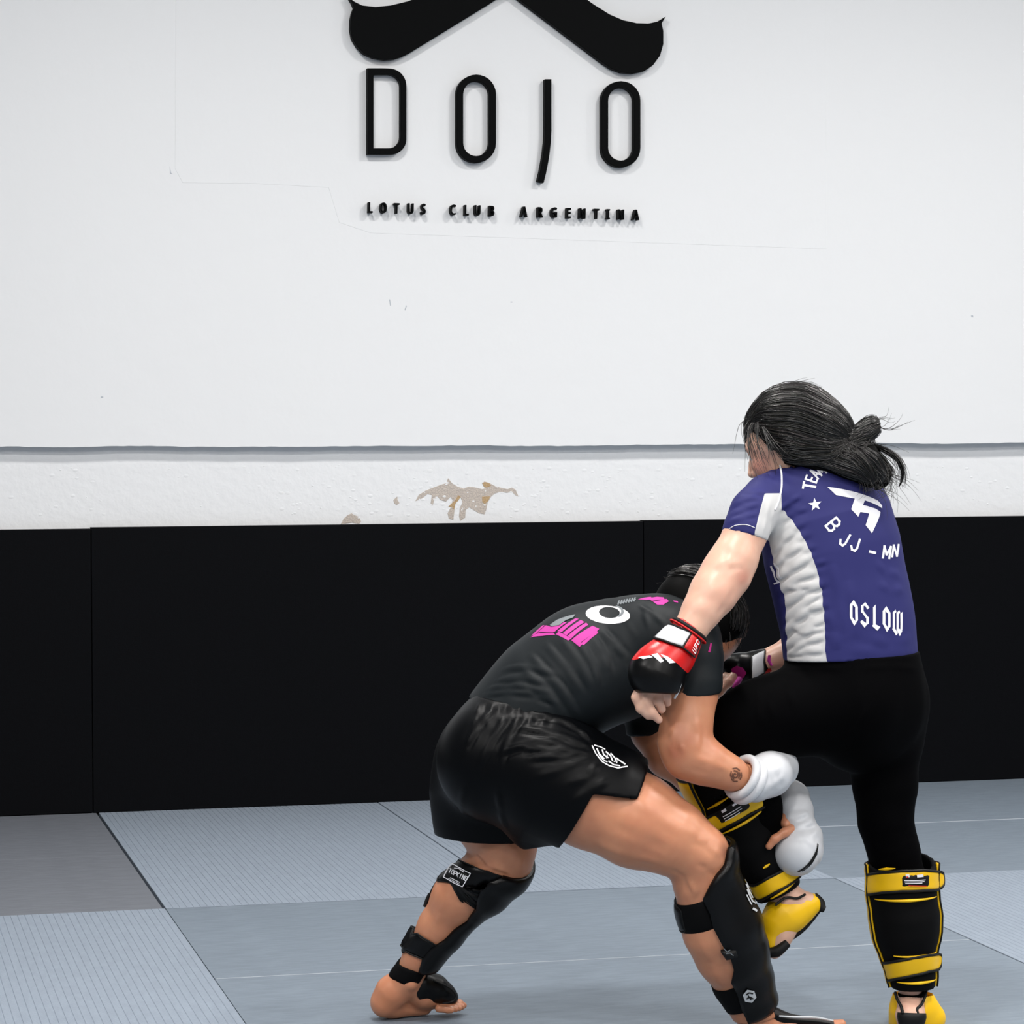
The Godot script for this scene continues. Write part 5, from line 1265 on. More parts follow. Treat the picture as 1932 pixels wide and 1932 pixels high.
	for i in 17:
		ring.append(knot + Vector3(0.15 * cos(TAU * i / 16.0), 0.95 * cos(TAU * i / 16.0), sin(TAU * i / 16.0)) * 0.016)
	put("hair_tie", tubes([ring], 0.005, 0.005, 0.005, 7), mats.trim, hair)


func gloves_of_standing(who: Node3D) -> void:
	# near glove: black dome over the knuckles, red back, white and red wrist strap
	var f := Field.new(Vector3(-0.6656, 0.956, 0.2199).min(Vector3(-0.4724, 0.755, 0.3663)) - Vector3.ONE * 0.03, Vector3(-0.6656, 0.956, 0.2199).max(Vector3(-0.4724, 0.755, 0.3663)) + Vector3.ONE * 0.03, 0.0035)
	f.chain([-0.5151, 0.9211, 0.259, 0.0349, -0.5324, 0.8944, 0.2638, 0.0405, -0.5475, 0.8726, 0.2725, 0.045], 0.01)
	f.chain([-0.552, 0.8659, 0.2727, 0.0427, -0.5751, 0.8466, 0.2834, 0.0505, -0.5844, 0.8258, 0.289, 0.0561], 0.02)
	f.chain([-0.5979, 0.8337, 0.2888, 0.0471, -0.5755, 0.8112, 0.2895, 0.0471], 0.015)
	f.cut(Vector3(-0.5051, 0.9302, 0.2607), Vector3(0.5665, 0.824, 0))
	f.chain([-0.5823, 0.7776, 0.2905, 0.0381, -0.5839, 0.7289, 0.2771, 0.045], 0.02, Vector3.ZERO, 1.0, 1)
	f.net()
	var line := v3([-0.6343, 0.8608, 0.3029, -0.6034, 0.8733, 0.3325, -0.5756, 0.8688, 0.3327, -0.5461, 0.8568, 0.3231, -0.5215, 0.8326, 0.3038])
	var g := PackedFloat32Array()
	for p in f.pos:
		var k := 0
		while k < line.size() - 2 and p.x > line[k + 1].x:
			k += 1
		var t: float = clampf((p.x - line[k].x) / (line[k + 1].x - line[k].x), 0.0, 1.0)
		g.append(p.y - lerpf(line[k].y, line[k + 1].y, t))
	var two := split(f.pos, f.nor, f.idx, g)
	var glove := put("mma_glove", two[1], mats.leather, who)
	tag(glove, "black knuckle padding of the near red and white glove")
	tag(put("red_panel", two[0], mats.red, glove), "red back of the glove")
	decal("stripe_print", f, 0.0, [[-0.6, 0.8767, 0.3324, -0.5867, 0.8789, 0.3324, -0.5734, 0.8599, 0.333, -0.5801, 0.8555, 0.3331], [-0.58, 0.8755, 0.3325, -0.5667, 0.871, 0.3326, -0.5478, 0.8576, 0.333, -0.5623, 0.8554, 0.3331], [-0.6258, 0.8661, 0.3128, -0.6045, 0.8756, 0.3325, -0.5956, 0.8689, 0.3327, -0.6129, 0.8614, 0.3229]], mats.white_print, glove, 0.0012)
	var limb := Limb.new([-0.5015, 0.939, 0.2574, 0.0372, -0.5151, 0.9211, 0.259, 0.0383, -0.5324, 0.8944, 0.2638, 0.0428, -0.552, 0.8659, 0.2727, 0.0472], Vector3(0, 0, 1))
	var strap := band("wrist_strap", f, limb, resample([[0.0282, -7.9163, 0.0717, -4.6414], [0.0351, 29.4793, 0.0798, 26.0527], [0.0378, 94.4089, 0.0836, 63.3159], [0.0393, 92.5281, 0.0767, 95.3352]], 18), 6, 0.006, mats.white_leather, glove, mats.trim, 0.0025)
	tag(strap, "white wrist strap")
	tag(band("strap_end", f, limb, resample([[0.0343, -45.2286, 0.0729, -44.3715], [0.0294, -24.1033, 0.0729, -22.6721], [0.0282, -5.636, 0.0725, -3.4227]], 8), 5, 0.0085, mats.red, glove, mats.trim, 0.002), "red strap end")
	decal("lettering", f, 0.0088, [[-0.524, 0.8799, 0.3023, -0.5167, 0.8737, 0.3025, -0.5154, 0.8754, 0.3025, -0.5226, 0.8815, 0.3023], [-0.5177, 0.8741, 0.3025, -0.5133, 0.8741, 0.3025, -0.5133, 0.8763, 0.3024, -0.5177, 0.8762, 0.3024], [-0.5141, 0.8738, 0.3025, -0.5108, 0.8778, 0.3024, -0.5124, 0.8791, 0.3023, -0.5157, 0.8751, 0.3025], [-0.511, 0.8769, 0.3024, -0.5117, 0.8813, 0.3023, -0.5138, 0.881, 0.3023, -0.5131, 0.8766, 0.3024], [-0.5112, 0.8804, 0.3023, -0.5185, 0.8865, 0.3021, -0.5198, 0.8849, 0.3022, -0.5126, 0.8788, 0.3024], [-0.5061, 0.8836, 0.3022, -0.5148, 0.891, 0.302, -0.5161, 0.8894, 0.302, -0.5074, 0.882, 0.3023], [-0.5145, 0.8882, 0.3021, -0.5091, 0.8947, 0.3018, -0.5108, 0.896, 0.3018, -0.5161, 0.8895, 0.302], [-0.511, 0.8852, 0.3021, -0.5065, 0.8907, 0.302, -0.5081, 0.892, 0.3019, -0.5127, 0.8866, 0.3021], [-0.5014, 0.9034, 0.3016, -0.5058, 0.9033, 0.3016, -0.5058, 0.9012, 0.3016, -0.5014, 0.9012, 0.3016], [-0.5051, 0.9037, 0.3016, -0.5084, 0.8997, 0.3017, -0.5067, 0.8983, 0.3017, -0.5034, 0.9023, 0.3016], [-0.5082, 0.9005, 0.3017, -0.5074, 0.8962, 0.3018, -0.5053, 0.8965, 0.3018, -0.5061, 0.9009, 0.3017], [-0.508, 0.8971, 0.3018, -0.5021, 0.8921, 0.3019, -0.5008, 0.8938, 0.3019, -0.5066, 0.8987, 0.3017], [-0.5031, 0.8925, 0.3019, -0.4987, 0.8925, 0.3019, -0.4987, 0.8947, 0.3018, -0.5031, 0.8946, 0.3019], [-0.4995, 0.8922, 0.3019, -0.4962, 0.8962, 0.3018, -0.4978, 0.8975, 0.3018, -0.5011, 0.8935, 0.3019], [-0.4964, 0.8953, 0.3018, -0.4971, 0.8997, 0.3017, -0.4992, 0.8994, 0.3017, -0.4985, 0.895, 0.3018]], mats.white_print, glove, 0.002, 0.004)
	put("cuff", tubes([ring_on(f, limb, 0.0214, 0.004)], 0.005, 0.005, 0.005, 7), mats.trim, glove)
	put("cuff_edge", tubes([ring_on(f, limb, 0.0271, 0.008)], 0.002, 0.002, 0.002, 7), mats.red, glove)
	put("lace", tubes([curve(v3([-0.5333, 0.8213, 0.3142, -0.5381, 0.8073, 0.3196, -0.5434, 0.7912, 0.3151, -0.5484, 0.7801, 0.3055]), 8)], 0.0025, 0.003, 0.0025, 6), mats.white_leather, glove)

	# far glove, reaching past the thigh
	var r := Field.new(Vector3(-0.4177, 0.8462, -0.2919).min(Vector3(-0.2836, 0.7364, -0.0883)) - Vector3.ONE * 0.03, Vector3(-0.4177, 0.8462, -0.2919).max(Vector3(-0.2836, 0.7364, -0.0883)) + Vector3.ONE * 0.03, 0.0035)
	r.chain([-0.2907, 0.8141, -0.2009, 0.0328, -0.3253, 0.805, -0.1956, 0.0328, -0.35, 0.7994, -0.1904, 0.0316], 0.01)
	r.chain([-0.35, 0.8018, -0.1905, 0.0291, -0.38, 0.8028, -0.1805, 0.0291, -0.3945, 0.8077, -0.1806, 0.0206], 0.015)
	r.chain([-0.3558, 0.7906, -0.1801, 0.0267, -0.376, 0.7819, -0.1698, 0.0218], 0.015)
	r.cut(Vector3(-0.2834, 0.8178, -0.201), Vector3(0.9794, 0.2019, 0))
	var far := put("mma_glove", field_mesh(r), mats.leather, who)
	tag(far, "black padding of the far glove beyond the raised thigh")
	var limb2 := Limb.new([-0.2786, 0.819, -0.201, 0.0316, -0.3155, 0.8086, -0.1957, 0.034, -0.35, 0.7994, -0.1904, 0.034], Vector3(0, 0, 1))
	tag(band("wrist_strap", r, limb2, resample([[0.0846, -37.5234, 0.0481, -27.4436], [0.0779, 0.262, 0.0439, 9.5832], [0.0663, 44.8527, 0.0288, 61.5835]], 10), 5, 0.006, mats.white_leather, far, mats.trim, 0.002), "white wrist strap")
	decal("red_panel", r, 0.0, [[-0.337, 0.7791, -0.1597, -0.2922, 0.7898, -0.1601, -0.2898, 0.7995, -0.1604, -0.3067, 0.7995, -0.1604, -0.3116, 0.7923, -0.1601]], mats.red, far, 0.002)
	decal("pink_lining", r, 0.0, [[-0.3949, 0.8011, -0.1454, -0.3804, 0.8083, -0.1456, -0.366, 0.8034, -0.1455, -0.3576, 0.7914, -0.1451, -0.3636, 0.7805, -0.1448, -0.3781, 0.7782, -0.1447, -0.3901, 0.7866, -0.145]], mats.magenta, far, 0.002)
	put("pink_cord", tubes([curve(v3([-0.3051, 0.8318, -0.1514, -0.3064, 0.8197, -0.151, -0.3004, 0.8076, -0.1506]), 8)], 0.003, 0.004, 0.003, 6), mats.pink, far)
	put("pink_tape", tubes([curve(v3([-0.3737, 0.7798, -0.1397, -0.3818, 0.7687, -0.1294, -0.389, 0.7591, -0.1291]), 8)], 0.007, 0.006, 0.005, 6), mats.pink, far)


func ring_on(f: Field, limb: Limb, s: float, up: float) -> PackedVector3Array:
	var p := PackedVector3Array()
	for i in 33:
		var ray: Array = limb.ray(s, i * 11.25)
		p.append(f.land(ray[0] + ray[1] * 0.1, ray[1], 0.0, 0.1) + ray[1] * up)
	return p


func arc_on(f: Field, limb: Limb, row: Array, up: float) -> PackedVector3Array:
	var p := PackedVector3Array()
	for i in 17:
		var ray: Array = limb.ray(lerpf(row[0], row[2], i / 16.0), lerpf(row[1], row[3], i / 16.0))
		p.append(f.land(ray[0] + ray[1] * 0.13, ray[1], 0.0, 0.13) + ray[1] * up)
	return p


func shin_guards_of_standing(who: Node3D) -> void:
	# standing leg: seen from the calf, two yellow straps over a black sleeve
	var f := Field.new(Vector3(-0.1029, 0.4397, -0.144).min(Vector3(0.0682, 0.1059, 0.1467)) - Vector3.ONE * 0.05, Vector3(-0.1029, 0.4397, -0.144).max(Vector3(0.0682, 0.1059, 0.1467)) + Vector3.ONE * 0.05, 0.0045)
	f.chain([-0.0237, 0.4114, -0.013, 0.0757, -0.0226, 0.3783, -0.012, 0.0745, -0.0216, 0.3121, -0.0099, 0.0733, -0.0147, 0.2577, -0.0082, 0.0733, -0.0121, 0.2207, -0.009, 0.0698, -0.0082, 0.1788, -0.0107, 0.0568, 0.0003, 0.1261, -0.012, 0.0497, 0.0041, 0.0949, -0.013, 0.0462], 0.01)
	var whole := f.copy()
	f.cut(Vector3(-0.0226, 0.3783, -0.012), Vector3(0, 1, 0.28))
	f.chain([-0.0234, 0.4217, -0.0234, 0.0639, -0.0208, 0.3538, -0.0162, 0.0639], 0.004, Vector3.ZERO, 1.0, 1)
	f.cut(Vector3(0.0041, 0.0973, -0.0131), Vector3(0.02, -1, 0))
	var guard := put("shin_guard", field_mesh(f), mats.neoprene, who)
	tag(guard, "black sleeve of the yellow shin guard on the standing leg")
	var limb := Limb.new([-0.0237, 0.4114, -0.013, 0.0757, -0.0226, 0.3783, -0.012, 0.0745, -0.0216, 0.3121, -0.0099, 0.0733, -0.0147, 0.2577, -0.0082, 0.0733, -0.0121, 0.2207, -0.009, 0.0698, -0.0082, 0.1788, -0.0107, 0.0568, 0.0003, 0.1261, -0.012, 0.0497, 0.0041, 0.0949, -0.013, 0.0462], Vector3(0, 0, 1))
	var pad := band("shin_pad", whole, limb, resample([[0.0347, 84, 0.0355, 276], [0.1126, 84, 0.1235, 276], [0.1847, 80, 0.1922, 280], [0.24, 84, 0.256, 276], [0.3062, 86, 0.3171, 274]], 24), 20, 0.009, mats.yellow, guard, mats.trim, 0.002)
	tag(pad, "yellow front pad, just showing at both sides")
	var s1 := band("strap", whole, limb, resample([[0.0598, 100, 0.1017, 100], [0.0548, 82.2214, 0.0967, 77.4587], [0.0456, 43.4514, 0.0883, 42.4737], [0.0405, 9.9985, 0.085, 8.7778], [0.0414, -27.8876, 0.0875, -29.8306], [0.0531, -76.6045, 0.0942, -70.4949], [0.0556, -86, 0.0942, -86, 0.006], [0.0606, -92, 0.0891, -92, 0.013], [0.0707, -96, 0.0799, -96, 0.016]], 32), 6, 0.006, mats.yellow, guard, mats.trim, 0.0032)
	tag(s1, "upper yellow strap with a black maker's label")
	var s2 := band("strap", whole, limb, resample([[0.2509, 100, 0.292, 100], [0.2467, 71.6131, 0.2895, 85.9762], [0.2375, 32.4201, 0.2786, 38.7005], [0.2325, -0.9502, 0.2736, 2.5915], [0.2342, -35.6671, 0.2727, -35.3891], [0.2459, -84, 0.2811, -84, 0.004], [0.2501, -90, 0.2752, -90, 0.01], [0.2568, -94, 0.2677, -94, 0.012]], 28), 6, 0.006, mats.yellow, guard, mats.trim, 0.0032)
	tag(s2, "lower yellow strap")
	for row in [[0.1042, 61.5838, 0.1093, -66.2236], [0.2266, 38.9069, 0.24, -81.9974], [0.2886, 48.519, 0.2995, -70.9315], [0.0397, 49.2449, 0.0355, 18.9241]]:
		put("piping", tubes([arc_on(whole, limb, row, 0.001)], 0.001, 0.0038, 0.001, 6), mats.yellow, guard)
	var lab := band("label", whole, limb, resample([[0.0489, 11.8989, 0.0766, 11.387], [0.0481, -12.6267, 0.0782, -13.3516], [0.0531, -42.7442, 0.0824, -42.7025]], 8), 4, 0.0075, mats.trim, guard)
	decal("lettering", whole, 0.0076, [[-0.026, 0.3591, 0.0722, -0.0178, 0.3602, 0.0723, -0.0189, 0.3673, 0.0727, -0.027, 0.3661, 0.0726], [-0.0013, 0.3591, 0.0694, 0.0135, 0.3593, 0.0639, 0.0128, 0.3654, 0.065, -0.0019, 0.365, 0.0699], [-0.0298, 0.3521, 0.0714, 0.0184, 0.3514, 0.0609, 0.0183, 0.3533, 0.0611, -0.0299, 0.354, 0.0715], [-0.0286, 0.3487, 0.0713, 0.0159, 0.3482, 0.0621, 0.0159, 0.3499, 0.0621, -0.0287, 0.3504, 0.0714], [-0.0275, 0.3452, 0.0714, 0.0108, 0.3452, 0.0648, 0.0108, 0.3468, 0.0648, -0.0275, 0.3469, 0.0714]], mats.white_print, lab, 0.0012, 0.004)
	decal("lettering", whole, 0.0076, [[-0.0253, 0.3585, 0.0722, -0.0206, 0.3585, 0.0722, -0.0207, 0.362, 0.0725, -0.0253, 0.362, 0.0724], [-0.0206, 0.3402, 0.0719, 0.0208, 0.337, 0.0602, 0.0209, 0.3393, 0.0599, -0.0205, 0.3426, 0.0717]], mats.red, lab, 0.0018, 0.004)
	# foot pad with its open heel
	var ft := Field.new(Vector3(-0.0367, 0.0549, -0.2719).min(Vector3(0.0792, -0.0022, 0.0801)) - Vector3.ONE * 0.02, Vector3(-0.0367, 0.0549, -0.2719).max(Vector3(0.0792, -0.0022, 0.0801)) + Vector3.ONE * 0.02, 0.004)
	ft.chain([0.0044, 0.0782, -0.0475, 0.0393, 0.0067, 0.0412, -0.0464, 0.0488, 0.0105, 0.0093, -0.0554, 0.0561], 0.02)
	ft.chain([0.0289, 0.0401, -0.0513, 0.0358, 0.0503, 0.0222, -0.0508, 0.031], 0.02)
	ft.chain([0.0157, 0.0196, -0.0907, 0.0504, 0.0318, 0.0102, -0.1504, 0.0412], 0.02)
	ft.chain([-0.01, 0.122, 0.0261, 0.0388, -0.0089, 0.0698, 0.0198, 0.0259, -0.0101, 0.0574, 0.0282, 0.0188], 0.006, Vector3.ZERO, 1.0, 1)
	ft.chain([-0.001, 0.1128, -0.0186, 0.0284, -0.0061, 0.0295, 0.009, 0.0295], 0.004, Vector3.ZERO, 1.0, 1)
	ft.cut(Vector3(0.0008, 0.0893, -0.0229), Vector3(0.1, 1, -0.1))
	ft.cut(Vector3(0, 0.004, 0), Vector3(0, -1, 0))
	tag(put("foot_pad", field_mesh(ft), mats.yellow, guard), "yellow instep pad with black piping")
	var fl := Limb.new([-0.0011, 0.0951, -0.018, 0.0284, -0.0047, 0.0036, -0.0001, 0.0307], Vector3(0, 0, 1))
	var base := Field.new(Vector3(-0.0501, 0.0875, -0.1729).min(Vector3(0.0776, 0.0001, 0.09)) - Vector3.ONE * 0.03, Vector3(-0.0501, 0.0875, -0.1729).max(Vector3(0.0776, 0.0001, 0.09)) + Vector3.ONE * 0.03, 0.004)
	base.chain([-0.0011, 0.0951, -0.018, 0.0237, -0.0061, 0.0389, 0.0087, 0.0307, -0.0073, 0.0177, 0.0094, 0.026], 0.01)
	band("heel_strap", base, fl, resample([[0.053, 48, 0.098, 48], [0.053, -48, 0.098, -48]], 10), 5, 0.005, mats.trim, guard)
	put("piping", tubes([curve(v3([-0.0388, 0.09, -0.0029, -0.0362, 0.0766, 0.0126, -0.0301, 0.0656, 0.0279, -0.0278, 0.0509, 0.0364]), 10)], 0.0035, 0.0035, 0.0035, 6), mats.trim, guard)
	put("piping", tubes([curve(v3([0.031, 0.0945, -0.003, 0.024, 0.0788, 0.0125, 0.0153, 0.0668, 0.0229, 0.0044, 0.0596, 0.0331, 0.0063, 0.0485, 0.0365]), 10)], 0.0035, 0.0035, 0.0035, 6), mats.trim, guard)

	# raised leg
	var g := Field.new(Vector3(-0.5297, 0.6433, -0.0704).min(Vector3(-0.2628, 0.3112, 0.2202)) - Vector3.ONE * 0.03, Vector3(-0.5297, 0.6433, -0.0704).max(Vector3(-0.2628, 0.3112, 0.2202)) + Vector3.ONE * 0.03, 0.0045)
	g.chain([-0.4456, 0.6256, 0.0802, 0.0884, -0.4313, 0.5959, 0.0762, 0.0884, -0.4045, 0.5235, 0.0605, 0.084, -0.3677, 0.4462, 0.0539, 0.0725, -0.3382, 0.3929, 0.0516, 0.062, -0.3124, 0.3422, 0.0512, 0.0538, -0.3006, 0.3161, 0.05, 0.0468], 0.01)
	var whole2 := g.copy()
	g.cut(Vector3(-0.4354, 0.6031, 0.0689), Vector3(-0.4472, 0.8944, 0))
	g.chain([-0.457, 0.6602, 0.0771, 0.0791, -0.4153, 0.5729, 0.0799, 0.0791], 0.004, Vector3.ZERO, 1.0, 1)
	g.cut(Vector3(-0.3034, 0.3217, 0.0548), Vector3(0.4472, -0.8944, 0))
	var guard2 := put("shin_guard", field_mesh(g), mats.neoprene, who)
	tag(guard2, "black sleeve of the yellow shin guard on the raised leg")
	var limb2 := Limb.new([-0.4456, 0.6256, 0.0802, 0.0884, -0.4313, 0.5959, 0.0762, 0.0884, -0.4045, 0.5235, 0.0605, 0.084, -0.3677, 0.4462, 0.0539, 0.0725, -0.3382, 0.3929, 0.0516, 0.062, -0.3124, 0.3422, 0.0512, 0.0538, -0.3006, 0.3161, 0.05, 0.0468], Vector3(0, 0, 1))
	tag(band("shin_pad", whole2, limb2, resample([[0.007, 52, 0.007, 235], [0.0836, 50, 0.0836, 240], [0.178, 60, 0.178, 240], [0.2438, 60, 0.2438, 240], [0.3133, 62, 0.3133, 235]], 20), 16, 0.01, mats.yellow, guard2, mats.trim, 0.003), "yellow front pad")
	tag(band("strap", whole2, limb2, resample([[0.1129, 71.8051, 0.1557, 87.9597], [0.104, 54.0718, 0.1459, 59.5259], [0.0898, 23.4407, 0.1316, 23.5887], [0.08, -12.2085, 0.1245, -14.3142], [0.0845, -57.7707, 0.1325, -65.5179], [0.096, -88, 0.137, -88, 0.003], [0.0987, -96, 0.1263, -96, 0.006]], 26), 6, 0.006, mats.yellow, guard2, mats.trim, 0.0032), "upper yellow strap with a black maker's label")
	tag(band("strap", whole2, limb2, resample([[0.275, 70, 0.3133, 70], [0.2884, 43.1054, 0.3267, 54.5905], [0.283, 5.9303, 0.3195, 8.8787], [0.2848, -34.1293, 0.3195, -32.5906], [0.2973, -85.7567, 0.3213, -83.589], [0.2786, -92, 0.3053, -92, 0.004]], 22), 6, 0.006, mats.yellow, guard2, mats.trim, 0.0032), "lower yellow strap")
	for row in [[0.0818, 43.5628, 0.0658, 6.2533], [0.1477, 43.0956, 0.1308, -49.5111], [0.259, 6.8817, 0.2572, -8.4274], [0.3302, 24.9193, 0.3204, -54.0606]]:
		put("piping", tubes([arc_on(whole2, limb2, row, 0.001)], 0.0015, 0.0036, 0.0015, 6), mats.yellow, guard2)
	var lab2 := band("label", whole2, limb2, resample([[0.0934, 34.0789, 0.1236, 31.6058], [0.0827, 5.1787, 0.1147, 1.5409], [0.0791, -16.1754, 0.1121, -20.7183]], 8), 4, 0.0078, mats.trim, guard2)
	decal("lettering", whole2, 0.0079, [[-0.4356, 0.5142, 0.1515, -0.4267, 0.5204, 0.1551, -0.4298, 0.5254, 0.1559, -0.4387, 0.5191, 0.1521], [-0.4135, 0.5293, 0.1581, -0.4021, 0.5363, 0.1586, -0.4045, 0.5404, 0.16, -0.4159, 0.5334, 0.1591], [-0.4342, 0.5051, 0.1493, -0.3958, 0.5292, 0.1566, -0.3967, 0.5307, 0.157, -0.4351, 0.5067, 0.1495], [-0.4319, 0.5005, 0.1484, -0.3935, 0.5246, 0.1562, -0.3943, 0.5259, 0.1564, -0.4327, 0.5018, 0.1487], [-0.4295, 0.4957, 0.1472, -0.398, 0.5152, 0.1553, -0.3988, 0.5166, 0.1556, -0.4303, 0.497, 0.1475]], mats.white_print, lab2, 0.0012, 0.004)
	var ff := Field.new(Vector3(-0.3483, 0.3258, -0.0323).min(Vector3(-0.1851, 0.1811, 0.1423)) - Vector3.ONE * 0.02, Vector3(-0.3483, 0.3258, -0.0323).max(Vector3(-0.1851, 0.1811, 0.1423)) + Vector3.ONE * 0.02, 0.0035)
	ff.chain([-0.3211, 0.2114, 0.0683, 0.0234, -0.3208, 0.2273, 0.0658, 0.0234, -0.3086, 0.2544, 0.06, 0.0339, -0.2893, 0.2722, 0.0544, 0.0421, -0.2679, 0.2833, 0.051, 0.0375, -0.2419, 0.2945, 0.0487, 0.0281, -0.2279, 0.2992, 0.0485, 0.0176], 0.012)
	ff.chain([-0.3034, 0.2792, 0.0542, 0.0304, -0.3131, 0.2587, 0.0578, 0.0281], 0.015)
	ff.chain([-0.277, 0.3321, 0.0475, 0.0258, -0.2676, 0.3274, 0.0476, 0.0281], 0.005, Vector3.ZERO, 1.0, 1)
	tag(put("foot_pad", field_mesh(ff), mats.yellow, guard2), "yellow instep pad over the hanging foot")
	put("sole_strap", tubes([curve(v3([-0.3274, 0.1984, 0.0617, -0.3017, 0.2147, 0.0612, -0.2719, 0.2277, 0.0558, -0.2444, 0.2477, 0.0502, -0.215, 0.2828, 0.0491]), 14)], 0.008, 0.007, 0.005, 8), mats.trim, guard2)
	put("heel_strap", tubes([curve(v3([-0.2278, 0.3132, 0.0481, -0.2185, 0.3038, 0.0484, -0.2092, 0.2898, 0.0488, -0.2021, 0.2851, 0.049]), 8)], 0.012, 0.014, 0.007, 8), mats.trim, guard2)
	put("toe_strap", tubes([curve(v3([-0.3336, 0.198, 0.0898, -0.3118, 0.201, 0.0937, -0.2881, 0.2188, 0.0891]), 8)], 0.010, 0.013, 0.010, 8), mats.trim, guard2)
	put("piping", tubes([curve(v3([-0.3158, 0.3035, 0.0984, -0.2979, 0.3165, 0.093, -0.2834, 0.3191, 0.0879, -0.2669, 0.3164, 0.086, -0.248, 0.3251, 0.0827]), 12)], 0.003, 0.003, 0.003, 6), mats.trim, guard2)

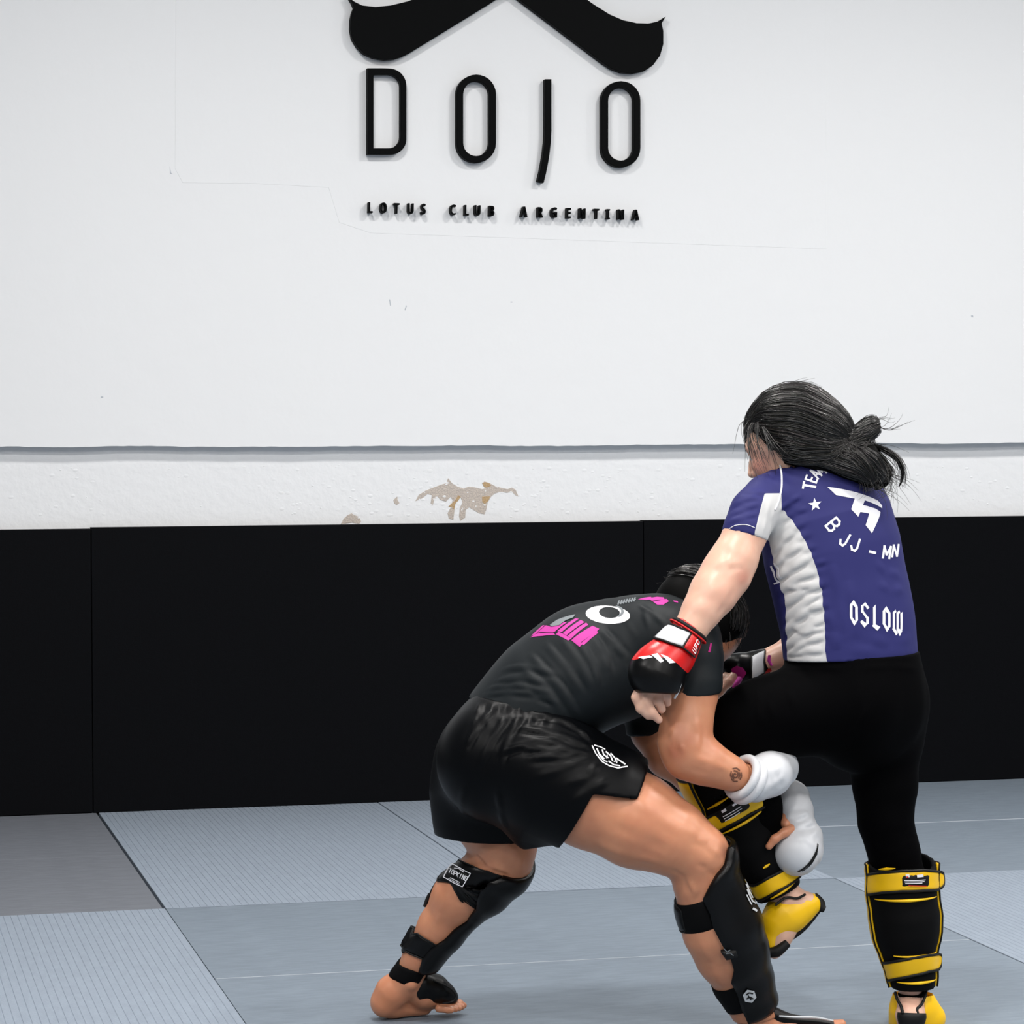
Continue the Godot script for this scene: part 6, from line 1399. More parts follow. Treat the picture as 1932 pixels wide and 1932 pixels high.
func crouching_fighter() -> void:
	var who := person(Vector3(1.8608, 0, 3.7952), "woman in a black shirt and black shorts, bent forward and clutching her opponent's raised leg")
	var f := Field.new(Vector3(-0.2435, 0.5176, -0.2497), Vector3(0.4124, 1.031, 0.2354), 0.0045)
	f.chain([-0.0629, 0.6982, -0.0215, 0.1506, -0.031, 0.7298, -0.0225, 0.1541, 0.0114, 0.7709, -0.0238, 0.1623, 0.0786, 0.8154, -0.0252, 0.1694, 0.1669, 0.841, -0.026, 0.16, 0.2376, 0.8702, -0.0269, 0.1271, 0.2906, 0.8936, -0.0277, 0.0918], 0.02, Vector3(-0.4629, 0.823, 0.3292), 0.76, 0, 0.002)
	f.chain([0.2281, 0.8874, 0.0426, 0.0907, 0.2831, 0.8797, 0.0928, 0.0738, 0.3006, 0.8419, 0.124, 0.0631], 0.05, Vector3.ZERO, 1.0, 0, 0.004)
	f.chain([0.3006, 0.8419, 0.124, 0.0631, 0.3053, 0.7974, 0.1405, 0.0572, 0.3022, 0.7584, 0.1517, 0.0537], 0.015, Vector3.ZERO, 1.0, 0, 0.004)
	f.chain([0.2353, 0.8527, -0.0964, 0.0952, 0.2618, 0.8186, -0.1454, 0.0744, 0.2412, 0.7347, -0.1427, 0.0648, 0.2256, 0.665, -0.1205, 0.0478], 0.05, Vector3.ZERO, 1.0, 0, 0.004)
	for c in [[[-0.0454, 0.8549, 0.0627, 0.014, 0, 0.8139, 0.1235, 0.014, 0.0454, 0.7583, 0.1432, 0.014], 0.004], [[-0.035, 0.8577, 0.0688, 0.0105, 0.0103, 0.8165, 0.1268, 0.0105, 0.0556, 0.7606, 0.1437, 0.0105], -0.0025], [[-0.0106, 0.8784, 0.067, 0.014, 0.0343, 0.8294, 0.1303, 0.014, 0.0682, 0.7756, 0.1454, 0.014], 0.004], [[-0.0003, 0.8812, 0.0729, 0.0105, 0.0446, 0.8319, 0.1327, 0.0105, 0.0785, 0.7779, 0.1459, 0.0105], -0.0025], [[0.0239, 0.8911, 0.082, 0.014, 0.0629, 0.8434, 0.1337, 0.014, 0.0888, 0.7872, 0.1468, 0.014], 0.004], [[0.0342, 0.8937, 0.0859, 0.0105, 0.0732, 0.8457, 0.1349, 0.0105, 0.0991, 0.7894, 0.1466, 0.0105], -0.0025], [[0.0636, 0.8817, 0.1104, 0.014, 0.0914, 0.8381, 0.1398, 0.014, 0.1025, 0.7871, 0.1461, 0.014], 0.004], [[0.0739, 0.884, 0.1114, 0.0105, 0.1017, 0.8403, 0.1391, 0.0105, 0.1128, 0.7892, 0.145, 0.0105], -0.0025], [[0.0903, 0.8982, 0.1015, 0.014, 0.1146, 0.8602, 0.1302, 0.014, 0.1256, 0.821, 0.142, 0.014], 0.004], [[0.1007, 0.9004, 0.101, 0.0105, 0.125, 0.8624, 0.1294, 0.0105, 0.1359, 0.8231, 0.1407, 0.0105], -0.0025], [[-0.0341, 0.8397, 0.0882, 0.014, 0.0226, 0.7866, 0.1394, 0.014, 0.0569, 0.7287, 0.1358, 0.014], 0.004], [[-0.0237, 0.8424, 0.0929, 0.0105, 0.0329, 0.7891, 0.1411, 0.0105, 0.0673, 0.7309, 0.1351, 0.0105], -0.0025], [[-0.0629, 0.8273, 0.0787, 0.014, -0.0116, 0.7859, 0.1313, 0.014, 0.0225, 0.7351, 0.1405, 0.014], 0.004], [[-0.0525, 0.8301, 0.0843, 0.0105, -0.0013, 0.7884, 0.1332, 0.0105, 0.0328, 0.7373, 0.1404, 0.0105], -0.0025], [[0.1046, 0.9144, 0.0874, 0.014, 0.1379, 0.8824, 0.1223, 0.014, 0.1602, 0.8548, 0.136, 0.014], 0.004], [[0.115, 0.9168, 0.0885, 0.0105, 0.1481, 0.8849, 0.1246, 0.0105, 0.1705, 0.8571, 0.1368, 0.0105], -0.0025], [[-0.1386, 0.7773, 0.0383, 0.0105, -0.0919, 0.7907, 0.0823, 0.0105, -0.0459, 0.7891, 0.1156, 0.0105, -0.0003, 0.775, 0.1371, 0.0105], 0.004], [[-0.1385, 0.7679, 0.0496, 0.0094, -0.0919, 0.7809, 0.089, 0.0094, -0.046, 0.7792, 0.1198, 0.0094, -0.0003, 0.7648, 0.1388, 0.0094], -0.003], [[-0.121, 0.7952, 0.0431, 0.0105, -0.063, 0.8079, 0.0939, 0.0105, -0.0115, 0.7992, 0.1261, 0.0105], 0.004], [[-0.121, 0.7858, 0.0542, 0.0094, -0.0631, 0.7981, 0.1007, 0.0094, -0.0116, 0.7893, 0.1301, 0.0094], -0.003], [[-0.1444, 0.7661, 0.0429, 0.0105, -0.0919, 0.7776, 0.0911, 0.0105, -0.0345, 0.7763, 0.1263, 0.0105, 0.0111, 0.7581, 0.1411, 0.0105], 0.004], [[-0.1443, 0.7566, 0.0535, 0.0094, -0.092, 0.7678, 0.0973, 0.0094, -0.0346, 0.7662, 0.1292, 0.0094, 0.011, 0.7478, 0.1414, 0.0094], -0.003], [[-0.1035, 0.8213, 0.0363, 0.0105, -0.0456, 0.8305, 0.0888, 0.0105, 0.0114, 0.8176, 0.1268, 0.0105], 0.004], [[-0.1035, 0.812, 0.0488, 0.0094, -0.0457, 0.8209, 0.0972, 0.0094, 0.0113, 0.8076, 0.1307, 0.0094], -0.003], [[0.1914, 0.966, 0.0842, 0.0105, 0.2236, 0.9459, 0.1291, 0.0105, 0.248, 0.9231, 0.164, 0.0105], 0.0035], [[0.202, 0.9557, 0.1035, 0.0105, 0.2114, 0.9182, 0.1428, 0.0105], 0.0035], [[0.1517, 0.9533, 0.0658, 0.0105, 0.1833, 0.9003, 0.1318, 0.0105], 0.0035], [[0.1601, 0.8435, 0.1377, 0.0105, 0.1774, 0.7855, 0.1325, 0.0105], 0.0035]]:
		f.chain(c[0], 0.0, Vector3.ZERO, 1.0, 2, 0.0, c[1])
	f.cut(Vector3(-0.1112, 0.6677, -0.0205), Vector3(-0.7707, -0.6371, 0), 0.4)
	f.cut(Vector3(0.3049, 0.7739, 0.1462), Vector3(0.0797, -0.9968, 0), 0.075)
	f.cut(Vector3(0.2232, 0.6602, -0.1203), Vector3(0.0995, -0.995, 0), 0.065)
	f.cut(Vector3(0.3207, 0.9128, -0.0383), Vector3(0.9487, 0.3162, 0), 0.075)
	var shirt := put("shirt", field_mesh(f), mats.black_shirt, who)
	decal("round_emblem", f, 0.0, [[0.172, 0.9408, 0.1022, 0.1701, 0.9364, 0.1052, 0.1501, 0.9429, 0.0814, 0.1511, 0.9456, 0.0787], [0.1701, 0.9364, 0.1052, 0.1657, 0.9323, 0.1056, 0.1479, 0.9405, 0.0833, 0.1501, 0.9429, 0.0814], [0.1657, 0.9323, 0.1056, 0.1588, 0.9288, 0.104, 0.1446, 0.9383, 0.0833, 0.1479, 0.9405, 0.0833], [0.1588, 0.9288, 0.104, 0.1501, 0.9261, 0.1003, 0.1403, 0.9366, 0.0822, 0.1446, 0.9383, 0.0833], [0.1501, 0.9261, 0.1003, 0.1398, 0.9242, 0.0952, 0.1354, 0.9354, 0.0795, 0.1403, 0.9366, 0.0822], [0.1398, 0.9242, 0.0952, 0.1287, 0.9235, 0.0885, 0.1301, 0.9348, 0.0759, 0.1354, 0.9354, 0.0795], [0.1287, 0.9235, 0.0885, 0.1173, 0.9238, 0.0814, 0.1247, 0.9349, 0.0715, 0.1301, 0.9348, 0.0759], [0.1173, 0.9238, 0.0814, 0.1062, 0.9252, 0.0745, 0.1195, 0.9357, 0.0667, 0.1247, 0.9349, 0.0715], [0.1062, 0.9252, 0.0745, 0.0963, 0.9277, 0.0677, 0.1148, 0.937, 0.061, 0.1195, 0.9357, 0.0667], [0.0963, 0.9277, 0.0677, 0.0879, 0.931, 0.0603, 0.111, 0.9389, 0.0555, 0.1148, 0.937, 0.061], [0.0879, 0.931, 0.0603, 0.0818, 0.9348, 0.0521, 0.1082, 0.9411, 0.0499, 0.111, 0.9389, 0.0555], [0.0818, 0.9348, 0.0521, 0.0782, 0.9389, 0.0427, 0.1066, 0.9436, 0.0438, 0.1082, 0.9411, 0.0499], [0.0782, 0.9389, 0.0427, 0.0774, 0.943, 0.0332, 0.1063, 0.9462, 0.0383, 0.1066, 0.9436, 0.0438], [0.0774, 0.943, 0.0332, 0.0794, 0.9471, 0.0244, 0.1073, 0.9487, 0.0329, 0.1063, 0.9462, 0.0383], [0.0794, 0.9471, 0.0244, 0.0841, 0.9507, 0.0169, 0.1097, 0.951, 0.0289, 0.1073, 0.9487, 0.0329], [0.0841, 0.9507, 0.0169, 0.0912, 0.9538, 0.0113, 0.1131, 0.953, 0.0258, 0.1097, 0.951, 0.0289], [0.0912, 0.9538, 0.0113, 0.1004, 0.9561, 0.0083, 0.1175, 0.9546, 0.0248, 0.1131, 0.953, 0.0258], [0.1004, 0.9561, 0.0083, 0.111, 0.9577, 0.0097, 0.1225, 0.9557, 0.0266, 0.1175, 0.9546, 0.0248], [0.111, 0.9577, 0.0097, 0.1222, 0.9585, 0.0175, 0.1278, 0.9563, 0.0309, 0.1225, 0.9557, 0.0266], [0.1222, 0.9585, 0.0175, 0.1335, 0.9585, 0.0306, 0.1332, 0.9563, 0.0372, 0.1278, 0.9563, 0.0309], [0.1335, 0.9585, 0.0306, 0.1443, 0.9576, 0.0464, 0.1383, 0.9557, 0.0442, 0.1332, 0.9563, 0.0372], [0.1443, 0.9576, 0.0464, 0.1538, 0.9558, 0.0634, 0.1428, 0.9545, 0.0526, 0.1383, 0.9557, 0.0442], [0.1538, 0.9558, 0.0634, 0.1618, 0.953, 0.0782, 0.1466, 0.9529, 0.0609, 0.1428, 0.9545, 0.0526], [0.1618, 0.953, 0.0782, 0.1676, 0.9494, 0.0892, 0.1493, 0.9507, 0.0684, 0.1466, 0.9529, 0.0609], [0.1676, 0.9494, 0.0892, 0.1711, 0.9452, 0.0973, 0.1508, 0.9483, 0.0745, 0.1493, 0.9507, 0.0684], [0.1711, 0.9452, 0.0973, 0.172, 0.9408, 0.1022, 0.1511, 0.9456, 0.0787, 0.1508, 0.9483, 0.0745]], mats.white_print, shirt)
	decal("round_emblem", f, 0.0, [[0.1455, 0.9594, 0.0424, 0.15, 0.9587, 0.0509, 0.1462, 0.9571, 0.0498, 0.1424, 0.9578, 0.043], [0.15, 0.9587, 0.0509, 0.1539, 0.9573, 0.0596, 0.1494, 0.956, 0.0571, 0.1462, 0.9571, 0.0498], [0.1539, 0.9573, 0.0596, 0.157, 0.9554, 0.0677, 0.152, 0.9543, 0.0641, 0.1494, 0.956, 0.0571], [0.157, 0.9554, 0.0677, 0.1591, 0.9531, 0.0747, 0.1537, 0.9523, 0.0703, 0.152, 0.9543, 0.0641], [0.1591, 0.9531, 0.0747, 0.1601, 0.9504, 0.0804, 0.1546, 0.95, 0.075, 0.1537, 0.9523, 0.0703], [0.1601, 0.9504, 0.0804, 0.16, 0.9476, 0.0847, 0.1545, 0.9476, 0.079, 0.1546, 0.95, 0.075], [0.16, 0.9476, 0.0847, 0.1587, 0.9448, 0.0871, 0.1534, 0.9452, 0.0813, 0.1545, 0.9476, 0.079], [0.1587, 0.9448, 0.0871, 0.1563, 0.9422, 0.0881, 0.1514, 0.943, 0.083, 0.1534, 0.9452, 0.0813], [0.1563, 0.9422, 0.0881, 0.153, 0.94, 0.0879, 0.1486, 0.9411, 0.083, 0.1514, 0.943, 0.083], [0.153, 0.94, 0.0879, 0.1489, 0.9384, 0.0866, 0.1451, 0.9397, 0.0821, 0.1486, 0.9411, 0.083]], mats.grey_print, shirt, 0.0018)
	decal("grey_print", f, 0.0, [[0.1494, 0.9616, 0.041, 0.154, 0.9691, 0.0136, 0.1516, 0.9696, 0.0041, 0.1469, 0.9622, 0.0345], [0.1551, 0.963, 0.0452, 0.1597, 0.9706, 0.0187, 0.1572, 0.971, 0.0083, 0.1525, 0.9636, 0.0385], [0.1607, 0.9645, 0.0504, 0.1653, 0.9721, 0.0246, 0.1629, 0.9725, 0.0136, 0.1581, 0.9651, 0.0436], [0.1663, 0.9659, 0.0549, 0.1709, 0.9736, 0.03, 0.1685, 0.974, 0.0191, 0.1637, 0.9666, 0.0485], [0.1719, 0.9674, 0.0597, 0.1764, 0.9751, 0.0354, 0.1741, 0.9755, 0.025, 0.1693, 0.968, 0.0535], [0.1775, 0.9688, 0.0639, 0.1821, 0.9766, 0.0401, 0.1797, 0.977, 0.0298, 0.175, 0.9695, 0.0577], [0.1832, 0.9701, 0.0671, 0.1877, 0.9779, 0.0435, 0.1853, 0.9784, 0.0343, 0.1806, 0.9709, 0.0617], [0.1509, 0.964, 0.0344, 0.1869, 0.9738, 0.0607, 0.1867, 0.9756, 0.054, 0.1507, 0.9657, 0.026]], mats.grey_print, shirt)
	decal("grey_print", f, 0.0, [[-0.0006, 0.9154, 0.0185, 0.0158, 0.9269, 0.016, 0.039, 0.9355, 0.0233, 0.0553, 0.9394, 0.0286, 0.0504, 0.9331, 0.0387, 0.0341, 0.9272, 0.0369, 0.02, 0.9171, 0.042, 0.0039, 0.9128, 0.0308]], mats.grey_print, shirt, 0.0018)
	decal("pink_lettering", f, 0.0, [[0.0443, 0.8887, 0.0967, 0.0513, 0.8943, 0.0941, 0.0693, 0.8818, 0.112, 0.0623, 0.8751, 0.1149], [0.0513, 0.8943, 0.0941, 0.091, 0.9185, 0.0792, 0.1057, 0.9123, 0.09, 0.0998, 0.9069, 0.0946, 0.0625, 0.8827, 0.1092, 0.0535, 0.8911, 0.0986], [0.0647, 0.8828, 0.1099, 0.0998, 0.908, 0.0936, 0.1031, 0.9048, 0.0974, 0.0704, 0.8785, 0.1147], [0.0115, 0.8989, 0.0623, 0.0174, 0.9045, 0.0602, 0.0444, 0.8919, 0.0932, 0.0375, 0.8874, 0.094], [0.0151, 0.9054, 0.0564, 0.0549, 0.9322, 0.0434, 0.0617, 0.9315, 0.0494, 0.0242, 0.9038, 0.0667], [0.0264, 0.9018, 0.0709, 0.0662, 0.9295, 0.055, 0.0741, 0.9256, 0.0648, 0.0343, 0.8979, 0.0813], [0.0366, 0.897, 0.0837, 0.0775, 0.9246, 0.0674, 0.0819, 0.9205, 0.0744, 0.0444, 0.8919, 0.0932], [-0.0449, 0.8875, 0.0039, -0.0309, 0.8961, 0.01, 0.0059, 0.9016, 0.0524, 0.0103, 0.8977, 0.0627, -0.0172, 0.8936, 0.0377], [-0.0286, 0.8984, 0.0089, -0.0097, 0.9144, 0.0037, 0.0016, 0.9126, 0.028, 0.02, 0.9171, 0.042, 0.0294, 0.9238, 0.0389, 0.0363, 0.9242, 0.0447, 0.0082, 0.9028, 0.0531], [-0.0425, 0.8907, -0.0003, -0.0166, 0.9134, -0.0098, -0.012, 0.9141, -0.0002, -0.0332, 0.8949, 0.0087]], mats.pink, shirt)
	decal("pink_lettering", f, 0.0, [[0.1913, 0.975, 0.0619, 0.2028, 0.9784, 0.062, 0.219, 0.9808, 0.0636, 0.2229, 0.9758, 0.0772, 0.209, 0.9747, 0.0773], [0.214, 0.9778, 0.0712, 0.2329, 0.9807, 0.0627, 0.2468, 0.9795, 0.0629, 0.2482, 0.9759, 0.0796, 0.2319, 0.9749, 0.0812, 0.2203, 0.9728, 0.0836], [0.2224, 0.9718, 0.0864, 0.2364, 0.974, 0.0846, 0.2531, 0.9768, 0.0753, 0.2565, 0.9723, 0.0955, 0.2443, 0.9663, 0.1086, 0.2308, 0.9659, 0.1023], [0.2662, 0.9741, 0.0882, 0.2752, 0.9731, 0.0911, 0.2767, 0.9705, 0.1041, 0.2677, 0.9715, 0.1006]], mats.pink, shirt)
	decal("sleeve_print", f, 0.0, [[0.3409, 0.888, 0.1698, 0.3445, 0.8867, 0.1677, 0.3401, 0.8683, 0.1806, 0.3354, 0.8697, 0.183]], mats.magenta, shirt)

	# shorts
	var t := Field.new(Vector3(-0.2888, 0.2593, -0.2543), Vector3(0.3573, 0.8904, 0.2863), 0.005)
	t.chain([-0.031, 0.7263, -0.0224, 0.1341, -0.0712, 0.6711, -0.0206, 0.1506], 0.02, Vector3(-0.4629, 0.823, 0.3292), 0.78)
	t.chain([-0.0571, 0.6593, -0.0203, 0.1271, -0.125, 0.621, 0.041, 0.1176], 0.05)
	t.chain([-0.0571, 0.6593, -0.0203, 0.1271, -0.1212, 0.6003, -0.0884, 0.1226], 0.05)
	t.chain([-0.1099, 0.6152, 0.0512, 0.1256, -0.0003, 0.597, 0.1118, 0.122, 0.0796, 0.5558, 0.1331, 0.1159, 0.1422, 0.5261, 0.144, 0.1122, 0.222, 0.4911, 0.1501, 0.1053], 0.05)
	t.chain([-0.0578, 0.5841, 0.0822, 0.1099, -0.0232, 0.5146, 0.0844, 0.0764, -0.0279, 0.4692, 0.0758, 0.0417], 0.05, Vector3(0, 0, 1), 0.7)
	t.chain([-0.0003, 0.552, 0.1032, 0.0992, 0.0513, 0.5187, 0.1142, 0.0691], 0.05)
	t.chain([-0.1284, 0.5848, -0.0979, 0.1264, -0.143, 0.5239, -0.106, 0.1158, -0.1467, 0.4538, -0.0938, 0.0989, -0.1481, 0.3823, -0.0915, 0.093], 0.05)
	for c in [[[-0.1558, 0.7516, 0.067, 0.007, -0.1622, 0.7268, 0.1119, 0.007, -0.1712, 0.7039, 0.1342, 0.007], 0.0035], [[-0.1406, 0.7527, 0.0805, 0.007, -0.1472, 0.7276, 0.1196, 0.007, -0.1562, 0.7047, 0.1416, 0.007], -0.0025], [[-0.1255, 0.7532, 0.0893, 0.007, -0.1322, 0.7281, 0.1248, 0.007, -0.1413, 0.7052, 0.1462, 0.007], 0.0035], [[-0.1105, 0.7535, 0.0953, 0.007, -0.1173, 0.7284, 0.1279, 0.007, -0.1264, 0.7055, 0.1499, 0.007], -0.0025], [[-0.0954, 0.7536, 0.1001, 0.007, -0.1023, 0.7286, 0.1301, 0.007, -0.1115, 0.7059, 0.1535, 0.007], 0.0035], [[-0.0805, 0.7537, 0.1037, 0.007, -0.0874, 0.7289, 0.1335, 0.007, -0.0966, 0.7064, 0.1583, 0.007], -0.0025], [[-0.0655, 0.7537, 0.1064, 0.007, -0.0725, 0.7292, 0.1367, 0.007, -0.0818, 0.7069, 0.1638, 0.007], 0.0035], [[-0.0505, 0.7541, 0.1076, 0.007, -0.0577, 0.7296, 0.1405, 0.007, -0.067, 0.7075, 0.1691, 0.007], -0.0025], [[-0.0356, 0.7544, 0.1084, 0.007, -0.0428, 0.7298, 0.1435, 0.007, -0.0522, 0.7081, 0.1751, 0.007], 0.0035], [[-0.0206, 0.7547, 0.1081, 0.007, -0.028, 0.7301, 0.1462, 0.007, -0.0374, 0.7086, 0.1801, 0.007], -0.0025], [[-0.0056, 0.7548, 0.1064, 0.007, -0.0131, 0.7301, 0.1471, 0.007, -0.0227, 0.709, 0.184, 0.007], 0.0035], [[0.0094, 0.7546, 0.1023, 0.007, 0.0018, 0.7301, 0.1466, 0.007, -0.008, 0.7093, 0.1865, 0.007], -0.0025], [[-0.092, 0.7268, 0.1351, 0.0129, -0.132, 0.6758, 0.1698, 0.0129, -0.1549, 0.6195, 0.1766, 0.0129], 0.005], [[-0.0898, 0.7167, 0.1484, 0.0105, -0.1297, 0.6651, 0.1762, 0.0105, -0.1526, 0.6082, 0.1777, 0.0105], -0.0035], [[-0.0634, 0.7294, 0.1391, 0.0129, -0.0921, 0.688, 0.1784, 0.0129, -0.1058, 0.6338, 0.2005, 0.0129], 0.005], [[-0.0612, 0.7196, 0.1545, 0.0105, -0.0898, 0.6777, 0.1877, 0.0105, -0.1036, 0.6229, 0.2044, 0.0105], -0.0035], [[-0.0462, 0.7347, 0.1348, 0.0129, 0.0109, 0.728, 0.1494, 0.0129, 0.0561, 0.707, 0.1673, 0.0129, 0.0806, 0.6863, 0.1868, 0.0129], 0.005], [[-0.044, 0.725, 0.1519, 0.0105, 0.0128, 0.7187, 0.1691, 0.0105, 0.058, 0.6974, 0.1837, 0.0105, 0.0825, 0.6765, 0.2005, 0.0105], -0.0035], [[-0.0749, 0.7072, 0.1665, 0.0129, -0.0014, 0.6993, 0.1998, 0.0129, 0.0664, 0.6772, 0.2062, 0.0129], 0.005], [[-0.0727, 0.6972, 0.1787, 0.0105, 0.0007, 0.6892, 0.2104, 0.0105, 0.0684, 0.667, 0.2164, 0.0105], -0.0035], [[-0.1149, 0.655, 0.1874, 0.0129, -0.0468, 0.68, 0.2079, 0.0129, 0.021, 0.6807, 0.2156, 0.0129, 0.0835, 0.6734, 0.2037, 0.0129], 0.005], [[-0.1126, 0.6443, 0.1933, 0.0105, -0.0446, 0.6696, 0.2165, 0.0105, 0.0231, 0.6702, 0.2231, 0.0105, 0.0854, 0.6633, 0.2145, 0.0105], -0.0035], [[-0.0695, 0.6663, 0.207, 0.0129, -0.0018, 0.6684, 0.2264, 0.0129, 0.0775, 0.6647, 0.2159, 0.0129], 0.005], [[-0.0673, 0.6558, 0.2142, 0.0105, 0.0003, 0.6578, 0.2323, 0.0105, 0.0795, 0.6544, 0.2249, 0.0105], -0.0035], [[-0.047, 0.6483, 0.2276, 0.0129, 0.0206, 0.6545, 0.2335, 0.0129, 0.0831, 0.6604, 0.2181, 0.0129], 0.005], [[-0.0448, 0.6376, 0.2325, 0.0105, 0.0227, 0.6438, 0.2388, 0.0105, 0.085, 0.6501, 0.227, 0.0105], -0.0035], [[-0.1265, 0.7383, 0.1125, 0.0129, -0.1608, 0.7066, 0.1378, 0.0129, -0.1836, 0.6626, 0.1545, 0.0129], 0.005], [[-0.1242, 0.7283, 0.1266, 0.0105, -0.1584, 0.6962, 0.1475, 0.0105, -0.1812, 0.6518, 0.1596, 0.0105], -0.0035], [[0.0995, 0.6374, 0.2342, 0.014, 0.0764, 0.6115, 0.2519, 0.014, 0.0313, 0.595, 0.2546, 0.014], 0.004], [[0.0885, 0.653, 0.2231, 0.014, 0.0203, 0.6277, 0.2453, 0.014, -0.0359, 0.6048, 0.2415, 0.014], 0.004], [[0.1213, 0.6057, 0.2519, 0.014, 0.076, 0.5823, 0.2613, 0.014, 0.0368, 0.5503, 0.2574, 0.014], 0.004], [[-0.1838, 0.5828, 0.1579, 0.014, -0.1962, 0.5305, 0.1115, 0.014, -0.1959, 0.47, 0.0147, 0.014], 0.004], [[-0.1151, 0.5761, 0.195, 0.014, -0.1096, 0.5277, 0.1748, 0.014, -0.0984, 0.4813, 0.1322, 0.014], 0.004]]:
		t.chain(c[0], 0.0, Vector3.ZERO, 1.0, 2, 0.0, c[1])
	t.cut(Vector3(-0.0416, 0.7463, -0.023), Vector3(0.1203, 0.9927, 0), 0.22)
	t.cut(Vector3(0.1859, 0.5752, 0.1425), Vector3(0.9155, -0.4024, 0), 0.4)
	t.cut(Vector3(-0.1527, 0.4324, -0.0931), Vector3(-0.0499, -0.9988, 0), 0.125)
	# the hem of the front leg, with its slit at the side
	t.cut_both(Vector3(0.0531, 0.5138, 0.1844), Vector3(0.8756, -0.4831, 0), Vector3(0.1276, 0.5692, 0.2327), Vector3(-0.1302, -0.9915, 0), 0.2)
	t.cut(Vector3(-0.0061, 0.4406, 0.0867), Vector3(0.1952, -0.9759, 0.0976), 0.08)
	var shorts := put("shorts", field_mesh(t), mats.shorts, who)
	decal("shorts_emblem", t, 0.0, [[0.0846, 0.6709, 0.2062, 0.092, 0.6555, 0.2199, 0.0943, 0.6564, 0.2183, 0.0869, 0.6717, 0.2042], [0.0922, 0.6553, 0.22, 0.1054, 0.6396, 0.2311, 0.1073, 0.641, 0.2295, 0.0942, 0.6566, 0.2182], [0.1057, 0.6393, 0.2313, 0.1213, 0.6307, 0.2348, 0.1226, 0.6326, 0.2329, 0.107, 0.6412, 0.2294], [0.1217, 0.6305, 0.2348, 0.1397, 0.6259, 0.2341, 0.1404, 0.628, 0.2315, 0.1223, 0.6327, 0.2329], [0.1402, 0.6258, 0.234, 0.1609, 0.6279, 0.2239, 0.1607, 0.63, 0.2212, 0.1399, 0.628, 0.2316], [0.09, 0.6711, 0.2035, 0.1025, 0.6674, 0.2013, 0.1032, 0.6693, 0.1985, 0.0907, 0.673, 0.2008], [0.1023, 0.6675, 0.2013, 0.1136, 0.662, 0.203, 0.1147, 0.6637, 0.2001, 0.1034, 0.6692, 0.1984], [0.0943, 0.6654, 0.2082, 0.0985, 0.6552, 0.2181, 0.1015, 0.6561, 0.2161, 0.0973, 0.6663, 0.2059], [0.0989, 0.6547, 0.2185, 0.1099, 0.6442, 0.2254, 0.1122, 0.6461, 0.2229, 0.1012, 0.6566, 0.2157], [0.1059, 0.663, 0.206, 0.1089, 0.653, 0.217, 0.1116, 0.6535, 0.2149, 0.1086, 0.6635, 0.2035], [0.1094, 0.6523, 0.2175, 0.1195, 0.6459, 0.2208, 0.1211, 0.6478, 0.2182, 0.111, 0.6542, 0.2143], [0.114, 0.658, 0.2086, 0.124, 0.6497, 0.2145, 0.1261, 0.6515, 0.2114, 0.1161, 0.6598, 0.2048], [0.1236, 0.6502, 0.214, 0.1278, 0.64, 0.2241, 0.1306, 0.6409, 0.2222, 0.1264, 0.651, 0.2119], [0.0991, 0.6531, 0.22, 0.1079, 0.6427, 0.2273, 0.1095, 0.6438, 0.2259, 0.1008, 0.6542, 0.2184], [0.1082, 0.6424, 0.2275, 0.1172, 0.638, 0.229, 0.1182, 0.6397, 0.2273, 0.1092, 0.644, 0.2258], [0.1243, 0.6548, 0.208, 0.133, 0.6455, 0.2157, 0.135, 0.6469, 0.2132, 0.1263, 0.6561, 0.2048], [0.1328, 0.6458, 0.2154, 0.137, 0.6357, 0.2253, 0.1393, 0.6364, 0.2238, 0.1352, 0.6465, 0.2135], [0.1354, 0.6451, 0.2152, 0.1466, 0.6376, 0.2191, 0.1484, 0.6396, 0.216, 0.1372, 0.6471, 0.212], [0.1466, 0.6375, 0.2192, 0.1555, 0.6322, 0.2218, 0.1572, 0.6342, 0.2182, 0.1483, 0.6396, 0.216], [0.1192, 0.6398, 0.2268, 0.1304, 0.6323, 0.2305, 0.132, 0.6343, 0.2283, 0.1209, 0.6418, 0.2245], [0.1309, 0.6321, 0.2306, 0.1445, 0.6296, 0.2287, 0.1451, 0.632, 0.2262, 0.1315, 0.6345, 0.2283], [0.1174, 0.6531, 0.2131, 0.1148, 0.6463, 0.222, 0.1165, 0.6458, 0.2219, 0.1191, 0.6526, 0.213], [0.1315, 0.6386, 0.2243, 0.1407, 0.6392, 0.2203, 0.1405, 0.6407, 0.2181, 0.1313, 0.6402, 0.2227]], mats.white_print, shorts)

	# skin
	var b := Field.new(Vector3(-0.4371, -0.0381, -0.2874), Vector3(0.6716, 1.031, 0.2941), 0.0055)
	b.chain([-0.0629, 0.6982, -0.0215, 0.1506, -0.031, 0.7298, -0.0225, 0.1541, 0.0114, 0.7709, -0.0238, 0.1623, 0.0786, 0.8154, -0.0252, 0.1694, 0.1669, 0.841, -0.026, 0.16, 0.2376, 0.8702, -0.0269, 0.1271, 0.2906, 0.8936, -0.0277, 0.0918], 0.02, Vector3(-0.4629, 0.823, 0.3292), 0.76, 0, -0.008)
	b.chain([0.2906, 0.8936, -0.0277, 0.0706, 0.3214, 0.9038, -0.048, 0.059, 0.3356, 0.912, -0.0483, 0.0543], 0.04)
	b.chain([0.2281, 0.8874, 0.0426, 0.0907, 0.2831, 0.8797, 0.0928, 0.0738, 0.3006, 0.8419, 0.124, 0.0631], 0.03, Vector3.ZERO, 1.0, 0, -0.006)
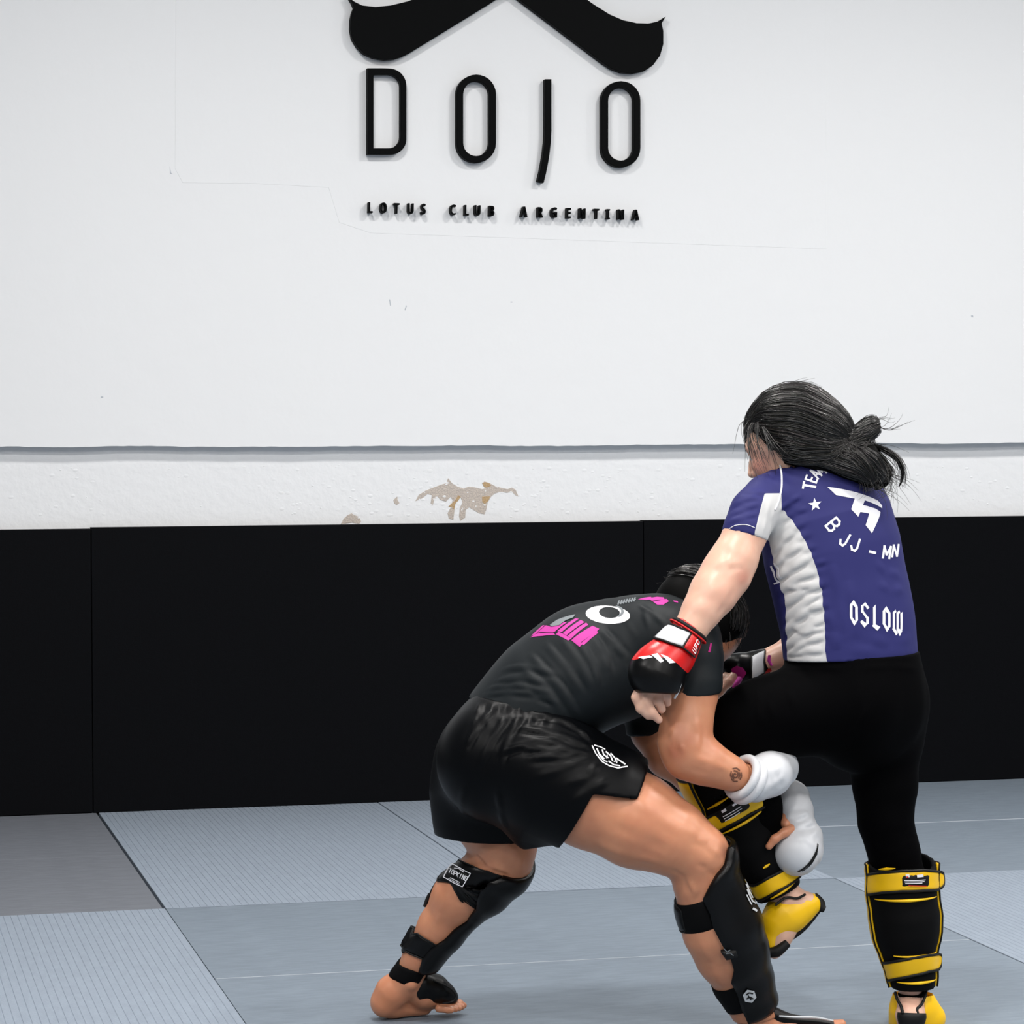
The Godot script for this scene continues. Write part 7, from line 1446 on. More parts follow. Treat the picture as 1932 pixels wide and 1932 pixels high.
	b.chain([0.3006, 0.8419, 0.124, 0.0585, 0.3003, 0.7751, 0.1462, 0.0549, 0.2912, 0.7196, 0.1629, 0.0525, 0.2859, 0.6751, 0.1743, 0.0546, 0.2946, 0.6484, 0.1802, 0.0523, 0.334, 0.6307, 0.1857, 0.0455, 0.3764, 0.6118, 0.1813, 0.0353, 0.4068, 0.5968, 0.1718, 0.0308], 0.02)
	b.chain([0.2353, 0.8527, -0.0964, 0.0952, 0.2618, 0.8186, -0.1454, 0.0744, 0.2412, 0.7347, -0.1427, 0.0648, 0.2256, 0.665, -0.1205, 0.0478], 0.03, Vector3.ZERO, 1.0, 0, -0.006)
	b.chain([0.2618, 0.8186, -0.1454, 0.0696, 0.2376, 0.665, -0.1205, 0.0454, 0.2626, 0.61, -0.0987, 0.0429, 0.3235, 0.5641, -0.0823, 0.0381, 0.4062, 0.5384, -0.0765, 0.0333, 0.4889, 0.5364, -0.0714, 0.0285], 0.02)
	b.chain([-0.063, 0.6652, -0.0204, 0.1294, -0.1158, 0.6244, 0.0309, 0.1108], 0.03)
	b.chain([-0.063, 0.6652, -0.0204, 0.1294, -0.1164, 0.6039, -0.0885, 0.1142], 0.03)
	b.chain([-0.0346, 0.62, 0.091, 0.1132, 0.0852, 0.5507, 0.1382, 0.1078, 0.1882, 0.5014, 0.1648, 0.0993, 0.2603, 0.4681, 0.1809, 0.0786, 0.3145, 0.4346, 0.1869, 0.0626, 0.3245, 0.3718, 0.1739, 0.0604, 0.3474, 0.3112, 0.1558, 0.0709, 0.3618, 0.267, 0.1472, 0.0768, 0.3839, 0.2081, 0.1291, 0.0702, 0.4111, 0.1454, 0.106, 0.0543, 0.4323, 0.0892, 0.0878, 0.044, 0.4461, 0.0516, 0.076, 0.0395], 0.02)
	b.chain([-0.1346, 0.5584, -0.1171, 0.1136, -0.1228, 0.4702, -0.1043, 0.0907, -0.1026, 0.4139, -0.0725, 0.0689, -0.1075, 0.3775, -0.0764, 0.0618, -0.159, 0.3295, -0.0999, 0.0609, -0.2073, 0.2891, -0.1186, 0.0575, -0.2525, 0.2176, -0.1414, 0.0457, -0.2966, 0.1477, -0.1592, 0.035, -0.3239, 0.1001, -0.1727, 0.0314], 0.02)
	b.chain([0.4463, 0.0511, 0.074, 0.0418, 0.4467, 0.0268, 0.0698, 0.0349], 0.015)
	b.chain([0.4525, 0.0384, 0.0694, 0.0349, 0.5233, 0.0244, 0.0598, 0.0256, 0.5885, 0.0185, 0.05, 0.0175, 0.6299, 0.0161, 0.0451, 0.0117], 0.015)
	b.chain([-0.3263, 0.0965, -0.1726, 0.0327, -0.3607, 0.0619, -0.1815, 0.0363, -0.3743, 0.0403, -0.1858, 0.0327], 0.015)
	b.chain([-0.3241, 0.0895, -0.1773, 0.0327, -0.2887, 0.0527, -0.2012, 0.0292, -0.2433, 0.0292, -0.2305, 0.0195, -0.2192, 0.0187, -0.2451, 0.0122], 0.015)
	for c in [[[0.1553, 0.5708, 0.2452, 0.0234, 0.2221, 0.5328, 0.2572, 0.0234, 0.2896, 0.4873, 0.2558, 0.0234], 0.003], [[0.1211, 0.5101, 0.2541, 0.0187, 0.1879, 0.4835, 0.2662, 0.0187, 0.2555, 0.4488, 0.2613, 0.0187], -0.002], [[0.0882, 0.4659, 0.2231, 0.0211, 0.1663, 0.4409, 0.2456, 0.0211, 0.2338, 0.4238, 0.2464, 0.0211], 0.003], [[0.2784, 0.504, 0.2541, 0.0164, 0.3104, 0.4826, 0.2473, 0.0164, 0.3332, 0.4683, 0.2433, 0.0164], 0.0025], [[0.2917, 0.4707, 0.2578, 0.0105, 0.3236, 0.4582, 0.2507, 0.0105, 0.344, 0.4374, 0.2482, 0.0105], -0.0015], [[0.3409, 0.4573, 0.2455, 0.014, 0.3607, 0.4378, 0.2367, 0.014, 0.3586, 0.4102, 0.2344, 0.014], 0.003], [[0.3065, 0.4272, 0.2545, 0.0094, 0.3293, 0.4105, 0.2494, 0.0094, 0.347, 0.394, 0.2389, 0.0094], -0.003], [[0.2477, 0.4115, 0.24, 0.0094, 0.2796, 0.3933, 0.2337, 0.0094, 0.2913, 0.3525, 0.2276, 0.0094], -0.004], [[0.2907, 0.3882, 0.237, 0.0094, 0.3045, 0.3536, 0.2337, 0.0094], 0.004], [[0.3154, 0.3659, 0.2394, 0.0094, 0.3027, 0.3353, 0.2266, 0.0094], -0.003], [[0.3147, 0.2593, 0.2154, 0.0164, 0.3442, 0.1989, 0.1989, 0.0164, 0.3696, 0.1402, 0.164, 0.0164], 0.003], [[0.3036, 0.7367, 0.2168, 0.014, 0.312, 0.6979, 0.2246, 0.014, 0.3044, 0.6598, 0.2368, 0.014], 0.003], [[0.3218, 0.7138, 0.2149, 0.0094, 0.3257, 0.6807, 0.223, 0.0094], -0.003], [[0.2562, 0.714, 0.2151, 0.014, 0.2512, 0.6809, 0.223, 0.014, 0.2599, 0.6498, 0.2285, 0.014], 0.003], [[0.2742, 0.6765, 0.2341, 0.0094, 0.2796, 0.6576, 0.2369, 0.0094], 0.003], [[0.3021, 0.6486, 0.2377, 0.0117, 0.3417, 0.6369, 0.2356, 0.0117, 0.3822, 0.6181, 0.2221, 0.0117], 0.0025], [[0.2911, 0.6254, 0.233, 0.0094, 0.3362, 0.614, 0.2335, 0.0094], -0.002], [[-0.1578, 0.4172, -0.0214, 0.0117, -0.1165, 0.4134, 0.0003, 0.0117, -0.0636, 0.4188, -0.0092, 0.0117], 0.003], [[-0.1687, 0.4003, -0.0385, 0.0105, -0.1403, 0.3707, -0.0159, 0.0105, -0.0873, 0.354, -0.0159, 0.0105], -0.008], [[-0.093, 0.4205, 0.001, 0.014, -0.0696, 0.3952, -0.0093, 0.014, -0.0637, 0.3695, -0.0222, 0.014], 0.003], [[-0.2239, 0.3159, -0.0609, 0.0187, -0.2481, 0.2659, -0.0744, 0.0187, -0.2666, 0.2269, -0.091, 0.0187], 0.003], [[-0.359, 0.0819, -0.1437, 0.0094, -0.3446, 0.0602, -0.1431, 0.0094, -0.3241, 0.0418, -0.1721, 0.0094], -0.002], [[-0.3444, 0.1086, -0.1433, 0.007, -0.3566, 0.0843, -0.1437, 0.007], 0.002]]:
		b.chain(c[0], 0.0, Vector3.ZERO, 1.0, 2, 0.0, c[1])
	var hd := Field.new(Vector3(0.208, 0.7656, -0.1535), Vector3(0.4413, 1.0309, 0.0549), 0.0035)
	hd.chain([0.3563, 0.9027, -0.0413, 0.073, 0.319, 0.9429, -0.0573, 0.076], 0.02)
	hd.chain([0.3286, 0.8829, -0.0422, 0.066, 0.3112, 0.8566, -0.0397, 0.052, 0.2816, 0.8056, -0.034, 0.028], 0.03)
	hd.chain([0.2695, 0.8761, -0.0051, 0.024, 0.2744, 0.8063, -0.0168, 0.018], 0.03)
	hd.chain([0.2859, 0.857, -0.0915, 0.024, 0.281, 0.7987, -0.0514, 0.018], 0.03)
	hd.chain([0.2906, 0.8936, -0.0277, 0.0706, 0.3214, 0.9038, -0.048, 0.059, 0.3356, 0.912, -0.0483, 0.0543], 0.03)
	hd.chain([0.3694, 0.8633, 0.0074, 0.011, 0.3765, 0.8487, -0.0256, 0.011, 0.3826, 0.848, -0.0618, 0.011], 0.015)
	hd.chain([0.3272, 0.8457, 0.0043, 0.02], 0.02)
	hd.chain([0.3407, 0.83, -0.0668, 0.02], 0.02)
	hd.chain([0.377, 0.8417, -0.0239, 0.0075, 0.3637, 0.8199, -0.0216, 0.008, 0.3544, 0.8026, -0.0195, 0.0105], 0.012)
	hd.chain([0.3433, 0.8099, -0.0118, 0.0075], 0.006)
	hd.chain([0.3473, 0.8053, -0.0329, 0.0075], 0.006)
	hd.chain([0.3161, 0.8086, -0.0073, 0.004, 0.3269, 0.8002, -0.0242, 0.006, 0.3234, 0.8001, -0.0457, 0.004], 0.006)
	hd.chain([0.3098, 0.8037, -0.0105, 0.004, 0.3177, 0.794, -0.0246, 0.0065, 0.316, 0.7964, -0.0432, 0.004], 0.006)
	hd.chain([0.2792, 0.9084, 0.0177, 0.005, 0.2959, 0.9162, 0.0244, 0.005, 0.3056, 0.9329, 0.0267, 0.005, 0.3015, 0.9476, 0.0248, 0.005, 0.2863, 0.9473, 0.0209, 0.005, 0.2753, 0.9292, 0.0176, 0.006, 0.2752, 0.9101, 0.0166, 0.006], 0.004)
	hd.chain([0.2884, 0.9289, 0.0171, 0.01], 0.006)
	hd.chain([0.3054, 0.8778, -0.1205, 0.005, 0.3239, 0.8835, -0.1234, 0.005, 0.3351, 0.8984, -0.1288, 0.005, 0.3317, 0.9123, -0.1346, 0.005, 0.3162, 0.9124, -0.1365, 0.005, 0.3033, 0.8965, -0.1302, 0.006, 0.3015, 0.8795, -0.1216, 0.006], 0.004)
	hd.chain([0.3154, 0.8974, -0.125, 0.01], 0.006)
	for s in [-1.0, 1.0]:
		var e: Vector3 = Vector3(0.3166, 0.8979, -0.0478) + Vector3(0.1822, -0.2126, -0.96) * 0.031 * s + Vector3(0.5997, -0.7497, 0.2799) * 0.092 + Vector3(0.7792, 0.6267, 0.0091) * 0.002
		hd.chain([e.x, e.y, e.z, 0.013], 0.006, Vector3.ZERO, 1.0, 1)
	hd.cut(Vector3(0.1973, 0.8389, -0.0574), -Vector3(0.7792, 0.6267, 0.0091))
	b.cut(Vector3(0.2423, 0.8627, -0.0541), Vector3(0.7792, 0.6267, 0.0091), 0.1)
	# rear foot with its toes
	var ft := Field.new(Vector3(-0.4259, 0.1318, -0.2737).min(Vector3(-0.1779, 0.0147, -0.0999)) - Vector3.ONE * 0.03, Vector3(-0.4259, 0.1318, -0.2737).max(Vector3(-0.1779, 0.0147, -0.0999)) + Vector3.ONE * 0.03, 0.003)
	ft.chain([-0.2868, 0.1667, -0.1548, 0.035, -0.3239, 0.1001, -0.1727, 0.0321], 0.01)
	ft.chain([-0.3263, 0.0965, -0.1726, 0.0327, -0.3607, 0.0619, -0.1815, 0.0363, -0.3743, 0.0403, -0.1858, 0.0327], 0.015)
	ft.chain([-0.378, 0.0355, -0.1856, 0.0303, -0.3556, 0.0237, -0.2003, 0.0243, -0.2896, 0.0158, -0.225, 0.0171], 0.015)
	ft.chain([-0.3241, 0.0895, -0.1773, 0.0327, -0.2887, 0.0527, -0.2012, 0.0292, -0.2433, 0.0292, -0.2305, 0.0195], 0.015)
	ft.chain([-0.3144, 0.0865, -0.1442, 0.0096], 0.012)
	for c in [[-0.2383, 0.0266, -0.2254, 0.011, -0.2092, 0.0244, -0.2353, 0.0092, -0.1983, 0.0184, -0.2401, 0.0073], [-0.2381, 0.0239, -0.2153, 0.0097, -0.2114, 0.0211, -0.2222, 0.0079, -0.2017, 0.018, -0.2251, 0.0067], [-0.2427, 0.0236, -0.2053, 0.0097, -0.2185, 0.02, -0.2102, 0.0073, -0.2076, 0.0171, -0.2121, 0.0061], [-0.2473, 0.0233, -0.1953, 0.0091, -0.2256, 0.0197, -0.2001, 0.0073, -0.2159, 0.0168, -0.2021, 0.0061], [-0.2543, 0.023, -0.1852, 0.0091, -0.2338, 0.0187, -0.1881, 0.0067, -0.2254, 0.017, -0.1901, 0.0061]]:
		ft.chain(c, 0.004)
	ft.cut(Vector3(0, 0.001, 0), Vector3(0, -1, 0))
	ft.cut(Vector3(-0.2795, 0.1788, -0.1551), Vector3(0.6, 0.8, 0))
	# front foot, toes to the right
	var fr := Field.new(Vector3(0.4119, 0.0643, -0.0015).min(Vector3(0.667, 0.0027, 0.1206)) - Vector3.ONE * 0.04, Vector3(0.4119, 0.0643, -0.0015).max(Vector3(0.667, 0.0027, 0.1206)) + Vector3.ONE * 0.04, 0.0035)
	fr.chain([0.4401, 0.0754, 0.0782, 0.0406, 0.4498, 0.0395, 0.0744, 0.0372], 0.01)
	fr.chain([0.4455, 0.0268, 0.0698, 0.0302, 0.4316, 0.021, 0.07, 0.0233], 0.02)
	fr.chain([0.4525, 0.0384, 0.0694, 0.0349, 0.5233, 0.0267, 0.0598, 0.0233, 0.5885, 0.0208, 0.0499, 0.0163], 0.015)
	for c in [[0.5896, 0.0209, 0.0399, 0.0152, 0.6247, 0.0302, 0.0396, 0.0129, 0.6399, 0.0348, 0.0395, 0.0105], [0.5873, 0.0207, 0.06, 0.0128, 0.6186, 0.0257, 0.0618, 0.0105, 0.6302, 0.028, 0.0617, 0.0082], [0.5799, 0.0217, 0.0749, 0.0116, 0.6097, 0.0246, 0.0778, 0.0093, 0.6202, 0.0246, 0.0778, 0.0081], [0.5689, 0.0228, 0.0899, 0.0116, 0.5964, 0.0234, 0.0929, 0.0093, 0.6068, 0.0222, 0.0929, 0.007], [0.5557, 0.025, 0.1048, 0.0116, 0.581, 0.0229, 0.1059, 0.0081, 0.5903, 0.0217, 0.1059, 0.0069]]:
		fr.chain(c, 0.004)
	fr.cut(Vector3(0, 0.001, 0), Vector3(0, -1, 0))
	var hr := Field.new(Vector3(0.4001, 0.6545, -0.0001).min(Vector3(0.5311, 0.5641, 0.2029)) - Vector3.ONE * 0.02, Vector3(0.4001, 0.6545, -0.0001).max(Vector3(0.5311, 0.5641, 0.2029)) + Vector3.ONE * 0.02, 0.0035)
	for c in [[0.4068, 0.5968, 0.1718, 0.0296, 0.4389, 0.5993, 0.1567, 0.0274, 0.4675, 0.6052, 0.1315, 0.0321, 0.4865, 0.6129, 0.1013, 0.03], [0.4899, 0.606, 0.1015, 0.0127, 0.5102, 0.6137, 0.0712, 0.0116, 0.5109, 0.624, 0.0409, 0.0105], [0.4865, 0.6198, 0.101, 0.0127, 0.5066, 0.6264, 0.0608, 0.0116, 0.505, 0.6344, 0.0306, 0.0105], [0.4911, 0.5967, 0.1018, 0.0115, 0.5135, 0.5962, 0.0618, 0.0104, 0.5142, 0.6041, 0.0315, 0.0093], [0.4842, 0.6313, 0.1007, 0.0115, 0.4987, 0.6415, 0.0703, 0.0104, 0.4947, 0.645, 0.0402, 0.0093], [0.4575, 0.6248, 0.1409, 0.0126, 0.4722, 0.6419, 0.1304, 0.0115, 0.4856, 0.6533, 0.11, 0.0104]]:
		hr.chain(c, 0.006)
	var hl := Field.new(Vector3(0.4693, 0.5568, -0.1171).min(Vector3(0.5954, 0.3824, 0.1386)) - Vector3.ONE * 0.02, Vector3(0.4693, 0.5568, -0.1171).max(Vector3(0.5954, 0.3824, 0.1386)) + Vector3.ONE * 0.02, 0.0035)
	for c in [[0.4861, 0.5371, -0.0664, 0.0261, 0.5186, 0.5281, -0.0361, 0.026, 0.5375, 0.4967, 0.0099, 0.0293, 0.543, 0.4687, 0.0358, 0.0303], [0.5312, 0.4728, 0.0707, 0.0104, 0.5083, 0.4665, 0.0909, 0.0098, 0.4868, 0.4538, 0.0983, 0.0092, 0.4741, 0.4377, 0.0988, 0.0081], [0.5425, 0.4601, 0.0411, 0.0117, 0.5239, 0.4384, 0.0518, 0.0105, 0.5122, 0.421, 0.0523, 0.0093], [0.5541, 0.4578, 0.0411, 0.0117, 0.5472, 0.4325, 0.0519, 0.0105, 0.5355, 0.4128, 0.0526, 0.0093], [0.5628, 0.457, 0.0362, 0.0105, 0.5617, 0.4352, 0.0469, 0.0093, 0.5523, 0.4189, 0.0474, 0.0082], [0.5176, 0.4959, 0.0449, 0.0116, 0.5137, 0.4818, 0.0604, 0.0105, 0.5201, 0.4709, 0.0657, 0.0093]]:
		hl.chain(c, 0.006)
	b.cut(Vector3(-0.3336, 0.0953, -0.1725), Vector3(-0.507, -0.8619, 0), 0.16)
	b.cut(Vector3(0.4452, 0.0546, 0.0739), Vector3(0.1, -1, 0), 0.2)
	body([b, hd, ft, fr, hr, hl], rgb(194, 132, 100), [[0.2631, 0.6615, 0.2314, 0.035, 0.42, 0.13, 0.07, 0.75], [0.2746, 0.7018, 0.2277, 0.03, 0.5, 0.2, 0.12, 0.5], [0.3247, 0.6234, 0.2359, 0.05, 0.5, 0.21, 0.12, 0.4], [0.3682, 0.4453, 0.2271, 0.03, 0.22, 0.09, 0.06, 0.7], [0.2912, 0.6876, 0.2332, 0.02, 0.42, 0.13, 0.07, 0.4], [-0.3714, 0.0412, -0.1473, 0.045, 0.5, 0.19, 0.09, 0.6], [-0.2141, 0.0162, -0.2334, 0.03, 0.6, 0.3, 0.2, 0.5], [0.3236, 0.4582, 0.2507, 0.06, 0.55, 0.26, 0.15, 0.3]], mats.skin_tan, who)
	for s in [-1.0, 1.0]:
		var eb := SphereMesh.new()
		eb.radius = 0.0115
		eb.height = 0.023
		put("eye", eb, mats.eye, who, Vector3(0.3166, 0.8979, -0.0478) + Vector3(0.1822, -0.2126, -0.96) * 0.031 * s + Vector3(0.5997, -0.7497, 0.2799) * 0.076 + Vector3(0.7792, 0.6267, 0.0091) * 0.002)
	decal("wrist_tattoo", b, 0.0, [[0.3848, 0.6222, 0.2202, 0.3941, 0.6228, 0.2162, 0.3939, 0.6254, 0.2156, 0.3845, 0.6248, 0.2198], [0.3931, 0.6232, 0.2167, 0.4001, 0.6171, 0.214, 0.402, 0.619, 0.2124, 0.3949, 0.625, 0.2151], [0.4018, 0.6145, 0.2133, 0.403, 0.6053, 0.2127, 0.4061, 0.6054, 0.2103, 0.405, 0.6145, 0.2107], [0.4031, 0.6062, 0.2126, 0.3997, 0.5995, 0.2134, 0.4025, 0.5978, 0.211, 0.406, 0.6045, 0.2103], [0.3964, 0.5967, 0.2141, 0.3871, 0.5972, 0.2176, 0.3872, 0.5946, 0.2165, 0.3965, 0.594, 0.2126], [0.3881, 0.5967, 0.2171, 0.3833, 0.6028, 0.2203, 0.3814, 0.6012, 0.2203, 0.3862, 0.5951, 0.217], [0.381, 0.6185, 0.2225, 0.3787, 0.6106, 0.2229, 0.3811, 0.6099, 0.2223, 0.3834, 0.6177, 0.2217], [0.3787, 0.6098, 0.2228, 0.3811, 0.604, 0.2214, 0.3834, 0.6048, 0.2211, 0.3811, 0.6107, 0.2223], [0.3866, 0.6175, 0.2208, 0.3936, 0.616, 0.2177, 0.3942, 0.619, 0.217, 0.3872, 0.6205, 0.2196], [0.3925, 0.6168, 0.2181, 0.396, 0.6109, 0.2167, 0.3988, 0.6123, 0.2153, 0.3953, 0.6182, 0.2166], [0.3958, 0.6122, 0.2168, 0.3935, 0.6055, 0.2174, 0.3966, 0.6043, 0.2159, 0.399, 0.611, 0.2152], [0.3944, 0.6064, 0.2172, 0.3886, 0.6044, 0.2191, 0.3899, 0.6013, 0.218, 0.3957, 0.6034, 0.2162], [0.3906, 0.6038, 0.2183, 0.387, 0.6087, 0.2207, 0.3844, 0.6068, 0.2212, 0.388, 0.602, 0.2188], [0.3871, 0.6068, 0.22, 0.3906, 0.6124, 0.2192, 0.3877, 0.6142, 0.2206, 0.3843, 0.6086, 0.2215], [0.388, 0.6122, 0.2206, 0.3915, 0.6086, 0.2186, 0.3938, 0.6107, 0.2177, 0.3903, 0.6143, 0.2192], [0.3973, 0.6158, 0.2158, 0.3997, 0.6077, 0.2147, 0.4022, 0.6082, 0.2133, 0.3999, 0.6163, 0.2143], [0.3998, 0.6086, 0.2147, 0.3963, 0.6019, 0.2156, 0.3987, 0.6006, 0.2142, 0.4021, 0.6073, 0.2133], [0.3835, 0.6137, 0.2219, 0.3824, 0.6069, 0.2217, 0.3844, 0.6065, 0.2212, 0.3855, 0.6133, 0.2213], [0.3825, 0.6061, 0.2215, 0.3873, 0.5989, 0.2181, 0.389, 0.6, 0.2179, 0.3842, 0.6072, 0.2213]], mats.tattoo, who)

	# hair
	var h := Field.new(Vector3(0.21, 0.812, -0.1647), Vector3(0.457, 1.0527, 0.0579), 0.0045)
	h.chain([0.355, 0.914, -0.0441, 0.082, 0.316, 0.9467, -0.0587, 0.086], 0.02)
	h.chain([0.421, 0.8155, -0.0098, 0.066, 0.3415, 0.7947, -0.0202, 0.075, 0.2591, 0.7777, -0.0321, 0.075], 0.012, Vector3.ZERO, 1.0, 1)
	h.chain([0.2171, 0.8302, -0.0517, 0.075], 0.012, Vector3.ZERO, 1.0, 1)
	var hair := put("hair", field_mesh(h), mats.hair_under, who)
	var c := Vector3(0.3166, 0.8979, -0.0478)
	var l := Vector3(0.1822, -0.2126, -0.96)
	var u := Vector3(0.7792, 0.6267, 0.0091)
	var fw := Vector3(0.5997, -0.7497, 0.2799)
	var over := []
	for k in 7:
		var x: float = -0.075 + 0.025 * k
		over.append(PackedVector3Array([c + l * x + u * 0.085 + fw * 0.075, c + l * x + u * 0.12 + fw * 0.03, c + l * x * 0.9 + u * 0.11 - fw * 0.06, c + l * x * 0.6 + u * 0.06 - fw * 0.12, c + u * 0.03 - fw * 0.145]))
	var lines := strands(h, over, 1100, 10, 0.005, 0.006)
	put("hair_strands", tubes(lines, 0.0006, 0.001, 0.0005, 3, tints(lines.size())), mats.hair, hair)
	var wisps := [
		curve(v3([0.3274, 0.9686, -0.05, 0.3098, 0.9899, -0.0507, 0.2862, 0.9994, -0.051, 0.2603, 1.0018, -0.0511]), 10), curve(v3([0.3334, 0.971, -0.0501, 0.3157, 0.997, -0.0509, 0.2921, 1.0088, -0.0513, 0.265, 1.0113, -0.0514]), 10),
		curve(v3([0.3392, 0.9627, -0.0499, 0.3032, 0.9811, -0.0404, 0.2761, 0.9812, -0.0404, 0.2525, 0.9765, -0.0403]), 10), curve(v3([0.3452, 0.9686, -0.05, 0.324, 0.9946, -0.0509, 0.3098, 1.0041, -0.0512, 0.2981, 1.0135, -0.0515]), 10), curve(v3([0.3296, 0.964, -0.0299, 0.3085, 0.9747, -0.0302, 0.2849, 0.9724, -0.0302, 0.2684, 0.9654, -0.0299]), 10),
		curve(v3([0.3907, 0.9462, -0.0293, 0.4024, 0.9227, -0.0286, 0.4094, 0.8968, -0.0278, 0.4023, 0.8733, -0.027]), 10), curve(v3([0.3915, 0.9358, -0.009, 0.4055, 0.9065, -0.0081, 0.4101, 0.8831, -0.0073, 0.4077, 0.8678, -0.0068]), 10), curve(v3([0.379, 0.9483, 0.0006, 0.3852, 0.9197, 0.0115, 0.3898, 0.8905, 0.0125, 0.3827, 0.8672, 0.0132]), 10)]
	var fly := free_strands(wisps.slice(0, 5), 420, 12, 0.007, 0.007)
	fly.append_array(free_strands(wisps.slice(5), 170, 12, 0.005, 0.008))
	put("loose_strands", tubes(fly, 0.0008, 0.0007, 0.0003, 3, tints(fly.size())), mats.hair, hair)

	gloves_of_crouching(who)
	shin_guards_of_crouching(who)


func gloves_of_crouching(who: Node3D) -> void:
	# the near hand goes round the back of the knee: padded cuff, hand mostly hidden by the thigh
	var f := Field.new(Vector3(0.3532, 0.6605, -0.0003).min(Vector3(0.5258, 0.554, 0.2532)) - Vector3.ONE * 0.03, Vector3(0.3532, 0.6605, -0.0003).max(Vector3(0.5258, 0.554, 0.2532)) + Vector3.ONE * 0.03, 0.0035)
	f.chain([0.4368, 0.5869, 0.1671, 0.0433, 0.4711, 0.6019, 0.1416, 0.047, 0.4911, 0.6106, 0.1013, 0.0438, 0.4987, 0.6137, 0.0712, 0.0394], 0.015)
	for c in [[[0.4536, 0.5616, 0.1829, .011, 0.4673, 0.5956, 0.1819, .011, 0.4652, 0.6298, 0.1808, .011], 0.0024], [[0.4536, 0.5616, 0.1949, .011, 0.4673, 0.5956, 0.1939, .011, 0.4652, 0.6298, 0.1928, .011], 0.0024], [[0.4536, 0.5616, 0.2069, .011, 0.4673, 0.5956, 0.2059, .011, 0.4652, 0.6298, 0.2048, .011], 0.0024], [[0.4536, 0.5616, 0.2189, .011, 0.4673, 0.5956, 0.2179, .011, 0.4652, 0.6298, 0.2168, .011], 0.0024], [[0.4536, 0.5513, 0.1833, .011, 0.4673, 0.5854, 0.1822, .011, 0.4651, 0.6195, 0.1811, .011], -0.0018], [[0.4536, 0.5513, 0.1953, .011, 0.4673, 0.5854, 0.1942, .011, 0.4651, 0.6195, 0.1931, .011], -0.0018], [[0.4536, 0.5513, 0.2073, .011, 0.4673, 0.5854, 0.2062, .011, 0.4651, 0.6195, 0.2051, .011], -0.0018], [[0.4536, 0.5513, 0.2193, .011, 0.4673, 0.5854, 0.2182, .011, 0.4651, 0.6195, 0.2171, .011], -0.0018], [[0.4707, 0.5706, 0.1826, .011, 0.4833, 0.6013, 0.1817, .011, 0.4822, 0.6297, 0.1808, .011], 0.0024], [[0.4707, 0.5706, 0.1946, .011, 0.4833, 0.6013, 0.1937, .011, 0.4822, 0.6297, 0.1928, .011], 0.0024], [[0.4707, 0.5706, 0.2066, .011, 0.4833, 0.6013, 0.2057, .011, 0.4822, 0.6297, 0.2048, .011], 0.0024], [[0.4707, 0.5706, 0.2186, .011, 0.4833, 0.6013, 0.2177, .011, 0.4822, 0.6297, 0.2168, .011], 0.0024], [[0.4707, 0.5604, 0.183, .011, 0.4833, 0.5911, 0.182, .011, 0.4822, 0.6195, 0.1811, .011], -0.0018], [[0.4707, 0.5604, 0.195, .011, 0.4833, 0.5911, 0.194, .011, 0.4822, 0.6195, 0.1931, .011], -0.0018], [[0.4707, 0.5604, 0.207, .011, 0.4833, 0.5911, 0.206, .011, 0.4822, 0.6195, 0.2051, .011], -0.0018], [[0.4707, 0.5604, 0.219, .011, 0.4833, 0.5911, 0.218, .011, 0.4822, 0.6195, 0.2171, .011], -0.0018], [[0.4878, 0.5842, 0.1822, .011, 0.497, 0.6092, 0.1814, .011], 0.0024], [[0.4878, 0.5842, 0.1942, .011, 0.497, 0.6092, 0.1934, .011], 0.0024], [[0.4878, 0.5842, 0.2062, .011, 0.497, 0.6092, 0.2054, .011], 0.0024], [[0.4878, 0.5842, 0.2182, .011, 0.497, 0.6092, 0.2174, .011], 0.0024], [[0.4878, 0.574, 0.1825, .011, 0.4969, 0.599, 0.1817, .011], -0.0018], [[0.4878, 0.574, 0.1945, .011, 0.4969, 0.599, 0.1937, .011], -0.0018], [[0.4878, 0.574, 0.2065, .011, 0.4969, 0.599, 0.2057, .011], -0.0018], [[0.4878, 0.574, 0.2185, .011, 0.4969, 0.599, 0.2177, .011], -0.0018]]:
		f.chain(c[0], 0.0, Vector3.ZERO, 1.0, 2, 0.0, c[1])
	f.cut(Vector3(0.4136, 0.5968, 0.1718), Vector3(-0.7798, 0.4679, 0.4159))
	f.chain([0.3733, 0.6222, 0.191, 0.0375, 0.4372, 0.5863, 0.1621, 0.0365], 0.006, Vector3.ZERO, 1.0, 1)
	var glove := put("sparring_glove", field_mesh(f), mats.white_leather, who)
	tag(glove, "white padded glove behind the opponent's knee")
	var ring := PackedVector3Array()
	var ring2 := PackedVector3Array()
	var c0 := Vector3(0.409, 0.5991, 0.1717)
	var ax := Vector3(-0.7625, 0.4575, 0.4575)
	var e1 := ax.cross(Vector3.UP).normalized()
	var e2 := e1.cross(ax)
	for i in 33:
		var a := TAU * i / 32.0
		ring.append(c0 + e1 * cos(a) * 0.045 + e2 * sin(a) * 0.043)
		ring2.append(c0 - ax * 0.018 + e1 * cos(a) * 0.046 + e2 * sin(a) * 0.044)
	put("cuff", tubes([ring], 0.0095, 0.0095, 0.0095, 10), mats.white_leather, glove)
	put("cuff_padding", tubes([ring2], 0.0125, 0.0125, 0.0125, 10), mats.white_leather, glove)

	# the far hand comes round the shin and hangs down at the right of it
	var g := Field.new(Vector3(0.4651, 0.5722, -0.1376).min(Vector3(0.6114, 0.3726, 0.1489)) - Vector3.ONE * 0.03, Vector3(0.4651, 0.5722, -0.1376).max(Vector3(0.6114, 0.3726, 0.1489)) + Vector3.ONE * 0.03, 0.0035)
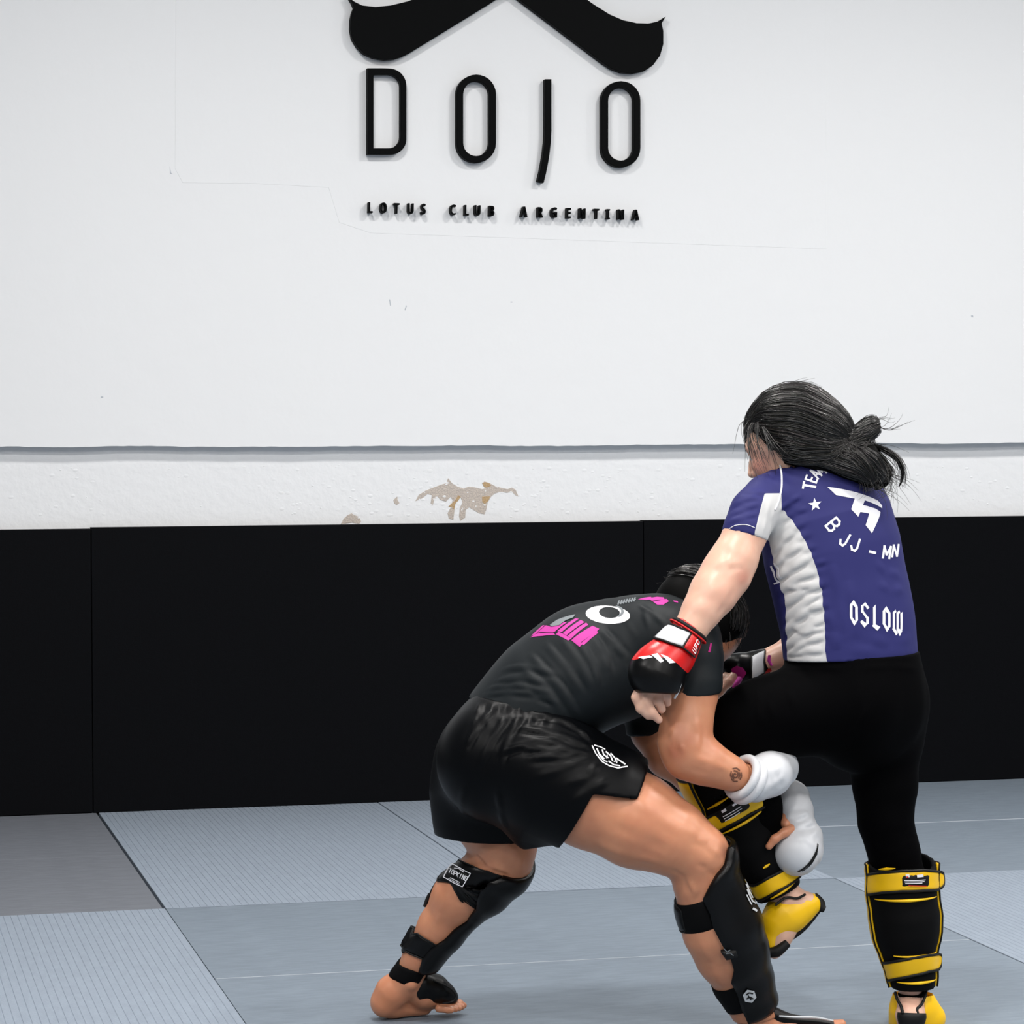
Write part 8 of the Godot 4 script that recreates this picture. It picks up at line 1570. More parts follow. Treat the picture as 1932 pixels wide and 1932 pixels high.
	g.chain([0.5149, 0.5303, -0.0462, 0.0307, 0.5355, 0.5272, -0.0161, 0.0376, 0.5394, 0.5032, 0.0147, 0.0386, 0.5407, 0.4851, 0.0353, 0.0373], 0.012)
	g.chain([0.5329, 0.5575, -0.0371, 0.0094, 0.5102, 0.5492, -0.0468, 0.0095], 0.02)
	g.chain([0.5501, 0.4702, 0.0457, 0.0349, 0.5682, 0.4557, 0.0512, 0.0279], 0.012)
	g.chain([0.5431, 0.4252, 0.0572, 0.0547, 0.5379, 0.419, 0.0624, 0.0523], 0.012)
	for c in [[[0.5063, 0.5081, 0.0646, .011, 0.54, 0.5312, 0.0638, .011, 0.5691, 0.5381, 0.0636, .011], 0.0024], [[0.5063, 0.5081, 0.0766, .011, 0.54, 0.5312, 0.0758, .011, 0.5691, 0.5381, 0.0756, .011], 0.0024], [[0.5063, 0.5081, 0.0886, .011, 0.54, 0.5312, 0.0878, .011, 0.5691, 0.5381, 0.0876, .011], 0.0024], [[0.5063, 0.5081, 0.1006, .011, 0.54, 0.5312, 0.0998, .011, 0.5691, 0.5381, 0.0996, .011], 0.0024], [[0.5063, 0.4976, 0.0649, .011, 0.54, 0.5207, 0.0642, .011, 0.5691, 0.5276, 0.0639, .011], -0.0018], [[0.5063, 0.4976, 0.0769, .011, 0.54, 0.5207, 0.0762, .011, 0.5691, 0.5276, 0.0759, .011], -0.0018], [[0.5063, 0.4976, 0.0889, .011, 0.54, 0.5207, 0.0882, .011, 0.5691, 0.5276, 0.0879, .011], -0.0018], [[0.5063, 0.4976, 0.1009, .011, 0.54, 0.5207, 0.1002, .011, 0.5691, 0.5276, 0.0999, .011], -0.0018], [[0.4993, 0.4895, 0.0651, .011, 0.5341, 0.4987, 0.0649, .011, 0.569, 0.5102, 0.0645, .011], 0.0024], [[0.4993, 0.4895, 0.0771, .011, 0.5341, 0.4987, 0.0769, .011, 0.569, 0.5102, 0.0765, .011], 0.0024], [[0.4993, 0.4895, 0.0891, .011, 0.5341, 0.4987, 0.0889, .011, 0.569, 0.5102, 0.0885, .011], 0.0024], [[0.4993, 0.4895, 0.1011, .011, 0.5341, 0.4987, 0.1009, .011, 0.569, 0.5102, 0.1005, .011], 0.0024], [[0.4993, 0.4791, 0.0655, .011, 0.5341, 0.4883, 0.0652, .011, 0.569, 0.4998, 0.0648, .011], -0.0018], [[0.4993, 0.4791, 0.0775, .011, 0.5341, 0.4883, 0.0772, .011, 0.569, 0.4998, 0.0768, .011], -0.0018], [[0.4993, 0.4791, 0.0895, .011, 0.5341, 0.4883, 0.0892, .011, 0.569, 0.4998, 0.0888, .011], -0.0018], [[0.4993, 0.4791, 0.1015, .011, 0.5341, 0.4883, 0.1012, .011, 0.569, 0.4998, 0.1008, .011], -0.0018], [[0.4971, 0.5313, 0.0638, .011, 0.5285, 0.5474, 0.0633, .011, 0.5517, 0.552, 0.0632, .011], 0.0024], [[0.4971, 0.5313, 0.0758, .011, 0.5285, 0.5474, 0.0753, .011, 0.5517, 0.552, 0.0752, .011], 0.0024], [[0.4971, 0.5313, 0.0878, .011, 0.5285, 0.5474, 0.0873, .011, 0.5517, 0.552, 0.0872, .011], 0.0024], [[0.4971, 0.5313, 0.0998, .011, 0.5285, 0.5474, 0.0993, .011, 0.5517, 0.552, 0.0992, .011], 0.0024], [[0.4971, 0.5208, 0.0642, .011, 0.5284, 0.537, 0.0636, .011, 0.5517, 0.5416, 0.0635, .011], -0.0018], [[0.4971, 0.5208, 0.0762, .011, 0.5284, 0.537, 0.0756, .011, 0.5517, 0.5416, 0.0755, .011], -0.0018], [[0.4971, 0.5208, 0.0882, .011, 0.5284, 0.537, 0.0876, .011, 0.5517, 0.5416, 0.0875, .011], -0.0018], [[0.4971, 0.5208, 0.1002, .011, 0.5284, 0.537, 0.0996, .011, 0.5517, 0.5416, 0.0995, .011], -0.0018], [[0.5225, 0.4778, 0.0655, .011, 0.5515, 0.4801, 0.0654, .011, 0.5806, 0.4893, 0.0652, .011], 0.0024], [[0.5225, 0.4778, 0.0775, .011, 0.5515, 0.4801, 0.0774, .011, 0.5806, 0.4893, 0.0772, .011], 0.0024], [[0.5225, 0.4778, 0.0895, .011, 0.5515, 0.4801, 0.0894, .011, 0.5806, 0.4893, 0.0892, .011], 0.0024], [[0.5225, 0.4778, 0.1015, .011, 0.5515, 0.4801, 0.1014, .011, 0.5806, 0.4893, 0.1012, .011], 0.0024], [[0.5225, 0.4674, 0.0658, .011, 0.5515, 0.4696, 0.0658, .011, 0.5805, 0.4788, 0.0655, .011], -0.0018], [[0.5225, 0.4674, 0.0778, .011, 0.5515, 0.4696, 0.0778, .011, 0.5805, 0.4788, 0.0775, .011], -0.0018], [[0.5225, 0.4674, 0.0898, .011, 0.5515, 0.4696, 0.0898, .011, 0.5805, 0.4788, 0.0895, .011], -0.0018], [[0.5225, 0.4674, 0.1018, .011, 0.5515, 0.4696, 0.1018, .011, 0.5805, 0.4788, 0.1015, .011], -0.0018], [[0.5689, 0.4754, 0.0656, .011, 0.5828, 0.4545, 0.0663, .011], 0.0024], [[0.5689, 0.4754, 0.0776, .011, 0.5828, 0.4545, 0.0783, .011], 0.0024], [[0.5689, 0.4754, 0.0896, .011, 0.5828, 0.4545, 0.0903, .011], 0.0024], [[0.5689, 0.4754, 0.1016, .011, 0.5828, 0.4545, 0.1023, .011], 0.0024], [[0.5689, 0.465, 0.0659, .011, 0.5828, 0.444, 0.0666, .011], -0.0018], [[0.5689, 0.465, 0.0779, .011, 0.5828, 0.444, 0.0786, .011], -0.0018], [[0.5689, 0.465, 0.0899, .011, 0.5828, 0.444, 0.0906, .011], -0.0018], [[0.5689, 0.465, 0.1019, .011, 0.5828, 0.444, 0.1026, .011], -0.0018], [[0.5342, 0.5219, 0.0641, .011, 0.5575, 0.5427, 0.0635, .011], 0.0024], [[0.5342, 0.5219, 0.0761, .011, 0.5575, 0.5427, 0.0755, .011], 0.0024], [[0.5342, 0.5219, 0.0881, .011, 0.5575, 0.5427, 0.0875, .011], 0.0024], [[0.5342, 0.5219, 0.1001, .011, 0.5575, 0.5427, 0.0995, .011], 0.0024], [[0.5342, 0.5115, 0.0645, .011, 0.5575, 0.5323, 0.0638, .011], -0.0018], [[0.5342, 0.5115, 0.0765, .011, 0.5575, 0.5323, 0.0758, .011], -0.0018], [[0.5342, 0.5115, 0.0885, .011, 0.5575, 0.5323, 0.0878, .011], -0.0018], [[0.5342, 0.5115, 0.1005, .011, 0.5575, 0.5323, 0.0998, .011], -0.0018]]:
		g.chain(c[0], 0.0, Vector3.ZERO, 1.0, 2, 0.0, c[1])
	g.chain([0.495, 0.4924, 0.0851, 0.0139, 0.5125, 0.4834, 0.0954, 0.0139], 0.006, Vector3.ZERO, 1.0, 1)
	var far := put("sparring_glove", field_mesh(g), mats.white_leather, who)
	tag(far, "white padded glove with a dark print, hanging beside the shin guard")
	decal("dark_print", g, 0.0, [[0.5393, 0.3772, 0.1037, 0.5578, 0.3979, 0.1031, 0.5535, 0.4018, 0.1029, 0.535, 0.381, 0.1036], [0.5578, 0.3979, 0.1031, 0.5786, 0.4209, 0.1023, 0.5743, 0.4248, 0.1022, 0.5535, 0.4018, 0.1029], [0.579, 0.4215, 0.1023, 0.5918, 0.4445, 0.1016, 0.5867, 0.4473, 0.1015, 0.5739, 0.4242, 0.1022], [0.5476, 0.3802, 0.1036, 0.5661, 0.3986, 0.103, 0.5636, 0.401, 0.103, 0.5451, 0.3826, 0.1035], [0.5662, 0.3987, 0.103, 0.5836, 0.4194, 0.1024, 0.5809, 0.4216, 0.1023, 0.5635, 0.4009, 0.103], [0.5579, 0.3998, 0.103, 0.5742, 0.4205, 0.1023, 0.5834, 0.4321, 0.102, 0.5822, 0.4205, 0.1023, 0.5695, 0.4044, 0.1029, 0.5602, 0.3929, 0.1032]], mats.trim, far, 0.0012)
	put("inner_cuff", tubes([curve(v3([0.4747, 0.5375, -0.0464, 0.4842, 0.5445, -0.0466, 0.4961, 0.5516, -0.0469]), 8)], 0.006, 0.007, 0.005, 7), mats.red, far)


func shin_guards_of_crouching(who: Node3D) -> void:
	# front leg
	var f := Field.new(Vector3(0.26, 0.4645, -0.0141).min(Vector3(0.5101, 0.0609, 0.2988)) - Vector3.ONE * 0.05, Vector3(0.26, 0.4645, -0.0141).max(Vector3(0.5101, 0.0609, 0.2988)) + Vector3.ONE * 0.05, 0.006)
	f.chain([0.3122, 0.4483, 0.1865, 0.0614, 0.322, 0.3894, 0.1764, 0.0604, 0.3451, 0.3148, 0.1567, 0.0686, 0.3618, 0.267, 0.1472, 0.0757, 0.3839, 0.2081, 0.1291, 0.069, 0.4111, 0.1454, 0.106, 0.0537, 0.4323, 0.0892, 0.0878, 0.044, 0.4489, 0.033, 0.0716, 0.0407], 0.01, Vector3.ZERO, 1.0, 0, 0.001)
	var limb := Limb.new([0.3122, 0.4483, 0.1865, 0.0614, 0.322, 0.3894, 0.1764, 0.0604, 0.3451, 0.3148, 0.1567, 0.0686, 0.3618, 0.267, 0.1472, 0.0757, 0.3839, 0.2081, 0.1291, 0.069, 0.4111, 0.1454, 0.106, 0.0537, 0.4323, 0.0892, 0.0878, 0.044, 0.4489, 0.033, 0.0716, 0.0407], Vector3(1, 0, 0.12))
	var guard := Node3D.new()
	guard.name = "shin_guard"
	who.add_child(guard, true)
	tag(guard, "black leather shin guard on the front leg, with a round print and a small hexagon badge")
	band("shell", f, limb, resample([[-0.0023, 21.7389, -0.0023, -40, 0.012, 0.6], [0.0277, 36.4887, 0.0321, -75, 0.008, 0.9], [0.0432, 56.5553, 0.0476, -95, 0.004, 1], [0.0632, 74.0717, 0.0676, -105, 0, 1], [0.0865, 90.8428, 0.0909, -110, 0, 1], [0.1198, 85.771, 0.1242, -110, 0, 1], [0.1497, 87.0666, 0.1553, -110, 0, 1], [0.1919, 82.2125, 0.1974, -110, 0, 1], [0.2274, 77.3531, 0.2274, -110, 0, 1], [0.2563, 78.6568, 0.2596, -110, 0, 1], [0.2829, 90.2672, 0.2951, -110, 0, 1], [0.3228, 90.8804, 0.3306, -110, 0, 1], [0.3694, 96.5592, 0.3761, -105, 0, 1], [0.4083, 94.3647, 0.4105, -95, 0, 1]], 52), 16, 0.019, mats.leather, guard)
	band("strap", f, limb, resample([[0.092, 88.8684, 0.1542, 82.3419], [0.0965, 110, 0.1575, 105], [0.102, 140, 0.1619, 135], [0.1076, 165, 0.1675, 160], [0.112, 200, 0.1697, 200], [0.112, 240, 0.1697, 240]], 20), 6, 0.007, mats.neoprene, guard)
	band("strap_end", f, limb, resample([[0.1131, 140, 0.1564, 140], [0.1087, 150, 0.163, 150], [0.1065, 175, 0.1675, 175], [0.1065, 215, 0.1675, 215]], 14), 6, 0.0105, mats.leather, guard, mats.trim, 0.0015)
	band("strap", f, limb, resample([[0.3006, 79.016, 0.3783, 88.3176], [0.3095, 110, 0.3816, 110], [0.3162, 150, 0.3894, 150], [0.3195, 185, 0.3927, 185], [0.3195, 235, 0.3927, 235]], 18), 6, 0.008, mats.neoprene, guard)
	decal("round_print", f, 0.019, [[0.4283, 0.3514, 0.1572, 0.434, 0.3394, 0.1527, 0.4332, 0.3409, 0.1527, 0.4281, 0.3518, 0.1572], [0.434, 0.3394, 0.1527, 0.4383, 0.331, 0.1528, 0.437, 0.3333, 0.1528, 0.4332, 0.3409, 0.1527], [0.4383, 0.331, 0.1528, 0.4419, 0.3243, 0.1483, 0.4403, 0.3271, 0.1482, 0.437, 0.3333, 0.1528], [0.4419, 0.3243, 0.1483, 0.4417, 0.3241, 0.1622, 0.4411, 0.3264, 0.1567, 0.4403, 0.3271, 0.1482], [0.4417, 0.3241, 0.1622, 0.4362, 0.3263, 0.1794, 0.4363, 0.329, 0.1752, 0.4411, 0.3264, 0.1567], [0.4362, 0.3263, 0.1794, 0.4311, 0.331, 0.1874, 0.432, 0.3333, 0.1829, 0.4363, 0.329, 0.1752], [0.4311, 0.331, 0.1874, 0.4261, 0.3386, 0.1919, 0.4279, 0.3402, 0.1863, 0.432, 0.3333, 0.1829], [0.4261, 0.3386, 0.1919, 0.4219, 0.3486, 0.1935, 0.4243, 0.3491, 0.1872, 0.4279, 0.3402, 0.1863], [0.4219, 0.3486, 0.1935, 0.4191, 0.3593, 0.1899, 0.422, 0.3585, 0.1825, 0.4243, 0.3491, 0.1872], [0.4191, 0.3593, 0.1899, 0.4185, 0.3688, 0.1771, 0.4222, 0.3653, 0.161, 0.422, 0.3585, 0.1825], [0.4185, 0.3688, 0.1771, 0.4163, 0.3749, 0.1617, 0.4176, 0.3726, 0.1617, 0.4222, 0.3653, 0.161], [0.4163, 0.3749, 0.1617, 0.4132, 0.3807, 0.1616, 0.4148, 0.3778, 0.1616, 0.4176, 0.3726, 0.1617], [0.4132, 0.3807, 0.1616, 0.4113, 0.3849, 0.1663, 0.4135, 0.3803, 0.1617, 0.4148, 0.3778, 0.1616], [0.4113, 0.3849, 0.1663, 0.4117, 0.3841, 0.1662, 0.4139, 0.3795, 0.1616, 0.4135, 0.3803, 0.1617], [0.4117, 0.3841, 0.1662, 0.4148, 0.3779, 0.1616, 0.4161, 0.3756, 0.1615, 0.4139, 0.3795, 0.1616], [0.4148, 0.3779, 0.1616, 0.4187, 0.3707, 0.1614, 0.4195, 0.3693, 0.1614, 0.4161, 0.3756, 0.1615], [0.4187, 0.3707, 0.1614, 0.4238, 0.361, 0.1571, 0.424, 0.3605, 0.1571, 0.4195, 0.3693, 0.1614], [0.4238, 0.361, 0.1571, 0.4283, 0.3514, 0.1572, 0.4281, 0.3518, 0.1572, 0.424, 0.3605, 0.1571], [0.4146, 0.3778, 0.1738, 0.4229, 0.3624, 0.1706, 0.4242, 0.3602, 0.1572, 0.4158, 0.3759, 0.1617], [0.4228, 0.3624, 0.1706, 0.4303, 0.3474, 0.1637, 0.4304, 0.3463, 0.1576, 0.4242, 0.3602, 0.1572], [0.4144, 0.3701, 0.189, 0.4214, 0.3561, 0.1874, 0.4244, 0.3556, 0.1781, 0.4174, 0.3697, 0.18], [0.4214, 0.3561, 0.1874, 0.4299, 0.339, 0.1813, 0.433, 0.3384, 0.1711, 0.4244, 0.3556, 0.1781], [0.4161, 0.3599, 0.1959, 0.4218, 0.3462, 0.1959, 0.4246, 0.3461, 0.1895, 0.4189, 0.3599, 0.1899], [0.4218, 0.3461, 0.1958, 0.429, 0.3316, 0.1912, 0.4318, 0.3317, 0.1853, 0.4246, 0.3461, 0.1895], [0.4141, 0.3503, 0.2065, 0.42, 0.3383, 0.2033, 0.4226, 0.3386, 0.1986, 0.4167, 0.3506, 0.202], [0.42, 0.3382, 0.2033, 0.426, 0.3273, 0.1998, 0.4286, 0.3277, 0.1951, 0.4226, 0.3386, 0.1986], [0.4176, 0.3727, 0.1617, 0.4259, 0.3566, 0.1573, 0.426, 0.3566, 0.1573, 0.4177, 0.3725, 0.1617], [0.4279, 0.3185, 0.2024, 0.438, 0.3108, 0.1917, 0.4412, 0.3132, 0.183, 0.4309, 0.3212, 0.1961]], mats.silver, guard, 0.0015, 0.005)
	decal("hexagon_badge", f, 0.019, [[0.4395, 0.1232, 0.1734, 0.4301, 0.1115, 0.1719, 0.4151, 0.115, 0.1759, 0.4094, 0.1306, 0.1835, 0.4185, 0.143, 0.1883, 0.4338, 0.1387, 0.1804]], mats.silver, guard, 0.002, 0.005)
	decal("badge_mark", f, 0.019, [[0.4169, 0.1299, 0.182, 0.4237, 0.1346, 0.1824, 0.422, 0.1374, 0.1842, 0.4152, 0.1327, 0.1836], [0.4225, 0.1345, 0.1827, 0.4308, 0.1315, 0.1794, 0.4316, 0.1343, 0.1797, 0.4232, 0.1375, 0.1838], [0.4184, 0.1199, 0.1777, 0.4252, 0.1246, 0.1784, 0.4235, 0.1273, 0.18, 0.4167, 0.1226, 0.1792], [0.4237, 0.1246, 0.1788, 0.4321, 0.1191, 0.1745, 0.4334, 0.1217, 0.1751, 0.425, 0.1273, 0.1796], [0.4198, 0.1293, 0.1816, 0.4272, 0.1176, 0.1752, 0.4291, 0.1188, 0.1752, 0.4217, 0.1306, 0.1817]], mats.trim, guard, 0.003, 0.005)
	var tg := band("tag", f, limb, resample([[0.2019, 87.3668, 0.2241, 83.8207], [0.2063, 65.8212, 0.2296, 65.4687]], 6), 4, 0.022, mats.trim, guard)
	decal("tag_mark", f, 0.023, [[0.3638, 0.2417, 0.2466, 0.3708, 0.2343, 0.2435, 0.372, 0.2357, 0.2444, 0.365, 0.2431, 0.2469], [0.3719, 0.2342, 0.2434, 0.3786, 0.2389, 0.2444, 0.3775, 0.2405, 0.2451, 0.3708, 0.2359, 0.2445], [0.3693, 0.2304, 0.2423, 0.3784, 0.2314, 0.2415, 0.3782, 0.2333, 0.2422, 0.3691, 0.2323, 0.243], [0.3777, 0.2316, 0.2417, 0.3848, 0.2252, 0.238, 0.3859, 0.2266, 0.2383, 0.3789, 0.2331, 0.242]], mats.grey_print, tg, 0.001, 0.004)
	put("instep_pad", tubes([curve(v3([0.4817, 0.0616, 0.0687, 0.5229, 0.0476, 0.0641, 0.5763, 0.0418, 0.0543, 0.62, 0.0347, 0.0495]), 12)], 0.022, 0.014, 0.008, 10), mats.leather, guard)
	put("piping", tubes([curve(v3([0.4962, 0.0657, 0.0986, 0.5314, 0.0622, 0.0937, 0.5788, 0.0587, 0.0838, 0.6177, 0.0484, 0.0691]), 12)], 0.002, 0.003, 0.002, 6), mats.silver, guard)

	# rear leg
	var g := Field.new(Vector3(-0.4268, 0.4099, -0.3125).min(Vector3(-0.0238, 0.0367, 0.0294)) - Vector3.ONE * 0.05, Vector3(-0.4268, 0.4099, -0.3125).max(Vector3(-0.0238, 0.0367, 0.0294)) + Vector3.ONE * 0.05, 0.005)
	g.chain([-0.0931, 0.4099, -0.0674, 0.0641, -0.1194, 0.366, -0.081, 0.0619, -0.159, 0.3271, -0.0998, 0.0621, -0.2073, 0.2891, -0.1186, 0.0575, -0.2525, 0.2176, -0.1414, 0.0457, -0.2966, 0.1477, -0.1592, 0.035, -0.3239, 0.1001, -0.1727, 0.0327], 0.01, Vector3.ZERO, 1.0, 0, 0.001)
	g.chain([-0.3338, 0.0871, -0.1773, 0.0339, -0.367, 0.0536, -0.1862, 0.0327], 0.01)
	var limb2 := Limb.new([-0.0931, 0.4099, -0.0674, 0.0641, -0.1194, 0.366, -0.081, 0.0619, -0.159, 0.3271, -0.0998, 0.0621, -0.2073, 0.2891, -0.1186, 0.0575, -0.2525, 0.2176, -0.1414, 0.0457, -0.2966, 0.1477, -0.1592, 0.035, -0.3239, 0.1001, -0.1727, 0.0327], Vector3(0.8, -0.59, 0.1))
	var guard2 := Node3D.new()
	guard2.name = "shin_guard"
	who.add_child(guard2, true)
	tag(guard2, "black leather shin guard on the rear leg, with a bordered label on its top strap")
	band("shell", g, limb2, resample([[0.0329, 68.7683, -0.0015, -80, 0.004, 0.8], [0.0582, 82.6025, 0.0299, -95, 0.002, 1], [0.0855, 83.6227, 0.0652, -105, 0, 1], [0.1107, 74.8102, 0.1006, -110, 0, 1], [0.1441, 53.5965, 0.141, -110, 0, 1], [0.1865, 40.4859, 0.1875, -110, 0, 1], [0.2219, 50.0395, 0.227, -110, 0, 1], [0.2603, 58.374, 0.2654, -110, 0, 1], [0.2967, 75.6556, 0.2917, -110, 0, 1], [0.3311, 77.988, 0.323, -105, 0, 1], [0.3665, 64.0641, 0.3564, -95, 0, 0.9]], 48), 16, 0.017, mats.leather, guard2)
	band("strap", g, limb2, resample([[0.0349, 66.7388, 0.134, 34.8099, 0, 0.4], [0.046, 97.8974, 0.1259, 68.4727, 0, 0.5], [0.0673, 127.4238, 0.1279, 101.7579, 0, 1], [0.1097, 172.8581, 0.1421, 132.5689, 0, 1], [0.1309, 160, 0.1704, 160, 0, 1], [0.1309, 190, 0.1704, 190, 0, 1], [0.1309, 240, 0.1704, 240, 0, 1]], 30), 6, 0.008, mats.leather, guard2, mats.trim, 0.0015)
	var lab := band("label", g, limb2, resample([[0.0824, 118.0706, 0.1188, 108.8008], [0.1016, 140.144, 0.133, 128.3132], [0.134, -175.304, 0.1512, 155.1217]], 10), 5, 0.0095, mats.trim, guard2)
	decal("label_border", g, 0.0095, [[-0.2238, 0.3684, -0.0994, -0.1786, 0.3583, -0.0291, -0.1778, 0.3601, -0.0288, -0.223, 0.3695, -0.1036], [-0.179, 0.3596, -0.0295, -0.1969, 0.3291, -0.0348, -0.1953, 0.3283, -0.0339, -0.1774, 0.3588, -0.0283], [-0.1956, 0.3296, -0.0341, -0.2393, 0.3433, -0.081, -0.2401, 0.3417, -0.0803, -0.1965, 0.3278, -0.0345], [-0.2388, 0.3422, -0.0793, -0.2224, 0.3695, -0.095, -0.2251, 0.3671, -0.1061, -0.2406, 0.3427, -0.082]], mats.white_print, lab, 0.001, 0.004)
	decal("lettering", g, 0.0095, [[-0.2259, 0.3613, -0.0829, -0.2203, 0.3608, -0.07, -0.2196, 0.3622, -0.0703, -0.2252, 0.3625, -0.0839], [-0.2232, 0.3624, -0.0782, -0.2275, 0.3532, -0.0745, -0.2261, 0.353, -0.0714, -0.2217, 0.3624, -0.0747], [-0.2212, 0.3539, -0.0646, -0.2184, 0.3601, -0.0664, -0.2199, 0.3603, -0.0688, -0.2227, 0.3541, -0.0674], [-0.2195, 0.3586, -0.0667, -0.2166, 0.3611, -0.0642, -0.2175, 0.3619, -0.0668, -0.2205, 0.3596, -0.0689], [-0.2186, 0.3605, -0.067, -0.2152, 0.3598, -0.0614, -0.2145, 0.3611, -0.0616, -0.2179, 0.3618, -0.0673], [-0.2164, 0.361, -0.0639, -0.2159, 0.3579, -0.0608, -0.2144, 0.3584, -0.0587, -0.2148, 0.3614, -0.0622], [-0.2157, 0.3595, -0.0617, -0.2185, 0.3532, -0.0607, -0.2171, 0.353, -0.0583, -0.2142, 0.3592, -0.0597], [-0.2174, 0.3547, -0.0603, -0.2203, 0.3523, -0.0623, -0.2194, 0.3514, -0.0601, -0.2165, 0.3537, -0.058], [-0.2183, 0.3529, -0.0597, -0.2217, 0.3536, -0.065, -0.2224, 0.3522, -0.0649, -0.219, 0.3515, -0.0596], [-0.2205, 0.3524, -0.0626, -0.221, 0.3555, -0.0655, -0.2226, 0.355, -0.0679, -0.2221, 0.3519, -0.0643], [-0.2159, 0.3508, -0.0557, -0.2115, 0.3604, -0.0569, -0.213, 0.3606, -0.0593, -0.2173, 0.3511, -0.0574], [-0.2135, 0.3594, -0.0585, -0.2089, 0.3582, -0.0527, -0.2082, 0.3595, -0.0528, -0.2128, 0.3607, -0.0592], [-0.2101, 0.3594, -0.0547, -0.2096, 0.3567, -0.0526, -0.2081, 0.3572, -0.0508, -0.2085, 0.3599, -0.0533], [-0.2094, 0.3584, -0.0533, -0.2109, 0.355, -0.0529, -0.2095, 0.3547, -0.0508, -0.2079, 0.358, -0.0516], [-0.2097, 0.3564, -0.0525, -0.2123, 0.3545, -0.054, -0.2115, 0.3535, -0.0526, -0.2089, 0.3554, -0.0506], [-0.2103, 0.3549, -0.0523, -0.2149, 0.3562, -0.0578, -0.2156, 0.3548, -0.0577, -0.211, 0.3536, -0.0517], [-0.2098, 0.349, -0.0484, -0.2054, 0.3587, -0.0491, -0.2069, 0.359, -0.0512, -0.2112, 0.3494, -0.0499], [-0.2088, 0.3527, -0.0492, -0.2014, 0.3568, -0.0446, -0.202, 0.358, -0.0457, -0.2095, 0.3539, -0.0504], [-0.2076, 0.355, -0.0491, -0.2069, 0.3477, -0.0454, -0.2053, 0.3481, -0.0443, -0.206, 0.3554, -0.0479], [-0.2017, 0.3464, -0.0405, -0.1974, 0.3562, -0.0408, -0.1988, 0.3565, -0.0425, -0.2032, 0.3469, -0.0417], [-0.1978, 0.345, -0.0374, -0.1934, 0.3548, -0.0375, -0.1948, 0.3552, -0.0386, -0.1992, 0.3455, -0.0385], [-0.1952, 0.3549, -0.0388, -0.1949, 0.3436, -0.0354, -0.1933, 0.3438, -0.0345, -0.1936, 0.3551, -0.0378], [-0.1937, 0.3435, -0.0347, -0.1893, 0.3533, -0.0345, -0.1908, 0.3538, -0.0355, -0.1951, 0.344, -0.0356], [-0.1843, 0.3484, -0.0306, -0.1847, 0.3518, -0.0315, -0.1862, 0.3515, -0.0323, -0.1858, 0.3481, -0.0314], [-0.1844, 0.3515, -0.0313, -0.1877, 0.3527, -0.0334, -0.1884, 0.3513, -0.0334, -0.1851, 0.3501, -0.0313], [-0.1873, 0.3528, -0.0331, -0.1902, 0.3506, -0.0343, -0.1893, 0.3495, -0.0335, -0.1864, 0.3517, -0.0324], [-0.1896, 0.3514, -0.0341, -0.1925, 0.3449, -0.0343, -0.191, 0.3445, -0.0334, -0.1882, 0.3509, -0.0332], [-0.1923, 0.3458, -0.0344, -0.1919, 0.3424, -0.0335, -0.1904, 0.3427, -0.0327, -0.1908, 0.3461, -0.0336], [-0.1922, 0.3428, -0.0337, -0.1887, 0.3414, -0.0317, -0.188, 0.3428, -0.0315, -0.1915, 0.3442, -0.0336], [-0.1892, 0.3414, -0.0319, -0.1866, 0.3432, -0.0309, -0.1874, 0.3443, -0.0315, -0.19, 0.3425, -0.0325], [-0.1872, 0.3424, -0.0311, -0.1855, 0.3463, -0.0309, -0.1869, 0.3468, -0.0317, -0.1886, 0.3429, -0.0319], [-0.1855, 0.3464, -0.0309, -0.1884, 0.3475, -0.0326, -0.1891, 0.3461, -0.0326, -0.1862, 0.345, -0.031], [-0.2156, 0.3642, -0.0664, -0.2049, 0.3652, -0.0531, -0.193, 0.3593, -0.0389, -0.192, 0.3606, -0.0393, -0.2043, 0.3667, -0.0535, -0.2155, 0.3657, -0.0676], [-0.2241, 0.3438, -0.0612, -0.212, 0.3401, -0.0472, -0.2024, 0.3368, -0.0388, -0.2017, 0.3382, -0.0386, -0.2113, 0.3415, -0.047, -0.2234, 0.3452, -0.0612], [-0.2289, 0.3419, -0.0665, -0.2023, 0.3334, -0.0383, -0.2018, 0.3345, -0.0381, -0.2284, 0.3429, -0.0665]], mats.white_print, lab, 0.0012, 0.003)
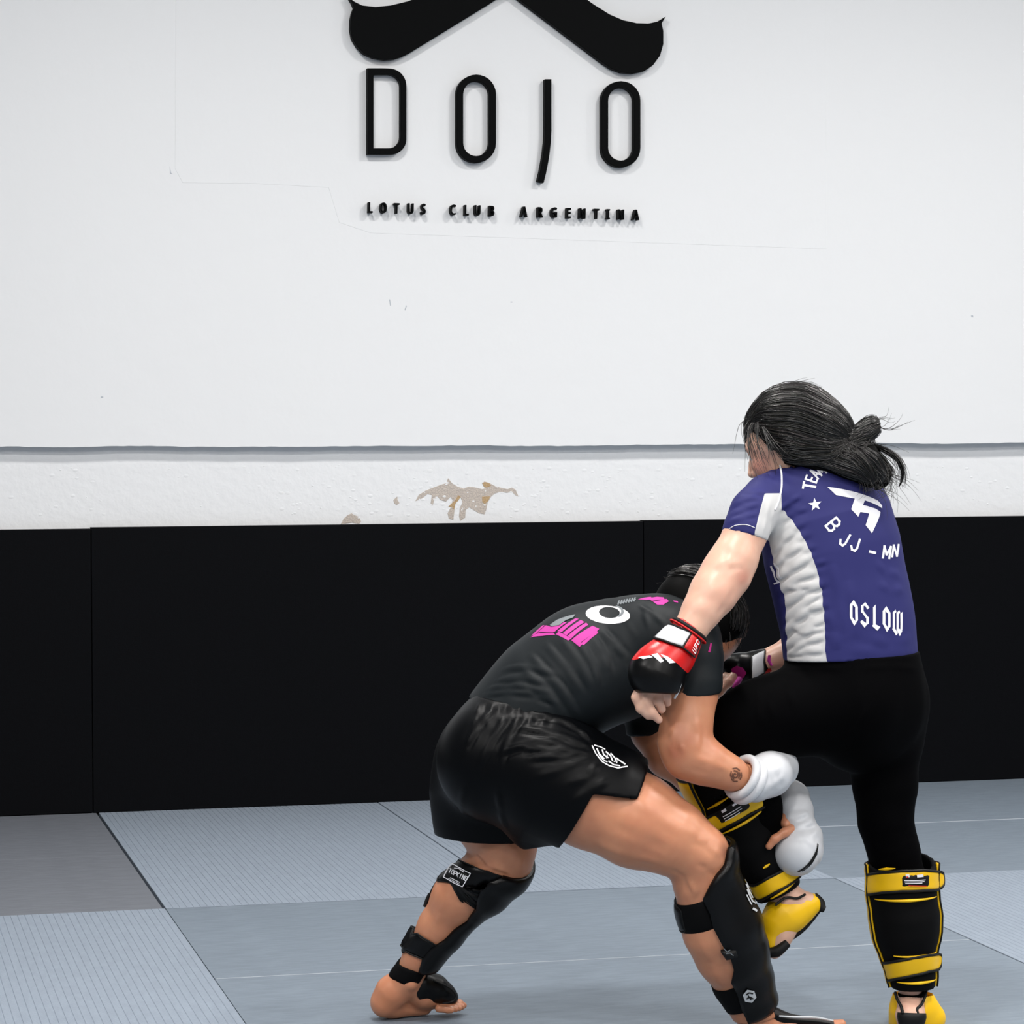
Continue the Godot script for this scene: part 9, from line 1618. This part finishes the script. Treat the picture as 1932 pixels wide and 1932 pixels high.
	band("strap", g, limb2, resample([[0.2856, 33.8137, 0.3291, 42.8751], [0.2816, 86.8019, 0.3311, 87.1432], [0.2876, 128.3124, 0.3432, 137.3259], [0.3028, 150, 0.3533, 150], [0.2998, 180, 0.3523, 180, 0.008], [0.3058, 205, 0.3483, 205, 0.008], [0.3119, 225, 0.3382, 225, 0.006]], 26), 6, 0.008, mats.leather, guard2, mats.trim, 0.002)
	band("strap", g, limb2, resample([[0.3685, 35.0119, 0.4099, 33.1917], [0.3685, 77.0114, 0.4089, 77.6681], [0.3756, 113.2437, 0.414, 117.485], [0.3836, 150, 0.4251, 150], [0.3786, 185, 0.4221, 185], [0.3786, 230, 0.4221, 230]], 22), 5, 0.005, mats.neoprene, guard2)
	put("strap_tab", tubes([curve(v3([-0.2729, 0.2937, -0.1488, -0.2789, 0.2793, -0.1483, -0.285, 0.2637, -0.1478]), 6)], 0.004, 0.005, 0.004, 4), mats.trim, guard2)
	put("strap_cord", tubes([curve(v3([-0.2547, 0.325, -0.1498, -0.2644, 0.3106, -0.1493, -0.2729, 0.2937, -0.1488]), 6)], 0.002, 0.002, 0.002, 5), mats.trim, guard2)
	var pad := Field.new(Vector3(-0.3281, 0.105, -0.2829).min(Vector3(-0.1839, 0.0207, -0.1001)) - Vector3.ONE * 0.03, Vector3(-0.3281, 0.105, -0.2829).max(Vector3(-0.1839, 0.0207, -0.1001)) + Vector3.ONE * 0.03, 0.0035)
	pad.chain([-0.298, 0.0766, -0.1919, 0.0388, -0.2645, 0.0637, -0.2065, 0.0328, -0.2405, 0.0494, -0.2161, 0.0244, -0.226, 0.041, -0.2208, 0.0158], 0.01)
	pad.cut(Vector3(-0.3065, 0.0669, -0.1916), Vector3(-0.9487, -0.3162, 0))
	pad.cut(Vector3(-0.2644, 0.0332, -0.2006), Vector3(-0.1209, -0.9875, 0.1008))
	put("instep_pad", field_mesh(pad), mats.leather, guard2)
	put("piping", tubes([curve(v3([-0.2659, 0.0903, -0.1724, -0.2418, 0.0796, -0.177, -0.2238, 0.0664, -0.1816, -0.2155, 0.0508, -0.1861, -0.2227, 0.0397, -0.1808, -0.2454, 0.0383, -0.1707]), 18)], 0.0022, 0.0026, 0.002, 6), mats.trim, guard2)
